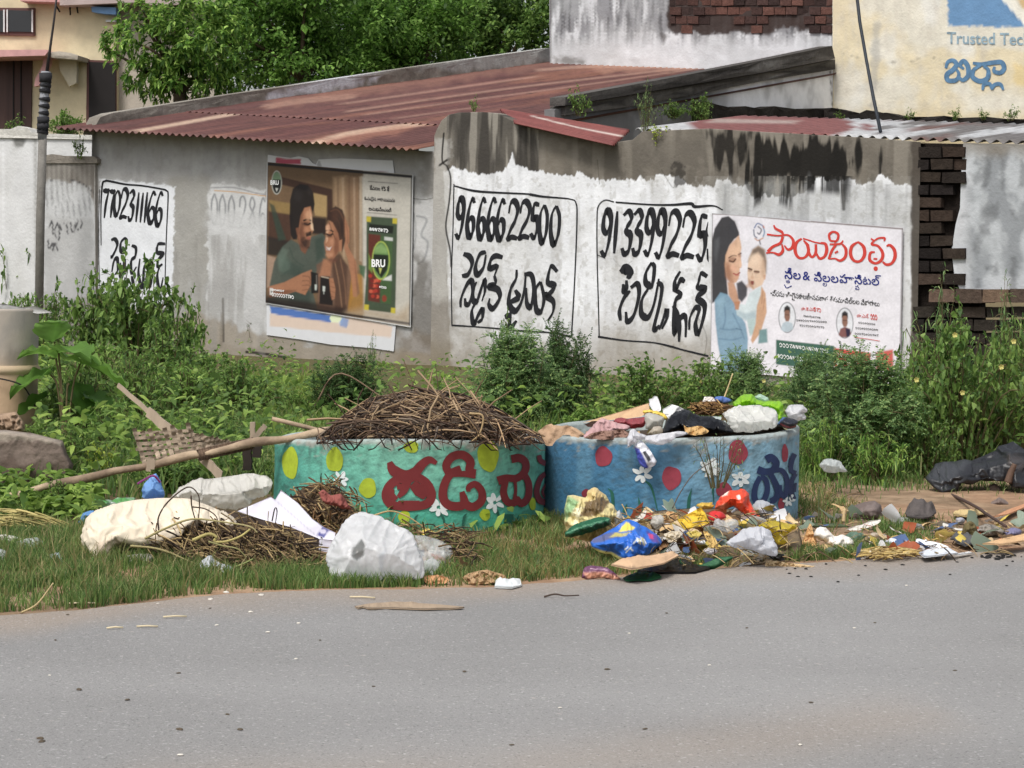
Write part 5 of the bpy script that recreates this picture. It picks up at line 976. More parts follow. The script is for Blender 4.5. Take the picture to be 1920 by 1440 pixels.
# ---------------------------------------------------------------- loose things: traced outline, real depth, creased surface
M_CLOTH = mat('dusty cloth', (255, 255, 255), .95, .08, 10, .12, 60, vcol=True, spec=.1); M_POLY = mat('thin plastic bag', (255, 255, 255), .3, .03, 10, vcol=True, trans=.45, spec=.4, crinkle=.12); M_MILKY = mat('milky plastic film', (255, 255, 255), .2, .03, 10, vcol=True, trans=.5, alpha=.82, spec=.6, crinkle=.1); M_CARD = mat('cardboard', (255, 255, 255), .9, .1, 12, .2, 60, vcol=True, spec=.15)
M_CLEAR = mat('clear plastic film', (225, 230, 232), .16, .03, 10, trans=.25, alpha=.34, spec=.5, crinkle=.1); M_PAPER = mat('paper', (255, 255, 255), .85, .04, 12, vcol=True, spec=.2, trans=.1); M_LEAFY = M_LEAF
SETTLE = []
def pillow(name, label, cat, outline, base, m=None, Y=None, depth=.12, lean=0.0, wr=.03, ws=22, step=3.2, paint=None, group=None, curve=True, cap=30, flat=False, seed=0, z=0.0, lie=False, dirx=1.0, diry=1.0, lift=0.0, parent=None, fine=1.0, fold=False, buckle=True, stiff=False):
    m = m or M_POLY; ol = [tuple(p) for p in outline]
    if m in (M_PAPER, M_CARD) and not lie and not flat: flat = True; lean = lean + .35; wr = wr * 1.3
    elif m in (M_POLY, M_ITEM, M_CLEAR, M_MILKY): wr *= .8 if m is M_ITEM else .45; ws *= .75 if m is M_ITEM else 1; depth *= .8; lean += .15
    stiff = m in (M_STONE, M_LEAF, M_CARD, M_TIN) or 'core' in name or name in ('paper_banner', 'banner_back', 'banner_tail', 'white_paper_tube', 'waste_mound', 'rubbish_core', 'straw_mat', 'crushed_can', 'yellow_plastic_disc', 'pale_tub')
    soft = m is M_CLOTH or m is M_STONE
    if curve:
        q = np.array(spline(ol + [ol[0]], 4 if soft else 3)[:-1]); jr = np.random.default_rng(len(label) * 13 + len(ol)); q = q + jr.normal(0, .35 if soft else .8, q.shape); ol = [tuple(p) for p in q]
    V2, T = fill(ol, step); n = len(ol); u, v = V2[:, 0], V2[:, 1]; d = np.maximum(sdf(u, v, ol), 0); d[:n] = 0; vb = max(p[1] for p in ol); uc = sum(p[0] for p in ol) / n
    sd2 = seed + sum(map(ord, label)) % 97; dm = min(cap, d.max() + 1e-6); td = np.clip(d / dm, 0, 1); pr = np.sqrt(1 - (1 - td) ** 2) if soft else .35 * np.sqrt(1 - (1 - td) ** 2) + .65 * td ** .9; Yb = float(G(uc, vb, z)[1]) + depth * .4 if Y is None else Y
    rd = ridge(u / ws * dirx, v / ws * diry, sd2 * 3.1, 3, sd2) - .45 + .5 * (fbm(u / ws * .5, v / ws * .5, sd2, 3, sd2) - .5)
    if not soft or fold: rd = 1.5 * (crumple(u / ws * .75, v / ws * .75, sd2) - .5) + fine * .45 * (crumple(u / ws * 2.1, v / ws * 2.1, sd2 + 5, 4) - .5) + fine * .25 * rd
    g = np.clip(d / 5, 0, 1)
    if lie: Yp = G(u, v, z + .012)[:, 1]; Zadd = wr * (rd + .5) * (.3 + .7 * g) + lift * pr; 
    else: Yp = Yb + lean * (vb - v) * Yb / F; Zadd = 0
    k = len(V2); inn = np.arange(n, k)
    if lie:
        Ft = P(u, v, Yp); Ft[:, 2] += Zadd; Bt = Ft.copy(); Bt[:, 2] -= .006
    elif flat: Ft = P(u, v, Yp - wr * rd * (.25 + .75 * g)); Bt = Ft + np.array([0, .005, 0])
    else: Ft = P(u, v, Yp - depth * .55 * pr - wr * rd * g); Bt = P(u, v, Yp + depth * .45 * pr)
    cv = Canvas(u, v, base)
    if paint: paint(cv)
    if flat or lie:
        A = np.concatenate([Ft, Bt]); Fs = [f for f in T] + [tuple(k + i for i in f[::-1]) for f in T] + [(i, (i + 1) % n, k + (i + 1) % n, k + i) for i in range(n)]; C = np.concatenate([cv.C, cv.C * .8])
    else:
        mp = np.concatenate([np.arange(n), k + np.arange(k - n)]); A = np.concatenate([Ft, Bt[n:]]); Fs = list(T) + [tuple(int(mp[i]) for i in f[::-1]) for f in T]; C = np.concatenate([cv.C, cv.C[n:]])
    Fs = [f for f in Fs if len(set(f)) > 2]; o = mk(name, A, Fs, m, parent, C, not flat or wr < .05)
    if buckle and not lie and not stiff: SETTLE.append((o, n, len(A), flat, 'jug' if name in ('plastic_bag', 'clear_bag', 'black_plastic_sheet') else 'cloth' if m is M_CLOTH else 'print' if m in (M_ITEM, M_PAPER) else 'film', k))
    return o if parent is not None else tag(o, label, cat, group)
z6 = zoomed(120, 880, 3.6923)
def pz(zf, pts): return zf(pts)
# left heap
pillow('cloth_sack', 'large cream cloth sack slumped on the verge at the left heap', 'sack', z6([(130, 470), (160, 380), (215, 300), (330, 245), (480, 215), (700, 198), (860, 205), (1000, 250), (1110, 300), (1190, 350), (1180, 400), (1000, 430), (850, 480), (640, 560), (420, 600), (330, 640), (200, 660), (150, 590)]), (216, 204, 184), M_CLOTH, None, .42, .6, .05, 40, 3.0,
       lambda c: (c.poly(z6([(240, 480), (420, 460), (430, 560), (300, 600), (220, 560)]), (186, 166, 146), 5, .6, 6), c.poly(z6([(260, 570), (400, 550), (420, 600), (300, 620)]), (112, 96, 84), 4, .8, 4)), cap=45, diry=1.5, dirx=.7, fine=.5, fold=True)
pillow('plastic_sheet', 'crumpled off-white plastic sheet lying behind the cream sack', 'plastic sheet', z6([(730, 200), (800, 130), (900, 75), (960, 58), (985, 70), (1150, 45), (1310, 25), (1440, 80), (1410, 150), (1300, 215), (1180, 280), (1000, 250), (860, 208)]), (230, 228, 222), M_POLY, 12.0, .24, .7, .085, 85, 3.0, lambda c: c.poly(z6([(1010, 160), (1200, 110), (1370, 100), (1300, 160), (1100, 200)]), (190, 188, 180), 4, .5, 5), cap=30, fine=.2)
tb = pillow('blue_bag', 'small pale blue plastic bag tied with a purple string under the cot', 'bag', z6([(545, 120), (580, 70), (630, 28), (660, 60), (684, 130), (690, 195), (560, 205), (540, 160)]), (142, 186, 236), M_POLY, 11.5, .14, 0, .04, 16, 2.5)
MB().tube(spline([P(*z6([(510, 100)])[0], 11.4), P(*z6([(560, 70)])[0], 11.38), P(*z6([(620, 45)])[0], 11.36), P(*z6([(665, 90)])[0], 11.38)], 5), .006, 5).build('string', mat('purple string', (132, 60, 120), .7), tb)
pillow('green_lined_bag', 'white plastic bag with bright green lining at the far left of the heap', 'bag', z6([(30, 205), (110, 185), (190, 182), (300, 215), (400, 190), (500, 200), (420, 250), (250, 265), (160, 295), (80, 260)]), (214, 224, 222), M_POLY, None, .14, .6, .04, 18, 2.6, lambda c: c.poly(z6([(110, 188), (200, 182), (310, 220), (400, 190), (500, 200), (380, 232), (260, 238)]), (96, 178, 84), 2, .9, 4))
pillow('blue_rag', 'crumpled blue rag poking out left of the cream sack', 'rag', z6([(100, 370), (130, 310), (180, 285), (215, 300), (170, 380), (120, 400)]), (92, 132, 178), M_CLOTH, None, .08, 0, .04, 12, 2.4)
# paper banner rolled into a cone, dark inside
pb = pillow('paper_banner', 'white paper banner folded into a cone with a dark brown back', 'banner', z6([(1200, 290), (1430, 190), (1462, 212), (1500, 142), (1620, 235), (1720, 345), (1800, 400), (1880, 440), (1870, 490), (1760, 480), (1560, 400), (1380, 350)]), (226, 224, 236), M_PAPER, 10.95, .1, .5, .025, 60, 3.0, lambda c: (c.line(z6([(1462, 212), (1700, 420), (1760, 470)]), 2, (190, 188, 204), .7), c.poly(z6([(1750, 455), (1790, 395), (1840, 415), (1800, 475)]), (80, 84, 150), 1.5, .95), c.ell(*z6([(1795, 430)])[0], 6, 5, (214, 210, 226), 1, .9)), curve=False, flat=True)
pillow('banner_back', '', '', z6([(1010, 290), (1150, 292), (1380, 350), (1560, 398), (1760, 478), (1765, 570), (1660, 540), (1480, 470), (1200, 380), (1090, 340)]), (74, 64, 58), M_PAPER, 10.85, .05, .1, .02, 50, 3.0, curve=False, flat=True, parent=pb)
pillow('banner_tail', '', '', z6([(1765, 480), (1870, 492), (1880, 560), (1830, 575), (1765, 560)]), (220, 218, 232), M_PAPER, 10.75, .05, 0, .02, 30, 3.0, curve=False, flat=True, parent=pb)
# translucent bag
cb = pillow('plastic_bag', 'big milky plastic bag with a torn handle hole, in front of the green ring', 'bag', zr8([(35, 910), (60, 840), (120, 740), (190, 680), (250, 668), (330, 690), (420, 730), (500, 770), (535, 810), (560, 880), (585, 960), (580, 1030), (470, 1040), (350, 1070), (220, 1060), (120, 1080), (60, 1010)]), (242, 243, 245), M_MILKY, None, .24, .34, .075, 58, 3.0, lambda c: (c.poly(zr8([(195, 870), (240, 822), (262, 850), (250, 910), (215, 935), (188, 910)]), (120, 122, 120), 2, .9), c.poly(zr8([(330, 900), (365, 870), (350, 990), (335, 985)]), (205, 210, 216), 3, .8)), cap=75, fine=.12)
MB().tube(spline([tuple(P(*p, 10.28)) for p in zr8([(190, 910), (196, 868), (240, 824), (263, 850), (250, 910), (214, 936), (190, 910)])], 5), .009, 6).build('handle_rim', mat('white plastic rim', (232, 233, 235), .4, trans=.2), cb, True)
pillow('clear_bag', 'clear plastic pouch lying behind and right of the milky bag', 'bag', zr8([(530, 790), (620, 800), (700, 830), (745, 870), (735, 990), (640, 1010), (580, 960), (555, 870)]), (200, 202, 200), M_CLEAR, 10.6, .12, .3, .05, 24, 3.0, cap=16)
pillow('clear_film', 'crumpled clear film with brown scraps at the base of the clear pouch', 'film', zr8([(585, 930), (650, 925), (672, 960), (640, 1020), (720, 1040), (700, 1058), (600, 1050), (578, 1000)]), (214, 206, 198), M_CLEAR, 10.25, .07, .2, .04, 12, 2.6)
for o_, lab, c_, mm in ((z6([(945, 650), (990, 605), (1030, 600), (1060, 640), (1150, 670), (1200, 720), (1060, 745), (960, 720)]), 'torn white plastic scrap in the grass below the dry stalks', (214, 218, 222), M_POLY),
    (z6([(385, 500), (420, 470), (470, 490), (480, 530), (430, 570), (390, 540)]), 'small clear bag stuck to the front of the cream sack', (205, 208, 214), M_CLEAR),
    (z6([(370, 620), (470, 590), (600, 590), (610, 660), (500, 670), (380, 668)]), 'grey-white scrap in the grass in front of the sack', (186, 184, 174), M_POLY),
    (z6([(670, 510), (730, 480), (770, 500), (780, 560), (710, 565)]), 'dark blue packet among the dry stalks', (70, 92, 120), M_ITEM),
    (z6([(680, 600), (760, 600), (850, 640), (830, 665), (700, 660)]), 'pale blue-white sheet under the dry stalks', (196, 208, 214), M_POLY),
    ([(-20, 1004), (15, 1003), (40, 1010), (62, 1022), (40, 1034), (-20, 1030)], 'pale cloth scrap at the left edge of the verge', (196, 192, 184), M_CLOTH),
    ([(30, 1016), (60, 1008), (80, 1018), (84, 1040), (40, 1044), (28, 1030)], 'clear plastic cup scrap at the left edge', (206, 210, 208), M_CLEAR),
    ([(92, 1040), (110, 1036), (118, 1050), (112, 1062), (96, 1058)], 'small bluish plastic scrap in the left grass', (190, 204, 214), M_POLY),
    ([(112, 1036), (140, 1034), (146, 1042), (128, 1052), (116, 1050)], 'small clear lid in the left grass', (206, 210, 208), M_CLEAR),
    ([(-20, 1030), (5, 1030), (12, 1046), (0, 1058), (-20, 1056)], 'pale green bottle scrap at the left edge', (176, 204, 190), M_CLEAR)):
    pillow('litter_scrap', lab, 'scrap', o_, c_, mm, None, .07, .2, .035, 12, 2.4)
pillow('white_paper', 'flat white paper on the road edge right of the clear pouch', 'paper', [(930, 1088), (975, 1086), (978, 1098), (960, 1103), (927, 1101)], (216, 220, 220), M_PAPER, lie=True, wr=.03, ws=16, curve=False, step=2.2)
pillow('brown_peel', 'crumpled brown paper on the road edge between bag and white paper', 'paper', [(866, 1082), (900, 1070), (940, 1076), (950, 1088), (910, 1094), (880, 1096)], (176, 146, 112), M_PAPER, None, .05, .8, .05, 10, 2.2)
pillow('orange_peel_scrap', 'orange-brown scrap at the foot of the clear pouch', 'scrap', [(792, 1082), (820, 1078), (842, 1086), (832, 1094), (800, 1094)], (200, 152, 112), M_PAPER, None, .04, .4, .03, 10, 2.2)
pillow('red_cloth', 'faded red rag on the hay left of the green ring', 'rag', z6([(1760, 160), (1800, 140), (1850, 180), (1915, 170), (1960, 230), (1990, 280), (1900, 260), (1800, 230)]), (138, 82, 76), M_CLOTH, 11.15, .08, .3, .05, 14, 2.4)

# heaps of stalks nobody could count
def heap(name, label, poly, n, cols, ln, rad, Y0, Y1, seed, bias=0.0, spread=.6, core=None, sag=.1, dome=False, ground=False):
    r = np.random.default_rng(seed); q = sample_px(poly, n, r); mb = MB(); uc_ = (min(p[0] for p in poly) + max(p[0] for p in poly)) / 2; hw_ = max(p[0] for p in poly) - uc_; lo = min(p[1] for p in poly); hi = max(p[1] for p in poly)
    for i in range(n):
        u, v = q[i]; f = (v - lo) / (hi - lo + 1e-6); Yc = (float(G(u, v, .03)[1]) if ground else Y1 + (Y0 - Y1) * f ** .8) + r.normal(0, .01 if ground else .05); an = bias + r.normal(0, spread); L_ = ln * r.uniform(.35, 1.25); k = 5; t = np.linspace(-.5, .5, k); bow = r.normal(0, .08) * L_
        uu = u + np.cos(an) * L_ * t + np.sin(an) * bow * (1 - 4 * t * t); vv = v + np.sin(an) * L_ * t + abs(bow) * .5 * (4 * t * t) - sag * L_ * (1 - 4 * t * t) * .5
        if dome: sl_ = (u - uc_) / hw_; vv = vv + (uu - u) * .5 * sl_; vv = np.maximum(vv, np.interp(uu, [p[0] for p in poly[:8]], [p[1] for p in poly[:8]]) - 4); uu = np.clip(uu, uc_ - hw_ * 1.03, uc_ + hw_ * 1.03)
        vv = np.minimum(vv, hi + 4); YY = Yc + r.normal(0, .12) * t; p = P(uu, vv, YY); rr = rad * r.uniform(.5, 1.4); c = lin(cols[r.integers(len(cols))]) * r.uniform(.75, 1.2)
        mb.tube(p, [rr, rr, rr * .9, rr * .8, rr * .5], 4, tuple(c), cap=False)
    o = mb.build(name, mat('dry stalks', (255, 255, 255), .9, .15, 8, vcol=True, spec=.15), None, True)
    return tag(o, label, name.replace('_', ' '), None, 'stuff')
BR = [(104, 94, 84), (128, 114, 100), (92, 82, 74), (86, 68, 56), (62, 49, 43), (104, 84, 68), (74, 58, 50), (46, 38, 35), (160, 134, 104), (52, 42, 38)]
pillow('brush_core', 'dark matted core of the twig heap on the green ring', 'brush', [(590, 828), (640, 812), (690, 784), (730, 764), (790, 754), (850, 764), (910, 788), (960, 812), (1000, 828), (800, 832)], (50, 40, 35), M_CLOTH, 12.75, .8, .2, .14, 14, 4.0, cap=60)
heap('brush_pile', 'tangled heap of dry brown twigs piled on the green ring', [(600, 822), (640, 786), (690, 752), (790, 732), (870, 744), (930, 768), (990, 806), (1016, 822), (800, 828)], 900, BR, 105, .0042, 11.95, 12.9, 71, .08, .5, dome=True, sag=.35)
heap('brush_pile', 'loose crooked sticks splaying out of the twig heap on the green ring', [(640, 800), (700, 765), (800, 750), (880, 765), (960, 800), (800, 815)], 120, [(120, 98, 80), (160, 136, 108), (96, 80, 68), (176, 152, 122)], 150, .0048, 11.9, 12.4, 79, .05, .75)
heap('brush_pile', 'loose hanging twigs along the rim of the green ring', [(600, 812), (1005, 812), (1010, 840), (760, 836), (600, 836)], 60, BR[2:], 60, .0045, 11.78, 11.86, 72, .8, .8)
ST = [(150, 130, 96), (120, 100, 76), (92, 76, 60), (70, 58, 48), (172, 150, 108), (58, 50, 44)]
pillow('stalk_core', 'dark matted core of the stalk heap beside the cream sack', 'stalks', z6([(540, 560), (700, 430), (860, 370), (1150, 360), (1400, 420), (1600, 460), (1760, 600), (1760, 670), (1400, 670), (1150, 640), (820, 600)]), (70, 58, 48), M_CLOTH, None, .3, .7, .1, 12, 4.0, cap=40)
heap('stalk_heap', 'heap of dry brown stalks and straw beside the cream sack', z6([(540, 540), (700, 420), (880, 360), (1200, 370), (1500, 420), (1700, 520), (1800, 640), (1780, 690), (1400, 700), (1150, 660), (800, 620)]), 760, ST + [(166, 144, 108), (140, 118, 90)], 60, .0033, 10.3, 10.75, 73, .35, .6)
pillow('hay_core', 'dark matted core of the hay clump left of the green ring', 'hay', z6([(1560, 210), (1650, 130), (1740, 100), (1850, 90), (1960, 150), (2020, 260), (2060, 330), (1900, 380), (1700, 330)]), (74, 62, 50), M_CLOTH, 11.95, .2, .4, .1, 12, 3.4, cap=30)
heap('hay_clump', 'clump of brown hay leaning on the left front of the green ring', [(540, 940), (570, 912), (600, 900), (640, 905), (668, 930), (690, 965), (705, 1000), (660, 1018), (590, 1010), (550, 970)], 330, ST + [(146, 116, 84)], 42, .0035, 11.15, 11.7, 74, .6, .9)
heap('hay_clump', 'dry litter of leaves and straw between the milky bag and the green ring', [(700, 975), (830, 985), (900, 1000), (905, 1060), (850, 1075), (830, 1010), (740, 990)], 130, ST, 46, .0035, 10.5, 10.95, 75, .2, .6)
heap('straw_litter', 'scattered straw and husks on the ground right of the blue ring', [(1490, 905), (1560, 895), (1720, 985), (1900, 985), (1900, 1040), (1640, 1050), (1380, 1060), (1330, 1020), (1480, 1000)], 210, ST + [(176, 152, 112), (160, 134, 100)], 34, .0028, 9.9, 11.9, 76, .05, .5, ground=True)
heap('straw_litter', 'straw and husks under the rubbish in front of the blue ring', [(1110, 985), (1180, 950), (1300, 965), (1470, 960), (1490, 1020), (1360, 1062), (1180, 1070)], 200, ST + [(176, 156, 118)], 36, .0028, 10.6, 11.4, 77, .1, .7)
heap('straw_litter', 'cut yellowish straw lying at the left edge of the verge', [(-40, 955), (60, 960), (120, 985), (90, 995), (-40, 985)], 40, [(160, 150, 96), (142, 134, 86), (180, 166, 112)], 90, .005, 11.3, 11.9, 78, .22, .15)
def stalk(name, label, pts, Y, r, c, cat='stalk', group=None):
    Yl = Y if hasattr(Y, '__len__') else [Y] * len(pts); q = spline([(*p, y) for p, y in zip(pts, Yl)], 6); q = np.array(q); n = len(q)
    o = MB().tube(P(q[:, 0], q[:, 1], q[:, 2]), np.linspace(r, r * .6, n), 6).build(name, mat('stalk ' + str(c), c, .75, .2, 12), None, True); return tag(o, label, cat, group)
gS = 'stalks on the left heap'
stalk('yellow_stalk', 'thick yellow stalk arching along the top of the stalk heap', z6([(560, 480), (700, 410), (880, 345), (1080, 362), (1280, 395), (1340, 440)]), 10.25, .0065, (156, 146, 104), 'stalk', gS)
stalk('yellow_stalk', 'yellow stalk slanting down over the grass below the heap', z6([(460, 530), (620, 545), (740, 580), (840, 625), (935, 662)]), 10.2, .006, (150, 140, 98), 'stalk', gS)
stalk('yellow_stalk', 'looped thick yellow stalk in the middle of the heap', z6([(890, 492), (1000, 448), (1055, 470), (1040, 500), (1120, 500), (1220, 465), (1290, 415)]), 10.22, .009, (166, 154, 98), 'stalk', gS)
stalk('yellow_stalk', 'forked green-yellow stalk below the looped one', z6([(1000, 500), (1100, 530), (1200, 550), (1262, 610)]), 10.2, .005, (136, 132, 88), 'stalk', gS)
stalk('yellow_stalk', 'short green stalk at the lower right of the heap', z6([(1180, 680), (1250, 650), (1310, 620)]), 10.15, .006, (126, 134, 82), 'stalk', gS)
stalk('dark_stalk', 'thin dark stalk arching high over the cream sack', z6([(655, 420), (655, 330), (720, 225), (850, 125), (920, 160), (938, 240), (922, 430)]), 10.25, .0045, (70, 56, 46), 'stalk', gS)
stalk('dark_stalk', 'thin dark stalk rising inside the high arch', z6([(880, 180), (885, 260), (905, 340), (915, 420)]), 10.25, .004, (74, 60, 48), 'stalk', gS)
stalk('dark_stalk', 'thin dark stalk curving over to the banner', z6([(890, 260), (980, 275), (1055, 330), (1065, 420)]), 10.25, .004, (74, 60, 48), 'stalk', gS)
stalk('dark_stalk', 'thin bent wire-like stalk standing over the banner back', z6([(1440, 360), (1460, 270), (1475, 290), (1462, 380)]), 10.5, .004, (66, 60, 56), 'stalk', gS)

# ---------------------------------------------------------------- woven cot, slab, pipe
cot = thing('broken_cot', 'broken wooden cot with torn woven webbing, tipped between stone slab and green ring', 'cot', tuple(G(380, 905)))
M_POLE = mat('weathered pole', (172, 152, 128), .9, .25, 7, .4, 20, col2=(120, 102, 86)); M_PLANK = mat('grey plank', (158, 142, 124), .9, .25, 6, .4, 30, stretch=(1, 1, .2))
pp = [(-30, 943, 12.5), (60, 920, 12.5), (150, 898, 12.5), (280, 872, 12.45), (380, 850, 12.4), (470, 832, 12.3), (560, 818, 12.2), (640, 806, 12.1)]
q = np.array(spline(pp, 4)); MB().tube(P(q[:, 0], q[:, 1] + 2 * np.sin(q[:, 0] * .05), q[:, 2]), .024 + .004 * np.sin(np.arange(len(q))), 8).build('pole', M_POLE, cot, True)
MB().tube(P(np.array([510, 540, 580, 640]), np.array([785, 792, 802, 818]), 12.3), .013, 7).build('pole', M_POLE, cot, True)
def board(name, a, b, w_, Y0, Y1, th, m, par):
    A, B = P(*a, Y0), P(*b, Y1); d = nrm(B - A); s_ = nrm(np.cross(d, [0, 1, .2])) * w_ / 2; n_ = np.array([0, th, 0]); mb = MB(); N = 6; pr = None
    for i in range(N):
        t0, t1 = i / N, (i + 1) / N - .0; p, r = A + (B - A) * t0 + s_ * .12 * math.sin(i * 2.1), A + (B - A) * t1 + s_ * .12 * math.sin((i + 1) * 2.1)
        mb.hexa([p - s_, p + s_, p + s_ + n_, p - s_ + n_], [r - s_, r + s_, r + s_ + n_, r - s_ + n_])
    return mb.build(name, m, par)
board('slat', (220, 722), (285, 778), .028, 13.3, 13.0, .03, M_PLANK, cot); board('slat', (276, 772), (350, 834), .062, 13.0, 12.7, .03, M_PLANK, cot); board('slat', (362, 842), (415, 894), .06, 12.6, 12.2, .03, M_PLANK, cot)
for a, b in (((462, 836), (464, 882)), ((482, 836), (480, 858))): board('leg', a, b, .05, 12.5, 12.5, .05, mat('dark cot leg', (52, 44, 40), .9, .2, 8), cot)
board('leg', (473, 792), (473, 826), .028, 12.5, 12.5, .04, M_PLANK, cot); board('brace', (476, 822), (497, 798), .03, 12.5, 12.5, .02, M_PLANK, cot)
def weave(poly, rows, cols, name):
    mb = MB(); r = np.random.default_rng(91); A, B, C_, D_ = [np.array(p, float) for p in poly]
    def at(s, t): p = (A * (1 - s) + B * s) * (1 - t) + (D_ * (1 - s) + C_ * s) * t; return p
    def strip(f, w_, ph, n=22):
        L_, R_ = [], []
        for i in range(n + 1):
            t = i / n; p = f(t); q = f(min(1, t + .02)) - f(max(0, t - .02)); nn = np.array([-q[1], q[0]]); nn /= np.hypot(*nn) + 1e-9; yy = 12.55 + .006 * math.sin(t * ph * math.pi) + .03 * math.sin(t * 3)
            L_.append(P(*(p + nn * w_ / 2), yy)); R_.append(P(*(p - nn * w_ / 2), yy))
        c = lin((160, 144, 126)) * r.uniform(.7, 1.15); k = n + 1
        mb.add(L_ + R_, [(i, i + 1, k + i + 1, k + i) for i in range(n)], tuple(c))
    for i in range(rows): j = r.normal(0, .02, 2); a, b = max(0, r.uniform(-.05, .06)), min(1, r.uniform(.88, 1.06)); s = (i + .5) / rows; strip(lambda t: at(a + (b - a) * t, s + j[0] * (1 - t) + j[1] * t), 6.0, cols + (i % 2))
    for i in range(cols): j = r.normal(0, .015, 2); a = r.uniform(-.28, .1); b = r.uniform(.9, 1.1); s = (i + .5) / cols; strip(lambda t: at(s + j[0] * (1 - t) + j[1] * t, a + (b - a) * t), 8.5, rows + (i % 2))
    return mb
weave([(243, 808), (360, 802), (372, 856), (262, 866)], 6, 8, 0).build('woven_webbing', mat('cot webbing', (255, 255, 255), .9, .25, 16, .3, 60, vcol=True, spec=.15), cot)
weave([(352, 808), (440, 832), (462, 842), (372, 862)], 6, 9, 0).build('woven_webbing', MATS['cot webbing'], cot)
wb = MB()
for i in range(46): t = i / 45; u = 372 + t * 100; v = 858 - t * 22; wb.tube(P(np.array([u - 3, u, u + 3, u + 2]), np.array([v - 12, v - 15, v - 6, v + 6]), 12.38), .008, 4, tuple(lin((112, 94, 80)) * (.7 + .5 * ((i * 7) % 5) / 5)))
wb.build('lashing', MATS['cot webbing'], cot, True)
for u, v0, v1 in ((280, 860, 884), (287, 862, 880)): board('strap', (u, v0), (u - 2, v1), .028, 12.36, 12.36, .008, M_PLANK, cot)
sb = pillow('stone_slab', 'heavy dark grey stone slab at the left edge under the cot pole', 'stone slab', [(-60, 806), (10, 806), (60, 812), (118, 826), (126, 850), (138, 872), (130, 900), (120, 935), (60, 948), (-60, 950)], (110, 98, 90), M_STONE, 13.6, .8, .12, .03, 40, 4.0, lambda c: (c.poly([(-60, 806), (10, 806), (60, 812), (118, 826), (124, 834), (60, 826), (-60, 822)], (152, 142, 130), 3, .9, 6), c.poly([(-60, 860), (130, 868), (130, 950), (-60, 950)], (78, 66, 58), 12, .8, 16, .05)), cap=7, curve=False)
pipe = thing('concrete_pipe', 'upright concrete pipe with a collar under a bent tin sheet, left edge', 'pipe', tuple(P(6, 835, 16.2)))
yc = 16.2; xc = float(P(6, 700, yc)[0]); zt_ = float(P(6, 578, yc)[2]); R_ = .258
M_PIPE = mat('smooth cast concrete', (255, 255, 255), .9, .06, 6, .12, 40, vcol=True, spec=.15)
def turned(prof, n, name, m, par, base, paint):
    th = np.linspace(0, 2 * np.pi, n + 1); pr = np.array(prof); V = np.stack([xc + np.sin(th)[:, None] * pr[None, :, 0], yc - np.cos(th)[:, None] * pr[None, :, 0], np.repeat(pr[None, :, 1], n + 1, 0)], -1); U, Vv = proj(V); c = Canvas(U, Vv, base); paint(c); return mk(name, V, grid_faces(n + 1, len(pr)), m, par, c.C, True)
def paint_pipe(c):
    c.mixin(np.arange(len(c.U)), .6 * sm(.45, .65, fbm(c.U * .03, c.V * .03, seed=301)), (150, 146, 140)); c.mixin(np.arange(len(c.U)), .8 * sm(650, 720, c.V), (190, 160, 128)); c.mixin(np.arange(len(c.U)), .6 * sm(.5, .7, fbm(c.U * .02, c.V * .015, seed=302)), (122, 116, 108)); c.mixin(np.arange(len(c.U)), .7 * sm(770, 800, c.V), (120, 106, 92))
turned([(R_, -.1)] + [(R_, zt_ * i / 60) for i in range(61)] + [(R_ - .05, zt_), (R_ - .05, zt_ - .3)], 60, 'pipe_body', M_PIPE, pipe, (168, 160, 150), paint_pipe)
zc = float(P(40, 692, yc)[2]); turned([(R_ - .002, zc - .04)] + [(R_ + .018 * math.sin(i / 8 * math.pi), zc - .035 + .07 * i / 8) for i in range(9)], 60, 'collar', M_PIPE, pipe, (186, 166, 140), lambda c: None)
MB().tube(spline([P(-20, 708, 15.9), P(10, 712, 15.9), P(40, 722, 15.92), P(56, 742, 15.98), P(66, 762, 16.05)], 5), .006, 5).build('wire', mat('black wire', (34, 30, 30), .6), pipe, True)
pillow('tin_sheet', 'bent grey tin sheet lying on top of the concrete pipe', 'tin sheet', [(-40, 568), (10, 570), (40, 576), (66, 574), (98, 586), (72, 588), (40, 584), (-40, 580)], (168, 168, 166), M_TIN, 16.1, .4, 0, .02, 30, 3.0, flat=True, curve=False)
pillow('rubble_lump', 'crumbled brown rubble at the foot of the concrete pipe', 'rubble', [(-30, 790), (0, 776), (30, 772), (44, 790), (50, 812), (20, 818), (-30, 816)], (150, 128, 108), M_STONE, 15.3, .25, .2, .12, 9, 2.6, curve=False)
# ---------------------------------------------------------------- rubbish on and before the blue ring
gT, gF = 'rubbish piled on the blue ring', 'rubbish on the ground before the blue ring'
pillow('rubbish_core', 'dark soft filling of matted waste inside the blue ring', 'waste', [(1028, 828), (1070, 818), (1200, 806), (1340, 798), (1440, 794), (1482, 798), (1480, 806), (1400, 812), (1290, 824), (1160, 832)], (70, 60, 52), M_CLOTH, 13.3, .7, .2, .1, 16, 4.0, group=gT, cap=50)
def R(name, label, cat, pts, c, m=None, Y=None, depth=.1, lean=.2, wr=.035, ws=16, zf=zr1, grp=None, paint=None, **k): return pillow(name, label, cat, zf(pts), c, m, Y, depth, lean, wr, ws, k.pop('step', 2.6), paint, grp, k.pop('curve', True), **k)
R('cardboard_flap', 'long tan cardboard flap lying highest at the left of the blue ring', 'cardboard', [(115, 325), (300, 270), (550, 195), (556, 245), (500, 285), (390, 300), (230, 312)], (198, 166, 132), M_CARD, 13.25, .03, .6, .03, 50, grp=gT, flat=True, curve=False)
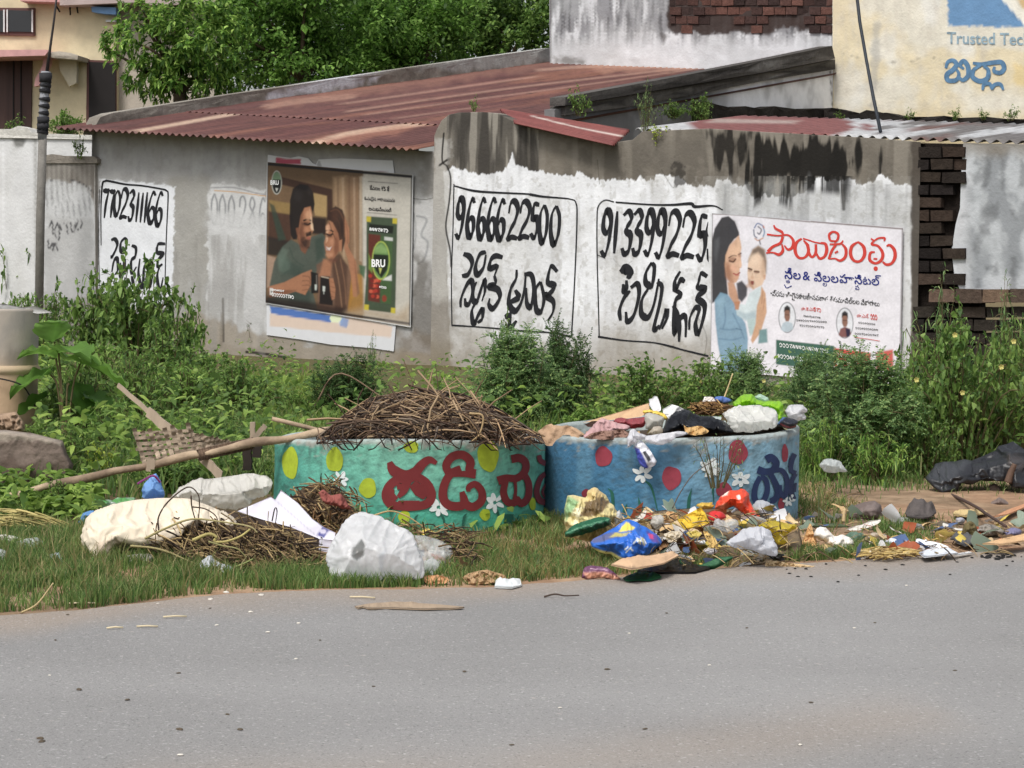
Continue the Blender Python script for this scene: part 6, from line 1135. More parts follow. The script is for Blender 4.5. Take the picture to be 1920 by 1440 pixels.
R('cardboard_flap', 'brown cardboard piece draped over the gap between the two rings', 'cardboard', [(-180, 380), (-110, 335), (-60, 345), (40, 350), (125, 405), (60, 420), (10, 405), (-60, 440), (-90, 480), (-135, 465)], (172, 144, 118), M_CARD, 12.12, .04, .5, .05, 26, grp=gT, flat=True)
R('dark_carton', 'dark brown carton edge under the long cardboard flap', 'carton', [(118, 335), (200, 315), (260, 320), (230, 360), (150, 350)], (66, 50, 44), M_CARD, 12.9, .06, .3, .03, grp=gT)
R('pink_cloth', 'dusty pink cloth hanging inside the left rim of the blue ring', 'cloth', [(120, 410), (165, 365), (240, 298), (320, 322), (420, 345), (410, 372), (330, 395), (260, 430), (130, 428)], (184, 150, 150), M_CLOTH, 12.5, .14, .4, .06, 14, grp=gT)
R('red_cloth', 'rose red crumpled cloth beside the pink one', 'cloth', [(305, 325), (350, 290), (420, 300), (522, 288), (526, 340), (440, 362), (380, 340)], (178, 92, 98), M_POLY, 12.7, .12, .4, .05, 12, grp=gT)
R('brown_paper_bag', 'crumpled brown paper below the pink cloth on the rim', 'paper', [(120, 428), (200, 385), (330, 370), (400, 380), (415, 432), (250, 436)], (136, 108, 96), M_CARD, 12.3, .1, .3, .06, 12, grp=gT)
R('white_paper_tube', 'white paper tube standing upright in the blue ring', 'paper', [(552, 172), (606, 154), (630, 246), (590, 252), (562, 226)], (224, 224, 226), M_PAPER, 13.0, .1, .1, .015, grp=gT)
R('white_sheet', 'folded white sheet tilted behind the black bag', 'paper', [(640, 238), (700, 203), (782, 236), (720, 275), (680, 305), (645, 280)], (226, 226, 226), M_PAPER, 12.9, .05, .6, .03, grp=gT, flat=True, curve=False)
R('yellow_wrapper', 'yellow banana-like wrapper strip left of the black bag', 'wrapper', [(512, 248), (560, 242), (625, 255), (672, 285), (664, 312), (590, 278), (520, 266)], (224, 194, 84), M_ITEM, 12.7, .06, .2, .02, grp=gT)
R('pale_tub', 'pale translucent plastic tub left of the black bag', 'tub', [(526, 268), (570, 262), (645, 290), (640, 350), (590, 362), (530, 362)], (212, 210, 202), M_POLY, 12.62, .12, .1, .015, grp=gT)
R('black_bag', 'shiny black plastic bag spread across the middle of the blue ring', 'bag', [(642, 392), (655, 325), (700, 285), (760, 245), (800, 237), (860, 270), (960, 290), (1030, 310), (1070, 340), (1105, 385), (1020, 398), (900, 400), (760, 392)], (34, 35, 40), M_POLY, 12.45, .34, .5, .09, 20, grp=gT)
R('brown_paper', 'torn brown paper showing under the black bag', 'paper', [(775, 335), (815, 360), (900, 348), (945, 388), (880, 405), (800, 398)], (192, 158, 108), M_CARD, 12.2, .05, .3, .04, 10, grp=gT)
heap('straw_wisp', 'wisp of brown straw behind the black bag on the blue ring', zr1([(820, 225), (900, 185), (1010, 180), (1100, 215), (1090, 265), (900, 270)]), 90, [(150, 118, 76), (120, 92, 62), (92, 70, 50), (176, 146, 98)], 26, .004, 12.7, 13.1, 81, .1, .5)
R('straw_mat', 'brown fibrous matting behind the black bag', 'matting', [(820, 235), (900, 190), (1010, 185), (1100, 220), (1095, 270), (900, 275)], (112, 84, 54), M_CLOTH, 13.0, .2, .3, .07, 8, grp=gT)
R('white_crumple', 'small crumpled white paper on top of the straw', 'paper', [(905, 190), (920, 155), (960, 152), (995, 185), (960, 195)], (224, 218, 212), M_PAPER, 13.0, .08, .2, .04, 8, grp=gT)
R('blue_cloth', 'small blue cloth on top of the straw left of the lime bag', 'cloth', [(975, 155), (1040, 152), (1100, 178), (1070, 195), (1000, 188)], (88, 112, 168), M_CLOTH, 13.0, .07, .2, .03, 10, grp=gT)
R('lime_bag', 'bright lime green plastic bag at the top right of the blue ring', 'bag', [(1098, 230), (1110, 190), (1160, 150), (1225, 138), (1262, 168), (1310, 182), (1415, 190), (1440, 262), (1450, 290), (1400, 320), (1380, 300), (1370, 245), (1240, 215), (1160, 222)], (166, 220, 56), M_POLY, 12.95, .26, .3, .07, 16, grp=gT)
R('pale_green_film', 'pale mint film behind the lime bag', 'film', [(1248, 152), (1285, 140), (1345, 178), (1300, 188), (1262, 172)], (200, 226, 208), M_POLY, 13.1, .06, .2, .02, grp=gT)
R('clear_white_bag', 'milky clear bag bulging in front of the lime bag', 'bag', [(1030, 268), (1120, 228), (1240, 206), (1330, 226), (1388, 252), (1398, 320), (1375, 352), (1250, 372), (1130, 388), (1092, 360), (1060, 300)], (244, 244, 240), M_MILKY, 12.6, .3, .7, .07, 20, grp=gT)
R('white_pack', 'crumpled white pack on the right rim of the blue ring', 'pack', [(1448, 245), (1470, 210), (1520, 202), (1565, 206), (1598, 245), (1578, 262), (1582, 298), (1535, 316), (1470, 295)], (228, 228, 230), M_POLY, 12.75, .2, .2, .04, 14, lambda c: 0, grp=gT) if False else R('white_pack', 'crumpled white pack on the right rim of the blue ring', 'pack', [(1448, 245), (1470, 210), (1520, 202), (1565, 206), (1598, 245), (1578, 262), (1582, 298), (1535, 316), (1470, 295)], (228, 228, 230), M_POLY, 12.75, .2, .2, .04, 14, grp=gT, paint=lambda c: c.line(zr1([(1522, 256), (1580, 262)]), 1, (60, 60, 64), .9))
R('dark_pouch', 'black and blue pouch with a red edge under the white pack', 'pouch', [(1392, 338), (1430, 290), (1475, 292), (1532, 315), (1520, 348), (1480, 368), (1430, 352)], (28, 30, 40), M_ITEM, 12.6, .14, .2, .02, grp=gT, paint=lambda c: (c.line(zr1([(1420, 335), (1480, 355), (1515, 350)]), 2.2, (168, 66, 72), .9), c.line(zr1([(1392, 335), (1440, 290)]), 3, (70, 110, 160), .9)))
R('white_strip', 'long white plastic strip flopped over the rim of the blue ring', 'plastic strip', [(410, 486), (406, 430), (440, 364), (490, 395), (570, 404), (740, 385), (815, 394), (730, 422), (650, 470), (560, 462), (500, 432), (445, 470)], (228, 228, 232), M_POLY, 12.12, .06, .3, .03, 26, grp=gT)
R('cream_loop', 'curled cream plastic band behind the white strip', 'plastic band', [(535, 398), (580, 352), (630, 350), (642, 385), (600, 405)], (208, 198, 182), M_POLY, 12.3, .08, .2, .02, grp=gT)
R('hanging_packet', 'white and blue packet hanging down the outside of the blue ring', 'packet', [(450, 472), (500, 440), (548, 490), (602, 578), (592, 604), (542, 628), (490, 602), (470, 540)], (222, 224, 232), M_ITEM, 12.14, .07, .0, .012, grp=gT, curve=False, step=1.8, paint=lambda c: (c.poly(zr1([(450, 480), (488, 500), (548, 612), (536, 628), (488, 602), (468, 540)]), (42, 58, 156), 1, .95), c.poly(zr1([(510, 520), (532, 511), (566, 570), (545, 582)]), (22, 22, 26), 1, .95)))
# on the ground
R('gold_bag', 'gold and green crumpled snack bag leaning between the rings', 'bag', [(0, 880), (15, 805), (130, 812), (150, 772), (190, 750), (225, 770), (265, 802), (315, 870), (352, 930), (320, 990), (270, 1060), (180, 1100), (80, 1095), (20, 1060), (-6, 980)], (208, 194, 140), M_ITEM, 11.2, .34, .15, .09, 18, grp=gF, step=2.2, paint=lambda c: (c.poly(zr1([(95, 925), (130, 850), (225, 800), (295, 845), (270, 890), (150, 935)]), (84, 60, 36), 2, .9, 5, .2), c.poly(zr1([(-6, 900), (15, 810), (90, 840), (60, 900), (10, 980)]), (122, 168, 120), 3, .85), c.poly(zr1([(150, 772), (190, 750), (225, 770), (265, 802), (150, 835)]), (206, 178, 122), 2, .8), c.poly(zr1([(60, 890), (110, 870), (80, 990), (55, 1000)]), (236, 228, 196), 1.5, .8), c.poly(zr1([(150, 1000), (280, 960), (250, 1050), (160, 1080)]), (150, 134, 70), 3, .6, 6)))
R('green_packet_edge', 'rolled dark green packet edge with pale ribs below the gold bag', 'packet', [(0, 1045), (60, 1000), (160, 962), (270, 944), (302, 975), (280, 1008), (180, 1040), (60, 1076), (0, 1078)], (24, 84, 56), M_ITEM, 10.95, .12, 0, .012, grp=gF, step=2, paint=lambda c: [c.line(zr1([(10, 1052 + k * 9), (150, 995 + k * 9), (285, 962 + k * 9)]), 1.3, (110, 160, 128), .8) for k in (0, 2)])
R('white_cup', 'small white plastic cup beside the gold bag', 'cup', [(312, 950), (355, 900), (378, 958), (335, 1006)], (222, 224, 226), M_POLY, 11.2, .08, 0, .012, grp=gF)
R('blue_packet', 'large shiny blue and yellow snack packet lying in front of the blue ring', 'packet', [(168, 1108), (240, 1062), (330, 1012), (400, 964), (445, 970), (500, 1000), (565, 1035), (638, 1110), (600, 1152), (510, 1202), (438, 1244), (300, 1192), (180, 1150)], (42, 100, 190), M_ITEM, 10.75, .26, .5, .06, 24, grp=gF, step=1.8, curve=False, paint=lambda c: (c.poly(zr1([(168, 1108), (250, 1058), (330, 1040), (380, 1060), (200, 1115)]), (96, 92, 112), 2, .8), c.poly(zr1([(345, 1032), (398, 978), (462, 1012), (430, 1030)]), (228, 210, 84), 1.2, .95), c.poly(zr1([(290, 1075), (330, 1040), (440, 1040), (380, 1062)]), (190, 180, 90), 1.5, .8), c.poly(zr1([(168, 1138), (300, 1172), (440, 1224), (438, 1246), (290, 1200), (172, 1162)]), (226, 216, 130), 1.2, .95), c.poly(zr1([(535, 1035), (590, 1060), (622, 1115), (575, 1108)]), (86, 58, 126), 2, .9), c.poly(zr1([(548, 1050), (575, 1058), (580, 1085), (556, 1080)]), (206, 70, 110), 1, .8),
   [c.line(zr1(p), 2.2, (222, 226, 214), .9) for p in ([(390, 1150), (410, 1130)], [(400, 1165), (430, 1135)], [(425, 1140), (440, 1155)], [(445, 1110), (470, 1085)], [(470, 1075), (480, 1110), (500, 1085)], [(495, 1070), (510, 1115)], [(515, 1085), (530, 1110)])], [c.line(zr1(p), 1.8, (222, 206, 90), .9) for p in ([(480, 1080), (492, 1118)], [(505, 1078), (520, 1120)])]))
R('cardboard_sheet', 'flat tan cardboard sheet at the road edge below the blue packet', 'cardboard', [(300, 1275), (480, 1230), (690, 1186), (748, 1212), (650, 1262), (440, 1302)], (198, 166, 134), M_CARD, wr=.05, ws=60, grp=gF, lie=True, z=.06, curve=False)
R('black_film', 'black plastic film under the cardboard sheet', 'film', [(470, 1304), (600, 1262), (752, 1214), (830, 1258), (960, 1278), (860, 1308), (640, 1312)], (26, 25, 26), M_POLY, wr=.05, ws=22, grp=gF, lie=True)
R('banana_leaf', 'torn dark green banana leaf beside the cardboard sheet', 'leaf', [(735, 1206), (800, 1256), (900, 1258), (1000, 1210), (1105, 1204), (1075, 1238), (980, 1288), (860, 1290), (770, 1268)], (38, 90, 60), M_LEAF, None, .04, .5, .05, 30, grp=gF, step=2, paint=lambda c: (c.poly(zr1([(890, 1268), (1000, 1215), (1100, 1208), (980, 1270)]), (96, 150, 112), 2, .8), [c.line(zr1([(900 + k * 24, 1262 - k * 7), (925 + k * 24, 1275 - k * 9)]), 1, (50, 100, 74), .8) for k in range(7)]))
R('purple_packet', 'flat purple and orange packet at the road edge', 'packet', [(106, 1345), (130, 1276), (250, 1274), (305, 1300), (362, 1350), (352, 1366), (250, 1346), (150, 1356)], (98, 58, 88), M_ITEM, None, .07, .4, .025, grp=gF, step=2, paint=lambda c: (c.poly(zr1([(120, 1315), (250, 1305), (362, 1345), (350, 1366), (250, 1346), (150, 1356)]), (204, 146, 116), 3, .85), c.line(zr1([(170, 1290), (240, 1288), (280, 1300)]), 1.5, (206, 170, 190), .7)))
R('green_leaf', 'dark green leaf lying flat at the road edge right of the purple packet', 'leaf', [(378, 1352), (480, 1316), (560, 1310), (635, 1346), (520, 1362), (420, 1366)], (36, 100, 64), M_LEAF, wr=.03, grp=gF, lie=True)
R('orange_bag', 'bright orange-red printed bag against the foot of the blue ring', 'bag', [(980, 890), (1008, 832), (1060, 786), (1140, 763), (1195, 774), (1217, 840), (1240, 900), (1284, 948), (1200, 932), (1110, 880), (1040, 905)], (218, 72, 42), M_ITEM, 11.75, .26, .2, .07, 16, grp=gF, step=2, paint=lambda c: (c.poly(zr1([(1025, 800), (1060, 785), (1080, 780), (1070, 800), (1035, 812)]), (232, 222, 212), 1, .9), c.ell(*zr1([(1143, 812)])[0], 3.6, 4.2, (232, 226, 220), .8, .9), c.poly(zr1([(980, 885), (1050, 850), (1120, 880), (1080, 940), (1000, 950)]), (190, 128, 104), 3, .7, 5)))
R('red_lump', 'round red plastic lump left of the orange bag', 'plastic', [(938, 962), (950, 920), (1000, 904), (1052, 936), (1042, 976), (970, 1004)], (192, 44, 42), M_ITEM, 11.3, .12, .1, .02, grp=gF)
R('yellow_paper', 'creased yellow paper among the rubbish left of the red lump', 'paper', [(735, 962), (800, 930), (892, 884), (922, 920), (948, 986), (880, 1012), (780, 1032)], (222, 188, 70), M_PAPER, 11.2, .06, .3, .04, 20, grp=gF, curve=False)
R('yellow_scrap', 'ochre wrapper lying behind the yellow paper at the ring foot', 'wrapper', [(858, 862), (900, 850), (962, 855), (978, 880), (900, 896)], (198, 166, 72), M_ITEM, 11.8, .06, .2, .03, 10, grp=gF)
R('white_blue_bag', 'crumpled white bag with bluish tint covering the navy lettering foot', 'bag', [(1222, 885), (1280, 838), (1350, 860), (1400, 900), (1444, 978), (1340, 985), (1290, 975), (1250, 930)], (218, 224, 236), M_MILKY, 11.9, .2, .2, .05, 16, grp=gF)
R('yellow_bag', 'pale yellow plastic bag at the right foot of the blue ring', 'bag', [(1262, 1006), (1340, 968), (1440, 985), (1524, 1000), (1515, 1025), (1462, 1060), (1466, 1110), (1400, 1128), (1352, 1062)], (218, 198, 76), M_POLY, 11.2, .2, .2, .06, 16, grp=gF)
R('white_tray', 'bent white sheet of plastic on the heap below the yellow bag', 'plastic sheet', [(1058, 1118), (1150, 1042), (1188, 1022), (1332, 1025), (1368, 1090), (1396, 1150), (1390, 1206), (1290, 1184), (1200, 1160), (1110, 1150)], (222, 224, 230), M_POLY, 10.75, .16, .3, .035, 26, grp=gF)
R('clear_cup', 'clear plastic cup lying left of the bent white sheet', 'cup', [(970, 1012), (990, 955), (1050, 965), (1120, 958), (1138, 1000), (1060, 1042)], (206, 204, 190), M_CLEAR, 11.0, .1, .1, .02, grp=gF)
R('clear_plastic_disc', 'clear plastic lid in the grass below the bent white sheet', 'lid', [(1138, 1205), (1180, 1162), (1250, 1178), (1286, 1222), (1180, 1222)], (206, 210, 210), M_CLEAR, None, .06, .2, .02, grp=gF)
R('white_tangle', 'tangle of white string and film left of the yellow paper', 'string', [(558, 972), (588, 934), (640, 940), (652, 990), (612, 1028), (570, 1004)], (216, 212, 204), M_POLY, 11.1, .1, .1, .06, 6, grp=gF)
R('orange_scrap', 'tan-orange paper scrap between white tangle and yellow paper', 'paper', [(615, 962), (680, 908), (742, 930), (722, 972), (650, 988)], (204, 164, 118), M_PAPER, 11.25, .05, .2, .04, 12, grp=gF)
R('red_carton', 'small dull red carton at the ring foot behind the blue packet', 'carton', [(508, 920), (576, 916), (580, 960), (515, 958)], (158, 72, 62), M_CARD, 11.6, .08, .1, .012, grp=gF, curve=False)
for i, (pts, c, lab, mm) in enumerate((([(905, 1040), (945, 1050), (1000, 1105), (1015, 1162), (962, 1152), (930, 1100)], (204, 174, 112), 'curled tan peel below the yellow paper', M_PAPER), ([(790, 1050), (860, 1035), (900, 1060), (830, 1085)], (196, 178, 100), 'yellowish peel left of the curled tan one', M_PAPER), ([(910, 1165), (940, 1148), (1000, 1160), (990, 1186), (930, 1188)], (222, 220, 222), 'small white lump above the banana leaf', M_POLY),
    ([(650, 1060), (700, 1040), (760, 1050), (740, 1100), (680, 1110)], (206, 194, 172), 'pale crumpled paper right of the blue packet', M_PAPER), ([(1400, 1150), (1460, 1120), (1540, 1150), (1500, 1200), (1430, 1195)], (186, 152, 112), 'brown husk below the yellow bag', M_CARD), ([(1310, 1252), (1360, 1235), (1500, 1255), (1650, 1268), (1500, 1282), (1340, 1280)], (206, 180, 140), 'long cream husk at the road edge right of the clear lid', M_PAPER), ([(1440, 1190), (1350, 1195), (1290, 1180), (1380, 1225), (1450, 1250)], (40, 38, 36), 'black film strip below the bent white sheet', M_POLY),
    ([(380, 925), (440, 910), (470, 960), (400, 965)], (206, 208, 214), 'white scrap between gold bag and red carton', M_POLY), ([(290, 1225), (330, 1215), (345, 1250), (300, 1260)], (214, 190, 80), 'small yellow wrapper under the blue packet', M_ITEM), ([(850, 1075), (880, 1060), (915, 1130), (880, 1140)], (120, 140, 70), 'greenish husk in the middle of the heap', M_PAPER), ([(540, 1035), (600, 1020), (660, 1045), (600, 1065)], (212, 206, 188), 'cream paper above the blue packet', M_PAPER), ([(1180, 960), (1230, 945), (1245, 1000), (1215, 1020)], (196, 160, 116), 'tan curled strip under the orange bag', M_PAPER), ([(1030, 1045), (1100, 1030), (1120, 1080), (1050, 1100)], (208, 196, 120), 'pale yellow film left of the bent white sheet', M_POLY), ([(1100, 900), (1150, 895), (1200, 940), (1120, 950)], (198, 170, 150), 'pinkish tan paper under the orange bag', M_PAPER))):
    R('litter_scrap', lab, 'scrap', pts, c, mm, None if i > 3 else 10.9, .07, .3, .05, 10, grp=gF, seed=i)
gB_ = 'small scraps strewn among the rubbish'
def bit_proto(c, seed, m):
    n = 9; s, t = np.meshgrid(np.linspace(-1, 1, n), np.linspace(-1, 1, n), indexing='ij'); r = np.random.default_rng(seed); k = 1 - .6 * vn(s * 1.3 + seed, t * 1.3, seed=seed)
    V = np.stack([s * k, t * k * .75, .34 * crumple(s * .8, t * .8, seed) + .25 * s * s * r.normal() + .2 * t * t * r.normal()], -1); o = mk({'p': 'paper_scrap', 'h': 'husk_scrap', 'f': 'film_scrap'}[m], V, grid_faces(n, n), {'p': M_PAPER, 'h': M_CARD, 'f': M_POLY}[m], None, np.ones((n * n, 3)) * lin(c)); return [o, False]
BITS = [(bit_proto(c, i * 7 + 1, k), nm) for i, (c, k, nm) in enumerate((((210, 206, 198), 'p', 'off-white paper'), ((200, 170, 126), 'h', 'tan husk'), ((160, 124, 90), 'h', 'brown husk'), ((222, 224, 226), 'f', 'white film'), ((190, 176, 140), 'p', 'cream paper'), ((204, 182, 92), 'p', 'yellowish paper'), ((112, 90, 68), 'h', 'dark brown husk'), ((150, 168, 150), 'f', 'pale green film'), ((228, 229, 232), 'p', 'white paper'), ((210, 188, 110), 'f', 'yellow film'), ((186, 104, 72), 'f', 'orange film'), ((100, 124, 170), 'f', 'blue film'), ((214, 190, 150), 'p', 'sand-coloured paper')))]
pillow('waste_mound', 'low mound of matted dirty waste against the foot of the blue ring', 'waste', [(1110, 1010), (1160, 975), (1230, 958), (1320, 952), (1400, 958), (1480, 975), (1500, 1000), (1490, 1040), (1380, 1066), (1240, 1070), (1130, 1050)], (112, 98, 80), M_CLOTH, 10.8, .1, 4.2, .1, 10, 4.0, group=gB_, cap=40)
def strew(poly, n, place, seed, lo=.03, hi=.095, mound=0):
    r = np.random.default_rng(seed); q = sample_px(poly, n, r)
    for i in range(n):
        (pr_, nm) = BITS[r.integers(len(BITS))]; p = G(q[i, 0], q[i, 1]); p[2] = float(gz(p[0], p[1])) + .015 + .03 * r.random()
        if mound < 0: p = P(q[i, 0], q[i, 1], -mound)
        elif mound: yb = float(G(q[i, 0], mound)[1]) - .02; p = P(q[i, 0], q[i, 1], yb + 4.0 * max(0, mound - q[i, 1]) * yb / F)
        if pr_[1]: o = pr_[0].copy(); COL.objects.link(o)
        else: o = pr_[0]; pr_[1] = True
        s_ = r.uniform(lo, hi); o.location = p; o.scale = (s_, s_, s_ * r.uniform(.4, .9)); o.rotation_euler = (r.normal(.35, .5), r.normal(0, .5), r.uniform(0, 6.28)); tag(o, 'small crumpled scrap of ' + nm + ' ' + place, 'scrap', nm + ' scraps ' + place)
strew([(1150, 1000), (1250, 965), (1480, 975), (1500, 1020), (1380, 1065), (1200, 1075)], 60, 'in the heap before the blue ring', 5, .035, .095, mound=1066)
strew([(1120, 1000), (1180, 955), (1300, 945), (1480, 950), (1495, 1000), (1300, 1030)], 70, 'against the foot of the blue ring', 15, .035, .095, mound=1066)
strew([(1040, 822), (1120, 800), (1290, 785), (1470, 782), (1480, 800), (1290, 818), (1120, 828)], 20, 'on top of the heap in the blue ring', 16, .03, .06, mound=-12.95)
strew([(1490, 965), (1620, 975), (1740, 990), (1930, 985), (1930, 1030), (1700, 1046), (1500, 1058)], 62, 'strewn right of the blue ring', 6)
strew([(260, 990), (560, 985), (610, 1060), (420, 1075), (300, 1050)], 14, 'in the stalk heap by the cream sack', 7, .02, .05)
strew([(700, 985), (900, 1000), (905, 1085), (840, 1090)], 12, 'between the milky bag and the green ring', 8, .02, .05)
# right-hand scatter
zq = zoomed(1440, 740, 4.0); gQ = 'rubbish scattered right of the blue ring'
def Q(name, label, cat, pts, c, m=None, Y=None, depth=.08, lean=.3, wr=.04, ws=14, **k): return R(name, label, cat, pts, c, m, Y, depth, lean, wr, ws, zf=zq, grp=gQ, **k)
Q('white_cloth', 'crumpled white cloth right of the blue ring foot', 'cloth', [(342, 1065), (370, 1000), (430, 998), (500, 1062), (560, 1048), (642, 1100), (600, 1165), (520, 1172), (430, 1110)], (226, 220, 212), M_CLOTH, None, .16)
Q('tan_wrapper', 'pointed tan paper standing left of the white cloth', 'paper', [(205, 1162), (260, 1100), (312, 968), (352, 1060), (362, 1140), (290, 1172)], (204, 164, 116), M_PAPER, None, .1)
Q('leaf_strip', 'long greyish green leaf lying right of the ring', 'leaf', [(200, 1012), (300, 965), (500, 964), (622, 990), (480, 1012), (350, 1002)], (108, 122, 92), M_LEAF, None, .04)
Q('white_strip', 'narrow white plastic strip pointing at the grey rock', 'plastic strip', [(540, 1042), (640, 990), (822, 938), (828, 965), (700, 1012)], (220, 214, 208), M_PAPER, None, .05, .2, .02)
Q('green_film', 'dull green film right of the white cloth', 'film', [(560, 1062), (640, 1030), (742, 1060), (620, 1112)], (118, 146, 128), M_POLY, None, .05)
Q('white_packet', 'pale bluish packet in the middle of the scatter', 'packet', [(858, 1102), (920, 1080), (1030, 1085), (1112, 1130), (1000, 1152)], (206, 212, 222), M_ITEM, None, .08, .4, .02)
Q('grey_cloth', 'crumpled grey-brown rag left of the pale packet', 'rag', [(742, 1062), (800, 1034), (912, 1060), (880, 1092), (770, 1088)], (176, 166, 152), M_CLOTH, None, .08)
heap('straw_bundle', 'flat bundle of yellow straw at the road edge right of the blue ring', zq([(680, 1182), (800, 1150), (960, 1150), (1102, 1160), (1090, 1202), (900, 1225), (720, 1212)]), 130, [(190, 164, 104), (168, 144, 92), (204, 184, 132), (150, 126, 84)], 44, .0042, 10.5, 10.85, 82, -.05, .16, ground=True)
Q('white_board', 'flat bluish white board at the road edge', 'board', [(1130, 1192), (1200, 1164), (1330, 1160), (1424, 1196), (1170, 1226)], (214, 218, 224), M_PAPER, wr=.03, ws=30, lie=True, z=.02, curve=False, paint=lambda c: c.poly(zq([(1130, 1192), (1180, 1172), (1160, 1222)]), (110, 110, 124), 2, .7))
Q('white_scrap_sheet', 'narrow white paper beside the flat board', 'paper', [(1400, 1197), (1505, 1178), (1532, 1184), (1440, 1204)], (222, 222, 222), M_PAPER, wr=.02, lie=True, z=.01, curve=False)
Q('cardboard_strip', 'tan cardboard strip lying at the right edge by the road', 'cardboard', [(1608, 1122), (1760, 1080), (1960, 1046), (1960, 1098), (1760, 1126)], (204, 168, 128), M_CARD, wr=.04, ws=40, lie=True, z=.05, curve=False)
Q('cardboard_strip', 'narrow brown cardboard strip farther back at the right edge', 'cardboard', [(1690, 916), (1800, 868), (1960, 815), (1960, 838), (1800, 902)], (186, 138, 106), M_CARD, wr=.04, ws=40, lie=True, z=.03, curve=False)
Q('cream_sheet', 'cream paper sheet on the bare soil near the stick', 'paper', [(1388, 902), (1440, 870), (1600, 868), (1642, 896), (1480, 916)], (208, 184, 134), M_PAPER, wr=.05, ws=12, lie=True, z=.02)
Q('crushed_can', 'small crushed silver can with dark stripes', 'can', [(1408, 972), (1414, 925), (1460, 920), (1477, 950), (1446, 986)], (168, 168, 176), M_ITEM, None, .07, 0, .012, step=1.6, paint=lambda c: (c.line(zq([(1412, 945), (1470, 938)]), 1.6, (60, 60, 80), .9), c.line(zq([(1412, 960), (1465, 955)]), 1.2, (60, 60, 80), .9)))
Q('yellow_plastic_disc', 'small yellow plastic disc under the crushed can', 'lid', [(1404, 1056), (1440, 1018), (1472, 1045), (1440, 1072)], (214, 190, 96), M_ITEM, None, .05, .3, .01)
Q('moss_lump', 'mossy brown lump beside the crushed can', 'lump', [(1448, 1082), (1468, 980), (1520, 948), (1562, 990), (1564, 1062), (1500, 1088)], (104, 94, 66), M_STONE, None, .1, .1, .06, 8)
Q('ash_patch', 'low patch of grey ash by the road at the right', 'ash', [(1368, 1092), (1450, 1060), (1600, 1078), (1624, 1110), (1480, 1134)], (92, 92, 94), M_STONE, wr=.06, ws=7, lie=True, z=.01)
Q('rubble_heap', 'low heap of grey rubble right of the mossy lump', 'rubble', [(1556, 1006), (1600, 980), (1660, 968), (1760, 1010), (1764, 1052), (1600, 1064)], (136, 130, 122), M_STONE, None, .12, .4, .07, 8)
Q('violet_wrapper', 'violet-grey wrapper at the right end of the scatter', 'wrapper', [(1772, 1022), (1850, 998), (1902, 1020), (1892, 1056), (1790, 1062)], (112, 110, 140), M_ITEM, None, .06, .3, .05, 8)
Q('clear_pot', 'clear plastic pot lying right of the grey rock', 'pot', [(972, 962), (1000, 918), (1060, 928), (1124, 980), (1090, 1002), (1000, 988)], (206, 206, 206), M_CLEAR, None, .08, .2, .02)
for i, (pts, c, lab, mm) in enumerate((([(700, 1110), (760, 1095), (830, 1130), (740, 1140)], (206, 196, 176), 'cream paper scrap in front of the grey rag', M_PAPER), ([(1160, 1060), (1200, 1075), (1230, 1110), (1180, 1110)], (196, 160, 110), 'tan husk left of the ash patch', M_CARD), ([(1190, 950), (1240, 935), (1280, 955), (1230, 980)], (180, 140, 110), 'brown paper scrap above the tan husk', M_CARD), ([(1270, 990), (1330, 985), (1395, 1025), (1340, 1045), (1290, 1035)], (200, 168, 122), 'curled tan paper left of the yellow lid', M_PAPER), ([(90, 1180), (150, 1150), (200, 1170), (180, 1215)], (172, 140, 100), 'brown husk left of the pointed tan paper', M_CARD), ([(230, 960), (300, 910), (350, 930), (300, 985)], (196, 184, 164), 'pale torn paper at the right foot of the ring', M_PAPER), ([(640, 1180), (690, 1150), (740, 1170), (700, 1195)], (200, 186, 150), 'pale husk beside the straw bundle', M_PAPER), ([(0, 1250), (120, 1262), (350, 1285), (200, 1296), (0, 1285)], (206, 178, 138), 'long pale strip at the road edge left of the straw bundle', M_PAPER), ([(1650, 1000), (1700, 985), (1735, 1010), (1690, 1022)], (150, 146, 140), 'grey scrap on the rubble heap', M_PAPER), ([(1800, 960), (1870, 950), (1925, 970), (1850, 990)], (198, 172, 140), 'tan scrap at the right edge above the violet wrapper', M_CARD), ([(1140, 985), (1180, 955), (1200, 990), (1165, 1015)], (110, 84, 60), 'dark brown husk left of the curled tan paper', M_CARD), ([(1180, 1120), (1260, 1100), (1300, 1130), (1220, 1150)], (190, 166, 120), 'tan scrap above the flat board', M_PAPER))):
    Q('litter_scrap', lab, 'scrap', pts, c, mm, None, .06, .3, .05, 9, seed=i + 30)
Q('grey_rock', 'large grey-brown rock right of the blue ring', 'rock', [(588, 885), (640, 832), (720, 806), (800, 795), (848, 828), (862, 900), (882, 960), (760, 962), (690, 952), (600, 955)], (108, 96, 92), M_STONE, None, .35, .25, .08, 26, step=3, curve=False, paint=lambda c: c.poly(zq([(690, 870), (800, 800), (850, 840), (760, 890)]), (134, 122, 118), 3, .6, 5))
Q('grey_rock', 'low pointed grey rock half buried in the dirt path', 'rock', [(1638, 828), (1700, 790), (1740, 770), (1790, 800), (1832, 832), (1740, 840)], (122, 108, 102), M_STONE, None, .3, .3, .06, 14, step=3)
Q('flat_stone', 'flat dark stone slab lying on the soil behind the scatter', 'stone', [(1028, 892), (1100, 872), (1180, 868), (1262, 886), (1200, 932), (1060, 932)], (92, 86, 84), M_STONE, wr=.05, ws=20, lie=True, z=.04, lift=.05)
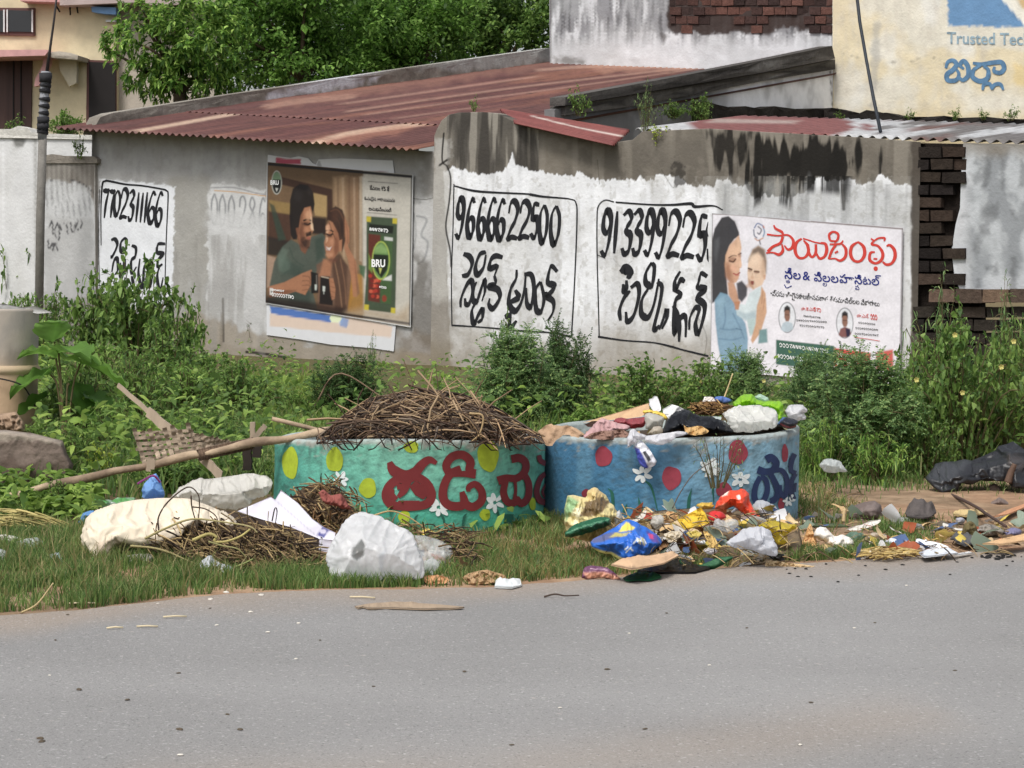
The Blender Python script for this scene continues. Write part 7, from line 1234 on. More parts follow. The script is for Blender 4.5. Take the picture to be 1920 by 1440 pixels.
for i, (x, y, s_, lab) in enumerate(((980, 872, 14, 'small white pebble beside the flat dark stone'), (1770, 872, 24, 'grey stone chip at the right end of the path'), (1210, 832, 18, 'dark flat chip on the dirt path'), (700, 950, 30, 'brown stone at the foot of the grey rock'), (1690, 705, 60, 'brown soil lump in front of the black plastic'))):
    Q('small_stone', lab, 'stone', [(x - s_, y + s_ * .5), (x - s_ * .6, y - s_ * .4), (x + s_ * .3, y - s_ * .6), (x + s_, y + s_ * .1), (x + s_ * .7, y + s_ * .6)], (206, 200, 190) if i == 0 else (120, 104, 94), M_STONE, None, .06, .2, .02, 8, step=1.6)
stalk('bent_stick', 'long dark bent stick lying across the dirt path at the right', zq([(1285, 725), (1400, 762), (1560, 842), (1650, 902), (1785, 988)]), [15.0, 14.2, 13.0, 12.3, 11.5], .013, (74, 56, 50), 'stick')
stalk('dry_branch', 'thin pale branch standing up from the weeds above the blue ring', [(1352, 760), (1362, 735), (1374, 700)], 16.0, .008, (196, 176, 132), 'branch'); stalk('dry_branch', 'thin green stem standing on the soil right of the blue ring', zq([(382, 940), (380, 820), (384, 690)]), 12.3, .005, (84, 92, 60), 'branch')
stalk('dry_branch', 'dry arching branch over the twig heap on the green ring', [(590, 760), (640, 700), (760, 770), (830, 742)], 13.2, .006, (120, 100, 80), 'branch'); stalk('dry_branch', 'short pale twig standing right of the blue ring', zq([(566, 950), (570, 900), (576, 855)]), 12.2, .012, (196, 172, 132), 'branch')
stalk('dry_branch', 'long straight twig slanting over the left side of the twig heap', [(636, 806), (700, 775), (790, 742)], 12.2, .007, (150, 124, 92), 'branch'); stalk('dry_branch', 'pale bent twig hanging over the rim of the green ring', [(880, 775), (905, 780), (900, 812), (884, 828)], 11.85, .007, (170, 146, 108), 'branch')
stalk('dry_branch', 'fine grey branch leaning on the blue ring above the rubbish', zr1([(705, 890), (760, 780), (850, 660), (1000, 560)]), 11.9, .004, (96, 90, 84), 'branch')
stalk('dry_branch', 'thin twig arching from the milky bag to the clear pouch', zr8([(300, 680), (400, 655), (500, 690), (620, 770), (735, 832)]), 10.9, .005, (168, 146, 104), 'branch')
# black plastic sheet at the right edge
bk = pillow('black_plastic_sheet', 'large torn black plastic sheet humped by the path at the right edge', 'plastic sheet', zq([(1178, 622), (1215, 580), (1262, 520), (1300, 506), (1400, 500), (1530, 494), (1620, 455), (1700, 420), (1790, 370), (1836, 350), (1880, 380), (1960, 470), (1960, 700), (1850, 690), (1790, 640), (1720, 645), (1600, 640), (1450, 662), (1310, 702), (1240, 672)]), (34, 35, 39), mat('black tarpaulin', (255, 255, 255), .42, .06, 8, .2, 40, vcol=True, spec=.5), 14.5, .3, 1.5, .1, 60, 3.4,
   lambda c: (c.poly(zq([(1770, 470), (1860, 440), (1960, 480), (1960, 600), (1850, 560)]), (66, 58, 54), 4, .7, 8), c.poly(zq([(1180, 622), (1215, 580), (1262, 520), (1400, 502), (1520, 498), (1420, 570), (1320, 630), (1240, 610)]), (58, 60, 64), 4, .8)), curve=False, cap=40)  # paler top at the left: reflected light painted into the black
stalk('charred_stick', 'charred broken stick poking out of the black plastic sheet', zq([(1800, 660), (1820, 590), (1850, 520)]), 14.5, .03, (92, 72, 60), 'stick')
Q('white_scrap', 'white paper scrap in front of the black plastic sheet', 'paper', [(1562, 600), (1585, 598), (1642, 608), (1600, 630), (1570, 655)], (228, 228, 226), M_PAPER, 14.6, .04, .2, .02)
Q('white_bag', 'white plastic bag caught under the dark thorn bush', 'bag', [(385, 525), (440, 480), (520, 500), (595, 570), (500, 588), (420, 572)], (214, 220, 220), M_MILKY, 14.3, .14, .2, .04)

# ---------------------------------------------------------------- bits on the road
def pebble(seed, s_, flat_):
    r = np.random.default_rng(seed); n = 9; V = []
    for i, z_ in enumerate((-.2, .25, .75, 1.0)):
        k = (1, 1.05, .75, .3)[i]
        for j in range(n): t = j * 6.283 / n; q = k * r.uniform(.75, 1.2); V.append((math.cos(t) * q * s_, math.sin(t) * q * s_ * .8, z_ * s_ * flat_))
    Fs = [(i * n + j, i * n + (j + 1) % n, (i + 1) * n + (j + 1) % n, (i + 1) * n + j) for i in range(3) for j in range(n)] + [tuple(3 * n + j for j in range(n))]
    return V, Fs
M_COAL = mat('charcoal', (30, 29, 29), .9, .2, 30); M_CHIP = mat('pale stone chip', (206, 200, 190), .9, .15, 30)
prt = {}
def road_bit(u, v, s_, kind, label, group):
    key = (kind, NP % 3 if kind in prt else 0); p = G(u, v)
    if kind not in prt: Vv, Fs = pebble(len(prt) + 5, 1.0, .7 if kind == 'coal' else .45); o = mk({'coal': 'charcoal_bit', 'chip': 'stone_chip', 'leaf': 'dry_leaf_bit'}[kind], Vv, Fs, {'coal': M_COAL, 'chip': M_CHIP, 'leaf': mat('dry leaf bit', (88, 78, 66), .9)}[kind]); prt[kind] = o
    else: o = prt[kind].copy(); COL.objects.link(o)
    o.location = (p[0], p[1], .006); o.scale = (s_, s_ * random.uniform(.7, 1.2), s_ * random.uniform(.6, 1)); o.rotation_euler = (0, 0, random.uniform(0, 6)); return tag(o, label, {'coal': 'charcoal', 'chip': 'stone chip', 'leaf': 'leaf bit'}[kind], group)
for i in range(26):
    x, y = 1600 + random.random() * 250, 1200 + random.gauss(25, 14)
    road_bit(*zq([(x, y)])[0], random.uniform(.008, .015), 'coal', 'lump of black charcoal in the small cluster at the right road edge', 'charcoal lumps spilled at the right road edge')
for x, y in ((1900, 1225), (1530, 1232), (1555, 1185), (1420, 1265), (1010, 1286), (730, 1292), (883, 1322), (680, 1364), (525, 1413), (140, 1318), (203, 1314), (285, 1316), (160, 1350), (225, 1374), (322, 1374), (1365, 1358), (1790, 1292), (1320, 1208), (1750, 1165), (435, 1280)):
    road_bit(*zq([(x, y)])[0], random.uniform(.007, .011), 'coal', 'stray black charcoal lump on the asphalt below the right-hand rubbish', 'stray charcoal lumps on the road')
for u, v, s_ in ((871, 1262, .016), (1138, 1258, .016), (337, 1371, .02), (426, 1343, .012), (148, 1296, .016), (76, 1388, .018), (78, 1394, .018), (450, 1371, .016), (335, 1265, .014), (239, 1315, .014), (104, 1203, .01), (600, 1203, .01), (394, 1143, .01), (127, 1155, .012), (1250, 1152, .01), (1640, 1170, .01), (700, 1290, .01), (1520, 1320, .012), (1210, 1370, .014), (960, 1400, .012), (1790, 1260, .012), (1400, 1180, .01)):
    road_bit(u, v, s_ * .7, 'leaf', 'small dark fleck of dry leaf or grit on the grey asphalt', 'dark flecks on the road')
for u, v, s_ in ((470, 1150, .018), (406, 1175, .016), (502, 1188, .016), (560, 1171, .014), (227, 1120, .026), (424, 1113, .028), (395, 1126, .02), (490, 1118, .022), (296, 1134, .014), (93, 1269, .012), (555, 1238, .012), (338, 1419, .016), (1602, 1180, .012), (1330, 1250, .012), (1050, 1330, .012), (1500, 1400, .014), (1700, 1100, .012), (1180, 1190, .012)):
    road_bit(u, v, s_ * .6, 'chip', 'small pale stone chip on the grey asphalt near the verge', 'pale chips on the road')
for a, b, lab in (((200, 1183), (231, 1182), 'short cream straw on the road, leftmost of the straws'), ((256, 1180), (296, 1180), 'cream straw on the road, in the middle of the left three'), ((306, 1162), (350, 1161), 'long straw on the road nearest the left verge'), ((656, 1124), (703, 1126), 'cream straw on the road just above the tan dust patch'), ((122, 1137), (180, 1136), 'brown straw on the sandy shoulder at the left')):
    p, q_ = G(*a), G(*b); MBs = MB().tube([p + [0, 0, .012], (p + q_) / 2 + [0, .004, .014], q_ + [0, 0, .012]], .004, 6); tag(MBs.build('straw', mat('cream straw', (206, 192, 160), .8), None, True), lab, 'straw', 'straws on the road')
stalk('thin_twig', 'thin dark twig lying on the road below the gap between the rings', [(1020, 1119), (1040, 1114), (1060, 1117), (1086, 1116)], [float(G(1050, 1117, .015)[1])] * 4, .005, (70, 56, 48), 'twig')
stalk('thin_twig', 'pale bent twig on the left shoulder in front of the grass', [(40, 1149), (70, 1132), (100, 1093)], [float(G(60, 1149)[1])] * 3, .005, (176, 158, 118), 'twig')
pillow('paper_patch', 'flat torn brown paper and dust on the asphalt below the milky bag', 'paper', [(664, 1137), (700, 1131), (760, 1130), (800, 1133), (870, 1139), (820, 1143), (740, 1141), (690, 1140)], (158, 140, 120), M_CARD, lie=True, wr=.015, ws=14, step=1.6)
# ---------------------------------------------------------------- posters glued to the walls
M_WHITEINK = mat('white print', (232, 234, 234), .55, .03, 20); M_BLACKINK = mat('black print', (30, 30, 34), .55, .05, 20); M_REDINK = mat('red print', (196, 62, 54), .55, .05, 20); M_BLUEINK = mat('blue print', (28, 40, 120), .55, .05, 20); M_EDGE = mat('vinyl edge', (210, 210, 210), .6)
def poster(name, label, surf, quad, n, m, y, base, paint, group='posters on the shed wall', dim=1.0, blur=1):
    a, b = surf.ab(np.array([p[0] for p in quad], float), np.array([p[1] for p in quad], float), y); cx, cz = float(np.mean(a)), float(np.mean(b))
    t = thing(name, label, 'poster', tuple(surf.xyz(cx, min(b), y)), group)
    S_, T_ = np.meshgrid(np.linspace(0, 1, n), np.linspace(0, 1, m), indexing='ij'); bl = lambda q: (q[0] * (1 - S_) + q[1] * S_) * (1 - T_) + (q[3] * (1 - S_) + q[2] * S_) * T_
    A, B = bl(a), bl(b); W = surf.xyz(A, B, y + .003 * (fbm(A * 2, B * 2, seed=401) - .5) + .0015 * np.sin(A * 7 + B * 3)); U, V = proj(W); c = Canvas(U, V, base); paint(c)
    B3 = c.C.reshape(n, m, 3)
    for _ in range(blur): B3 = .25 * np.roll(B3, 1, 0) + .5 * B3 + .25 * np.roll(B3, -1, 0); B3 = .25 * np.roll(B3, 1, 1) + .5 * B3 + .25 * np.roll(B3, -1, 1)
    B3[0], B3[-1], B3[:, 0], B3[:, -1] = c.C.reshape(n, m, 3)[0], c.C.reshape(n, m, 3)[-1], c.C.reshape(n, m, 3)[:, 0], c.C.reshape(n, m, 3)[:, -1]
    c.C = B3.reshape(-1, 3) * (.9 + .2 * fbm(U * .35, V * .35, o=3, seed=409).ravel()[:, None]); c.C = c.C * (.74 + .2 * fbm(U * .05, V * .05, o=4, seed=405).ravel()[:, None]) * dim
    o = mk('printed_sheet', W, grid_faces(n, m)[:, ::-1], M_ART, t, c.C, True); return t, o
def squiggle(dec, x0, y0, x1, y1, h, n, w, seed):
    r = random.Random(seed)
    for i in range(n):
        f = (i + .5) / n; cx, cy = x0 + (x1 - x0) * f, y0 + (y1 - y0) * f; s = (x1 - x0) / n * .42; k = r.random()
        if k < .5: p = [(cx - s, cy - h * .1), (cx - s * .5, cy - h * .5), (cx + s * .3, cy - h * .3), (cx + s * .8, cy + h * .1), (cx, cy + h * .5), (cx - s * .8, cy + h * .2)]
        elif k < .8: p = [(cx - s, cy + h * .3), (cx - s * .3, cy - h * .5), (cx + s * .2, cy + h * .4), (cx + s, cy - h * .4)]
        else: p = [(cx - s, cy - h * .4), (cx + s, cy - h * .45), (cx - s * .2, cy + h * .1), (cx + s * .6, cy + h * .5)]
        dec.stroke(p, w)
# older torn poster showing round the coffee poster
zb = zoomed(480, 280, 3.7906)
def paint_old(c):
    c.poly([(505, 573), (560, 582), (622, 591), (620, 607), (560, 597), (509, 588)], (64, 104, 172), 1, .95); c.poly([(506, 588), (640, 607), (652, 590), (736, 612), (733, 633), (640, 625), (506, 611)], (206, 186, 170), 1.2, .9); c.poly([(640, 596), (655, 598), (650, 614), (636, 612)], (108, 140, 190), 1, .8)
    c.ell(629, 597, 11, 8, (214, 222, 186), 1, .95); c.poly([(517, 296), (564, 299), (564, 309), (517, 307)], (170, 58, 84), 1, .95); c.line([(682, 322), (728, 324)], 2.4, (120, 40, 52), .9); c.poly([(590, 300), (600, 300), (604, 318), (596, 312)], (150, 150, 152), 1, .8)
ob = thing('torn_poster', 'torn older poster sticking out above and below the coffee poster', 'poster', tuple(WB.px(620, 655, -.02)), 'posters on the shed wall')
slab('printed_sheet', WB, [(502, 290), (520, 293), (545, 296), (560, 293), (578, 297), (586, 306), (592, 309), (597, 299), (640, 297), (690, 299), (736, 301), (740, 330), (742, 612), (738, 659), (700, 653), (620, 646), (560, 636), (500, 628), (499, 400)], .006, M_ART, ob, (204, 206, 210), paint_old, .03, -.022)
SK, SKD, SKL = (176, 124, 94), (122, 80, 60), (222, 178, 146)
def paint_coffee(c):
    p = lambda q, col, b=1.2, a=.95: c.poly(zb(q), col, b, a); l = lambda q, w_, col, a=.9, b=.8: c.line(zb(q), w_ / 3.79, col, a, b)
    p([(60, 80), (760, 150), (760, 1240), (60, 1100)], (120, 96, 72), 1, 1); p([(90, 100), (760, 165), (755, 240), (550, 260), (90, 190)], (104, 82, 60), 6, .9)
    p([(180, 195), (545, 285), (548, 500), (510, 500), (505, 330), (180, 250)], (64, 42, 34), 1.5); p([(400, 310), (503, 332), (500, 480), (420, 470)], (178, 150, 104), 1.5); p([(95, 360), (250, 385), (250, 470), (95, 440)], (152, 126, 80), 2); p([(90, 440), (260, 465), (250, 680), (85, 640)], (76, 52, 42), 3); p([(85, 620), (230, 650), (180, 760), (82, 750)], (44, 38, 34), 3)
    p([(95, 380), (130, 400), (215, 640), (160, 650)], (52, 70, 60), 2, .8); p([(78, 750), (140, 770), (130, 960), (76, 985)], (172, 146, 126), 2)
    p([(550, 200), (640, 190), (660, 900), (560, 800)], (166, 138, 108), 5, .9); p([(640, 190), (755, 200), (755, 860), (660, 860)], (150, 120, 94), 4, .9); [p([(x, 200), (x + 14, 200), (x + 20, 780), (x + 6, 780)], (192, 166, 140) if k % 2 else (112, 86, 66), 2, .6) for k, x in enumerate((575, 610, 655, 690, 725))]
    p([(400, 480), (500, 490), (500, 610), (400, 600)], (40, 30, 28), 3)
    p([(640, 860), (775, 900), (770, 1175), (630, 1150)], (176, 128, 58), 2)
    # man
    p([(90, 1000), (130, 800), (190, 690), (250, 640), (330, 690), (400, 620), (470, 595), (505, 640), (490, 800), (430, 870), (400, 1000), (440, 1150), (80, 1095)], (80, 90, 82), 1.5); p([(180, 740), (250, 800), (330, 830), (300, 900), (180, 880)], (66, 80, 72), 4, .7); p([(150, 760), (190, 700), (230, 720), (170, 860)], (108, 124, 112), 4, .6); p([(420, 640), (480, 620), (480, 760), (430, 800)], (58, 72, 64), 4, .8); p([(230, 960), (380, 960), (390, 1130), (240, 1110)], (54, 66, 60), 6, .7)
    p([(285, 600), (320, 720), (350, 745), (375, 690), (340, 640)], SKD, 2); p([(298, 590), (312, 480), (340, 415), (388, 404), (398, 470), (398, 520), (408, 578), (392, 600), (388, 640), (380, 690), (345, 702), (310, 660)], SK, 1.2); p([(298, 590), (314, 470), (335, 430), (330, 560), (336, 690), (310, 660)], (124, 82, 60), 3, .8); p([(380, 420), (397, 470), (396, 520), (406, 575), (386, 560)], SKL, 1.5, .8)
    p([(248, 610), (238, 480), (242, 360), (262, 280), (310, 245), (370, 255), (408, 310), (418, 390), (404, 455), (388, 404), (345, 416), (318, 470), (304, 560), (290, 640), (262, 640)], (24, 20, 22), 1.2); p([(352, 590), (395, 580), (392, 612), (356, 622)], (36, 26, 24), 1); p([(350, 640), (388, 640), (378, 706), (345, 700), (325, 660)], (58, 40, 34), 2, .8); l([(346, 528), (368, 536), (386, 526)], 13, (22, 16, 15), 1, .6); l([(340, 506), (368, 497), (392, 507)], 12, (26, 18, 16), 1, .6); p([(360, 622), (388, 622), (384, 640), (364, 640)], (150, 80, 74), 1, .7); p([(282, 560), (302, 555), (305, 600), (292, 612)], SKD, 1)
    g = lambda x, y, rx, ry, col, a, b=3.0: c.ell(*zb([(x, y)])[0], rx / 3.79, ry / 3.79, col, b, a)
    g(350, 530, 26, 16, (70, 44, 34), .75, 2.5); g(330, 600, 22, 60, (104, 66, 50), .7); g(372, 470, 20, 34, (206, 158, 124), .8); g(398, 550, 8, 26, (236, 204, 170), .9, 1.5); g(360, 575, 20, 18, (190, 136, 104), .6); g(340, 660, 26, 40, (40, 28, 26), .6); l([(392, 480), (396, 530), (408, 575)], 4, (240, 214, 184), .9); g(300, 330, 30, 40, (52, 46, 46), .5, 5); g(380, 300, 16, 30, (60, 52, 50), .5, 4)
    g(200, 820, 40, 60, (104, 122, 110), .5, 6); g(330, 900, 60, 40, (50, 62, 56), .5, 7); l([(240, 700), (270, 780), (340, 830)], 8, (60, 74, 66), .7, 2); l([(180, 900), (240, 860), (330, 850)], 8, (62, 76, 68), .6, 2)
    # woman
    p([(430, 820), (500, 780), (590, 770), (650, 820), (680, 900), (650, 1165), (440, 1130)], (120, 92, 76), 2); p([(540, 760), (600, 740), (650, 830), (640, 1165), (560, 1140)], (86, 62, 50), 3, .9); l([(560, 800), (590, 950), (610, 1120)], 10, (150, 116, 90), .7); l([(600, 780), (630, 950), (640, 1100)], 8, (140, 104, 80), .7); p([(480, 780), (540, 790), (530, 900), (450, 900)], SK, 3)
    p([(498, 545), (530, 500), (570, 520), (600, 620), (590, 720), (548, 785), (510, 775), (494, 720), (484, 665), (498, 620)], SK, 1.2); p([(498, 545), (515, 540), (510, 650), (492, 670), (498, 620)], SKL, 1.5, .8); p([(555, 560), (600, 600), (590, 720), (550, 770), (560, 660)], (146, 98, 74), 3, .8)
    p([(498, 520), (515, 440), (565, 403), (615, 430), (645, 520), (640, 640), (610, 735), (596, 660), (585, 600), (545, 520), (515, 500)], (58, 38, 32), 1.3); l([(530, 440), (580, 430), (620, 500), (630, 620)], 10, (110, 76, 56), .6); l([(545, 470), (590, 520), (605, 640)], 7, (96, 66, 50), .6); l([(520, 520), (540, 580), (565, 640)], 5, (40, 26, 24), .8)
    l([(502, 602), (524, 610), (544, 602)], 12, (22, 15, 14), 1, .6); l([(498, 578), (522, 574), (548, 584)], 9, (36, 24, 21), 1, .6); p([(494, 690), (520, 700), (540, 690), (525, 722), (502, 716)], (226, 214, 206), 1); l([(492, 690), (520, 722), (540, 695)], 5, (150, 66, 62), .8); p([(590, 650), (612, 640), (610, 720), (592, 730)], SK, 1)
    g(520, 615, 22, 12, (70, 42, 34), .7, 2); g(512, 560, 14, 26, (226, 178, 146), .7); g(540, 660, 16, 24, (206, 150, 120), .6); g(570, 690, 16, 60, (120, 76, 58), .6); g(520, 750, 26, 14, (206, 156, 126), .5); g(545, 790, 30, 22, (110, 70, 56), .6); g(560, 470, 26, 40, (84, 54, 42), .6, 5); g(610, 560, 14, 60, (40, 26, 24), .6, 4); l([(500, 640), (490, 668), (500, 676)], 4, (130, 84, 64), .8)
    # his hand round her, the two hands with black mugs
    p([(636, 640), (660, 700), (712, 800), (736, 1020), (715, 1052), (690, 1045), (676, 900), (652, 780), (626, 700)], SK, 1.3); p([(700, 790), (738, 1020), (720, 1045), (706, 900)], SKD, 2, .7); p([(630, 480), (662, 560), (664, 660), (640, 700), (632, 600)], SK, 1.3); l([(640, 520), (652, 600), (650, 670)], 5, SKD, .7)
    p([(90, 975), (200, 945), (330, 880), (395, 855), (400, 900), (392, 960), (350, 1035), (280, 1010), (180, 1040), (92, 1050)], SK, 1.3); p([(90, 1010), (200, 1000), (290, 1000), (180, 1045), (92, 1055)], SKD, 2, .8); [l([(330, 900 + k * 34), (375, 905 + k * 30), (385, 930 + k * 26)], 6, SKD, .8) for k in range(4)]
    p([(388, 868), (440, 882), (444, 1020), (394, 1025)], (18, 17, 19), 1); p([(458, 905), (520, 905), (550, 940), (545, 1110), (450, 1098)], (18, 17, 19), 1); l([(466, 905), (515, 915)], 7, (214, 200, 180), .8); l([(430, 895), (432, 990)], 5, (170, 160, 150), .6); p([(418, 960), (432, 962), (430, 1002), (418, 1000)], (206, 214, 206), .8); p([(474, 972), (492, 975), (490, 1010), (474, 1008)], (214, 220, 214), .8); l([(482, 1010), (482, 1028)], 4, (214, 220, 214))
    p([(520, 915), (548, 918), (565, 990), (560, 1060), (540, 1072), (528, 1010)], SK, 1.2); [l([(530, 940 + k * 34), (560, 950 + k * 34)], 5, SKD, .8) for k in range(4)]
    p([(60, 1040), (420, 1090), (640, 1130), (640, 1180), (60, 1100)], (40, 26, 24), 6, .8)
    # right panel with the sachet
    p([(735, 195), (765, 200), (790, 1260), (640, 1160), (720, 1000)], (150, 126, 92), 5, .3); p([(752, 195), (1108, 215), (1095, 1245), (770, 1190), (760, 800)], (204, 200, 190), 4, 1); p([(770, 1130), (1000, 1165), (1095, 1100), (1095, 1245), (640, 1165)], (184, 164, 138), 12, .8); p([(735, 195), (752, 195), (752, 800), (735, 790)], (190, 172, 150), 2, .9); p([(730, 820), (780, 830), (770, 920), (740, 880)], (70, 104, 74), 2, .9)
    l([(796, 228), (1006, 243)], 4, (40, 40, 42)); l([(790, 448), (1000, 468)], 4, (40, 40, 42))
    p([(786, 475), (1004, 490), (1002, 640), (990, 1165), (768, 1138), (784, 900)], (54, 74, 50), 1.2); [p([(x, y), (x + 32, y + 3), (x + 30, y + 42), (x - 2, y + 38)], (206, 190, 66), 1, .95) for x, y in ((786, 475), (972, 488), (770, 1102), (960, 1125))]
    p([(804, 530), (978, 545), (972, 600), (806, 585)], (26, 30, 24), 1); p([(800, 600), (886, 610), (880, 1090), (796, 1075), (800, 850)], (104, 44, 36), 1.5, .9); p([(886, 615), (972, 620), (960, 1100), (886, 1090)], (72, 100, 60), 2, .9)
    for k in range(16): x, y = 812 + (k * 29) % 66, 900 + (k * 37) % 150; c.ell(*zb([(x, y)])[0], 3.6, 3.4, ((176, 60, 46), (206, 96, 72), (120, 36, 32))[k % 3], .8, .95)
    p([(800, 740), (830, 820), (826, 880), (800, 850)], (120, 150, 70), 1.5, .9); c.ell(*zb([(888, 790)])[0], 17, 36.5, (178, 196, 96), .8, 1); c.ell(*zb([(888, 790)])[0], 15, 34, (104, 140, 84), .8, 1); p([(836, 745), (940, 752), (942, 800), (930, 860), (890, 915), (850, 860), (834, 800)], (22, 26, 22), 1); p([(840, 700), (890, 672), (935, 705), (930, 740), (845, 735)], (150, 184, 116), 3, .7); p([(872, 840), (895, 845), (882, 886)], (206, 214, 120), 1, .95)
    p([(912, 620), (972, 628), (972, 652), (912, 645)], (214, 216, 212), .8); p([(915, 915), (965, 890), (965, 935), (900, 930)], (222, 224, 220), 1); c.ell(*zb([(912, 1060)])[0], 4.5, 6.5, (150, 62, 48), 1, .9)
    # round emblem at top left, rating box, rim
    c.ell(*zb([(147, 236)])[0], 9.6, 22.4, (206, 208, 200), .8, 1); c.ell(*zb([(147, 236)])[0], 8.4, 20.8, (24, 24, 24), .8, 1); p([(116, 215), (125, 175), (147, 156), (170, 175), (180, 215)], (116, 142, 112), 1, 1); p([(138, 275), (157, 277), (147, 302)], (220, 222, 214), .8)
    p([(98, 985), (122, 988), (122, 1038), (98, 1034)], (226, 226, 222), .7); p([(106, 1005), (114, 1006), (114, 1020), (106, 1019)], (60, 50, 46), .7)
    c.line(zb([(84, 104), (1110, 194)]), 5.4, (28, 26, 28), 1, .8, False); c.line(zb([(72, 1078), (400, 1138), (1095, 1240)]), 4.2, (34, 26, 26), .9, .8, False); p([(918, 1205), (1095, 1232), (1093, 1250), (916, 1226)], (120, 112, 106), 1, .8); c.line(zb([(82, 100), (68, 1085)]), 2.2, (44, 38, 38), .9, .6, False); c.line(zb([(1106, 190), (1092, 1250)]), 2.4, (40, 40, 44), .9, .6, False); c.line(zb([(78, 92), (62, 1095), (1098, 1264)]), 2.0, (226, 228, 230), 1, .6, False); c.line(zb([(1116, 184), (1099, 1262)]), 1.6, (226, 228, 230), 1, .6, False)
cp, cs = poster('coffee_poster', 'coffee advertising poster of a man and woman holding black mugs', WB, zb([(78, 90), (1118, 181), (1100, 1266), (62, 1094)]), 300, 300, -.045, (190, 184, 174), paint_coffee, dim=.92)
def line_of(surf, par, m, fn): d = Decals(surf, .0505); fn(d); d.build('lettering', m, par)
for x, y, s_, dx in ((884, 835, 19.5, .72), (147, 252, 11.5, .74)): line_of(WB, cs, M_WHITEINK, lambda d: d.text('BRU', *zb([(x, y)])[0], s_, dx=dx, fat=.035, sl=.02, align='CENTER'))
for a, b, h_, n_, w_, sd_ in (((128, 998), (215, 1008), 3.4, 8, .7, 3), ((128, 1030), (285, 1052), 6.5, 10, .9, 4), ((820, 568), (955, 580), 6.5, 7, 1.2, 5), ((890, 978), (942, 984), 4, 5, .8, 6)): line_of(WB, cs, M_WHITEINK, lambda d: squiggle(d, *zb([a])[0], *zb([b])[0], h_, n_, w_, sd_))
for tx, x, y, s_ in (('కేవలం ₹5 కే', 892, 293, 10.8), ('ఓనమైన ఆరామమను', 894, 368, 9.4), ('అనుభవించండి', 896, 440, 10.0)): line_of(WB, cs, M_BLACKINK, lambda d: d.text(tx, *zb([(x, y)])[0], s_, dx=.74, fat=.018, sl=.07, align='CENTER'))
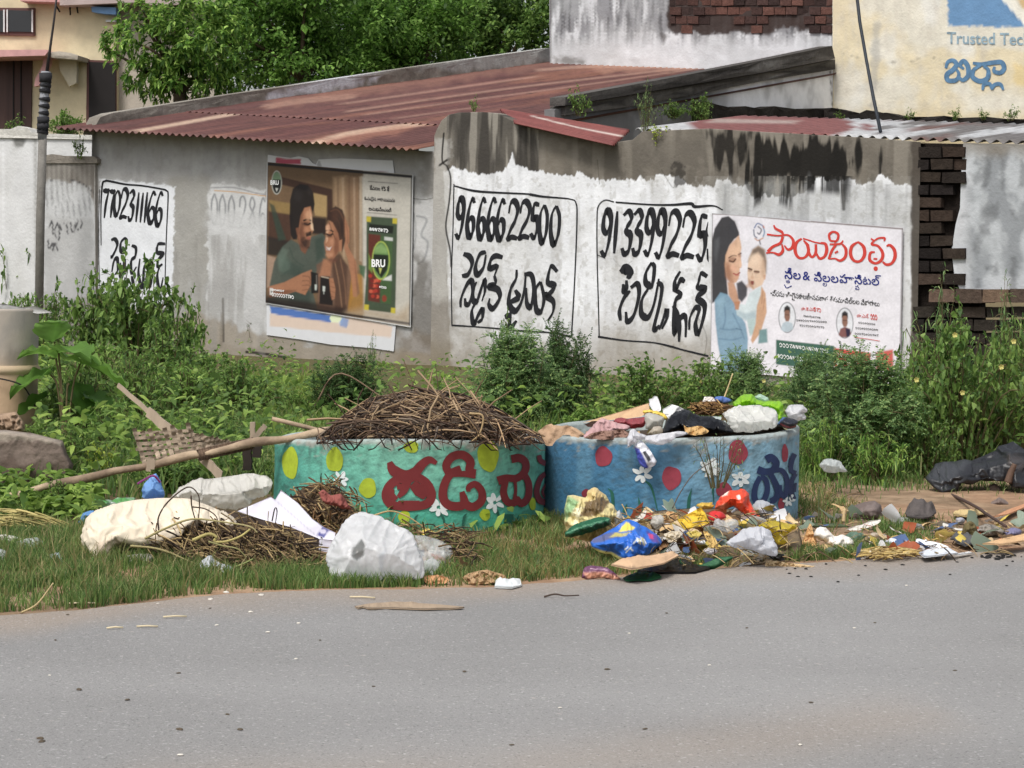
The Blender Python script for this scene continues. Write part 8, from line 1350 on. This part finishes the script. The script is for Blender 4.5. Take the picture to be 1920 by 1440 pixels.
# hospital poster
zh = zoomed(1320, 380, 4.235)
def paint_hosp(c):
    p = lambda q, col, b=1.2, a=.95: c.poly(zh(q), col, b, a); l = lambda q, w_, col, a=.9, b=.8: c.line(zh(q), w_ / 4.235, col, a, b)
    p([(300, 100), (1000, 150), (1000, 700), (500, 700)], (214, 212, 220), 20, .6)
    p([(64, 800), (62, 300), (85, 205), (140, 118), (195, 106), (245, 150), (278, 235), (280, 262), (240, 290), (200, 345), (178, 420), (176, 560), (190, 730), (120, 760)], (30, 29, 33), 1.2); p([(85, 300), (120, 275), (122, 340), (95, 470), (80, 400)], (96, 98, 102), 4, .6)
    p([(278, 258), (294, 330), (298, 360), (290, 400), (300, 500), (285, 525), (282, 580), (258, 632), (215, 645), (180, 590), (166, 500), (170, 420), (205, 335)], (206, 166, 138), 1.3); p([(166, 480), (200, 470), (230, 560), (240, 640), (200, 645), (175, 580)], (166, 122, 98), 4, .8); p([(262, 290), (285, 300), (290, 380), (270, 400)], (226, 192, 164), 3, .7); l([(202, 462), (232, 470), (250, 448)], 12, (34, 22, 20), 1, .6); l([(196, 438), (228, 420), (256, 422)], 8, (46, 30, 26), 1, .6); l([(274, 412), (294, 402)], 11, (40, 27, 23), 1, .6); l([(234, 562), (260, 571), (284, 556)], 10, (146, 66, 62), 1, .6); l([(276, 515), (298, 512)], 4, (166, 118, 94), .8)
    g = lambda x, y, rx, ry, col, a, b=3.0: c.ell(*zh([(x, y)])[0], rx / 4.235, ry / 4.235, col, b, a)
    g(222, 452, 30, 20, (120, 80, 64), .6); g(286, 418, 12, 16, (150, 106, 84), .6); g(235, 520, 30, 26, (222, 172, 148), .6); g(190, 560, 20, 60, (150, 106, 84), .6); g(240, 380, 40, 40, (222, 186, 158), .6, 5); g(288, 490, 10, 26, (226, 190, 164), .7, 2); g(255, 600, 24, 16, (196, 148, 122), .6); g(262, 575, 18, 8, (176, 96, 88), .7, 1.5); g(230, 200, 30, 60, (60, 60, 66), .6, 6); g(110, 600, 14, 90, (58, 58, 62), .5, 5)
    p([(186, 630), (240, 642), (262, 700), (285, 800), (240, 820), (195, 730)], (186, 142, 114), 2)
    p([(84, 780), (130, 712), (190, 730), (240, 800), (270, 860), (330, 960), (350, 1080), (335, 1350), (150, 1350), (110, 1120), (90, 940)], (122, 154, 176), 1.5); [l(q, 10, (92, 122, 146), .7, 1.6) for q in ([(130, 1000), (200, 1010), (260, 1000)], [(120, 1080), (220, 1090), (300, 1070)], [(160, 800), (170, 920), (150, 1000)], [(230, 880), (280, 980), (320, 1080)], [(200, 1150), (210, 1250)])]; p([(100, 780), (150, 740), (170, 800), (120, 900)], (148, 178, 196), 5, .6); l([(255, 1000), (300, 1010)], 6, (60, 84, 104), .8)
    p([(258, 640), (300, 620), (345, 670), (340, 740), (300, 790), (270, 760)], (56, 54, 60), 2)
    p([(344, 560), (352, 450), (385, 372), (432, 342), (480, 370), (497, 460), (490, 580), (462, 655), (385, 692), (352, 640)], (216, 188, 164), 1.3); p([(350, 470), (385, 372), (432, 342), (482, 372), (498, 470), (494, 560), (484, 520), (470, 440), (430, 395), (385, 420)], (86, 76, 70), 4, .85); p([(352, 600), (370, 620), (400, 690), (352, 650)], (160, 120, 96), 3, .8); l([(354, 522), (378, 532)], 14, (30, 22, 20), 1, .6); l([(402, 546), (434, 550)], 14, (30, 22, 20), 1, .6); p([(372, 620), (396, 622), (392, 654), (374, 650)], (120, 54, 50), 1); l([(385, 560), (380, 595)], 4, (176, 140, 116), .8); p([(470, 575), (492, 570), (488, 610), (474, 612)], (200, 160, 136), 1)
    g(366, 536, 16, 14, (130, 96, 80), .6, 2); g(418, 552, 20, 14, (140, 104, 86), .6, 2); g(400, 450, 40, 40, (230, 206, 184), .6, 5); g(440, 610, 34, 30, (226, 196, 172), .6, 4); g(384, 596, 14, 14, (206, 166, 142), .7, 2); g(384, 636, 16, 16, (130, 66, 60), .6, 1.6); g(470, 520, 16, 70, (170, 136, 112), .5, 4); g(360, 660, 24, 18, (190, 150, 124), .6, 3)
    p([(360, 720), (455, 658), (475, 720), (470, 820), (425, 920), (330, 935), (262, 890), (246, 800), (330, 810)], (202, 214, 218), 1.5); p([(262, 850), (330, 880), (410, 860), (425, 920), (330, 935), (268, 895)], (164, 182, 190), 4, .8); p([(340, 930), (415, 920), (408, 1030), (365, 1060)], (176, 196, 196), 2); p([(240, 790), (290, 780), (275, 850), (248, 850)], SK, 1.5)
    p([(455, 660), (490, 720), (498, 870), (450, 1030), (385, 1120), (372, 1090), (410, 960), (420, 820), (450, 730)], (198, 156, 124), 1.3); l([(468, 700), (458, 800)], 5, (160, 116, 90), .8); l([(480, 760), (470, 850)], 5, (160, 116, 90), .8); p([(440, 1010), (500, 1000), (505, 1110), (430, 1120)], (108, 142, 144), 2)
    p([(572, 1088), (1034, 1138), (1030, 1340), (572, 1284)], (34, 86, 68), 1); p([(1034, 1154), (1322, 1192), (1320, 1330), (1032, 1300)], (198, 66, 54), 1); p([(1366, 1190), (1500, 1165), (1505, 1340), (1366, 1330)], (196, 84, 70), 2)
    for x, y, k in ((660, 912, 0), (1118, 956, 1)):
        c.ell(*zh([(x, y)])[0], 16.2, 29.0, (50, 52, 60), .7, 1); c.ell(*zh([(x, y)])[0], 15.0, 27.6, (220, 222, 228), .7, 1); p([(x - 50, y + 95), (x - 35, y + 45), (x, y + 30), (x + 40, y + 45), (x + 50, y + 90), (x + 10, y + 114), (x - 25, y + 112)], (176, 190, 200) if k == 0 else (120, 70, 66), 1); p([(x - 22, y - 60), (x - 4, y - 78), (x + 20, y - 66), (x + 24, y), (x + 14, y + 30), (x - 10, y + 30), (x - 22, y)], (132, 90, 70), 1); p([(x - 25, y - 40), (x - 22, y - 80), (x, y - 98), (x + 24, y - 80), (x + 26, y - 30), (x + 14, y - 58), (x - 12, y - 58)], (24, 22, 24), .8); l([(x - 14, y - 22), (x + 16, y - 20)], 5, (40, 30, 30), .8)
        if k: p([(x + 6, y + 40), (x + 45, y + 50), (x + 40, y + 104), (x + 14, y + 112)], (34, 34, 60), 1)
    # curled emblem left of the title
    for q, col in (([(400, 200), (425, 165), (462, 180)], (60, 90, 140)), ([(395, 215), (400, 260), (420, 280)], (40, 60, 90)), ([(465, 185), (480, 230), (470, 270)], (50, 110, 150)), ([(430, 190), (455, 215), (440, 250), (425, 240)], (30, 34, 60)), ([(405, 285), (430, 300), (470, 280)], (176, 120, 80)), ([(440, 300), (448, 330)], (40, 40, 60)), ([(470, 185), (478, 200)], (190, 110, 80))): l(q, 9, col)
    c.line(zh([(66, 88), (300, 100), (560, 125), (840, 152)]), 2.4, (110, 98, 94), .9, .7); c.line(zh([(850, 150), (1576, 208)]), 3.0, (112, 100, 98), .9, .7, False); c.line(zh([(66, 84), (50, 1300)]), 1.8, (120, 116, 116), .9, .6, False); c.line(zh([(1576, 205), (1556, 1340)]), 2.2, (110, 102, 104), .9, .6, False); l([(1180, 670), (1150, 720), (1200, 700)], 5, (176, 176, 182), .6); l([(1190, 690), (1215, 720)], 6, (190, 190, 196), .6)
hp, hs = poster('hospital_poster', 'white hospital poster with a woman in blue cardigan holding a baby', WA, [(1335, 400), (1693, 427), (1688, 724), (1332, 694)], 400, 330, -.045, (224, 222, 229), paint_hosp, dim=1.14)
e0 = Decals(WA, .0505)
for pts, w_ in (([(568, 178), (582, 205), (630, 232), (648, 262)], [10, 18, 20, 12]), ([(514, 252), (600, 262), (680, 258), (722, 300), (715, 355), (680, 372), (652, 340)], [14, 12, 14, 22, 24, 18, 10]), ([(640, 268), (620, 320), (560, 350), (520, 390)], [20, 20, 20, 22]), ([(508, 400), (560, 396), (610, 412), (640, 380), (632, 330)], [12, 12, 22, 22, 12]),
   ([(790, 285), (748, 320), (738, 385), (765, 436), (812, 436), (842, 395), (836, 340), (805, 300)], [14, 22, 26, 20, 18, 24, 24, 12]), ([(842, 330), (848, 400), (872, 432), (900, 400), (902, 330)], [12, 22, 18, 22, 20]), ([(902, 395), (930, 442), (968, 430), (988, 380), (978, 330), (940, 318)], [14, 20, 20, 26, 22, 12]), ([(800, 285), (850, 300), (900, 316), (985, 330)], 11),
   ([(1060, 305), (1018, 300), (1008, 255), (1040, 232), (1078, 250), (1074, 292), (1048, 318)], [10, 16, 20, 16, 20, 18, 12]), ([(1012, 330), (1060, 330), (1100, 325), (1118, 300)], [12, 14, 16, 10]), ([(1062, 332), (1030, 380), (1004, 448)], [18, 20, 18]), ([(1004, 448), (1052, 444), (1095, 460), (1135, 430), (1140, 370), (1112, 330)], [10, 12, 20, 22, 24, 14]), ([(1052, 400), (1078, 385)], 14),
   ([(1228, 316), (1186, 350), (1178, 415), (1208, 462), (1256, 462), (1288, 415), (1282, 355), (1246, 318), (1228, 316)], [14, 24, 26, 20, 20, 26, 26, 16, 14]), ([(1338, 286), (1366, 300), (1400, 282), (1448, 282), (1444, 305)], [12, 12, 14, 16, 12]), ([(1368, 300), (1345, 330), (1395, 345), (1432, 400), (1422, 455), (1375, 482), (1330, 455), (1335, 400), (1370, 392)], [14, 18, 18, 24, 24, 18, 24, 20, 12]), ([(1360, 445), (1390, 448)], 14), ([(1432, 470), (1462, 492), (1505, 480), (1530, 430), (1524, 375), (1490, 338), (1462, 345)], [14, 20, 20, 26, 26, 20, 12])):
    e0.stroke(zh(pts), (np.array(w_) / 4.0).tolist() if hasattr(w_, '__len__') else w_ / 4.0)
e0.ell(*zh([(1377, 524)])[0], 4.0, 4.2)
e0.build('lettering', M_REDINK, hs); e0 = Decals(WA, .0505); e0.text('డా.కె.ఎస్.', *zh([(785, 852)])[0], 8.2, dx=.95, sl=.07, fat=.006); squiggle(e0, *zh([(885, 848)])[0], *zh([(945, 856)])[0], 7, 3, 1, 8); e0.build('lettering', M_REDINK, hs); e0 = Decals(WA, .0505); e0.text('డా.ఎన్.', *zh([(1226, 908)])[0], 8.6, dx=.95, sl=.07, fat=.006); squiggle(e0, *zh([(1335, 905)])[0], *zh([(1390, 912)])[0], 10, 3, 1.2, 9); e0.stroke(zh([(1208, 1068), (1300, 1080), (1410, 1098)]), 1.0)
e0.build('lettering', M_REDINK, hs)
e1 = Decals(WA, .0505)
for tx, x, y, s_ in (('సీల', 652, 600, 23), ('&', 796, 612, 23), ('పిలల', 885, 622, 23), ('హాసిటల్', 1088, 634, 22.5)): e1.text(tx, *zh([(x, y)])[0], s_, dx=.96, sl=.075, fat=.014)
for tx, x, y, s_ in (('త', 664, 636, 10), ('ల', 955, 662, 12), ('ప', 1212, 690, 12)): e1.text(tx, *zh([(x, y)])[0], s_, sl=.07, fat=.012)
e1.stroke(zh([(652, 650), (670, 676), (710, 660)]), 1.5); e1.build('lettering', M_BLUEINK, hs)
e2 = Decals(WA, .0505); e2.text('•ప్రసూతి•గైనకాలజీ•నవజాత శిశువు•పిల్లల విభాగాలు', *zh([(540, 738)])[0], 13.6, dx=.715, sl=.098, fat=.006); e2.build('lettering', M_BLACKINK, hs); e2 = Decals(WA, .0505)
for i, (a, b, y, n) in enumerate(((800, 940, 905, 9), (745, 990, 938, 14), (770, 970, 980, 12))): squiggle(e2, *zh([(a, y - 6)])[0], *zh([(b, y + 10)])[0], 3.2, n, .65, 20 + i)
e2.build('lettering', M_BLACKINK, hs); e2 = Decals(WA, .0505)
for i, (a, b, y, n) in enumerate(((1238, 1375, 955, 8), (1215, 1395, 998, 11), (1210, 1400, 1042, 11))): squiggle(e2, *zh([(a, y - 4)])[0], *zh([(b, y + 12)])[0], 3.2, n, .65, 30 + i)
e2.build('lettering', M_BLACKINK, hs)
for a, b, n_, sd_ in (((612, 1128), (1000, 1180), 15, 41), ((595, 1215), (1010, 1275), 17, 42), ((1062, 1205), (1285, 1235), 8, 43), ((1060, 1265), (1300, 1292), 8, 44)): line_of(WA, hs, M_WHITEINK, lambda d: squiggle(d, *zh([a])[0], *zh([b])[0], 7.2, n_, 1.1, sd_))
# ---------------------------------------------------------------- let the bags, wrappers and cloths buckle: excess material folds between their held rims
def settle(frames=16):
    S.frame_start, S.frame_end = 1, frames + 2; S.frame_set(1); todo = []
    for o, n, tot, flat, kind, k in SETTLE:
        vg = o.vertex_groups.new(name='rim'); vg.add(list(range(n)) + (list(range(k, k + n)) if flat else []), 1.0, 'REPLACE')
        md = o.modifiers.new('fold', 'CLOTH'); c = md.settings; c.vertex_group_mass = 'rim'; c.quality = 5; c.mass = .15
        c.tension_stiffness = c.compression_stiffness = 12; c.shear_stiffness = 4; c.bending_stiffness = {'jug': .03, 'film': .04, 'cloth': .08, 'print': .06}[kind]
        c.tension_damping = c.compression_damping = 4; c.shear_damping = 4; c.air_damping = 3; c.shrink_min = {'jug': -.14, 'film': -.2, 'cloth': -.17, 'print': -.09}[kind]; c.effector_weights.gravity = .05
        if not flat: c.use_pressure = True; c.uniform_pressure_force = .03
        md.collision_settings.use_collision = False; md.point_cache.frame_start = 1; md.point_cache.frame_end = frames + 2; todo.append((o, md))
    for f in range(1, frames + 1): S.frame_set(f)
    dg = bpy.context.evaluated_depsgraph_get()
    for o, md in todo:
        me = o.evaluated_get(dg).data; co = np.empty(len(me.vertices) * 3, np.float32); me.vertices.foreach_get('co', co); base = np.empty_like(co); o.data.vertices.foreach_get('co', base)
        d = (co - base).reshape(-1, 3); ln = np.linalg.norm(d, axis=1, keepdims=True); lim = .07; d = d * np.minimum(1, lim / (ln + 1e-9)); co = base.reshape(-1, 3) + d
        o.modifiers.remove(md); o.data.vertices.foreach_set('co', co.ravel().astype(np.float32)); o.data.update(); o.vertex_groups.clear()
    S.frame_set(1)
settle()
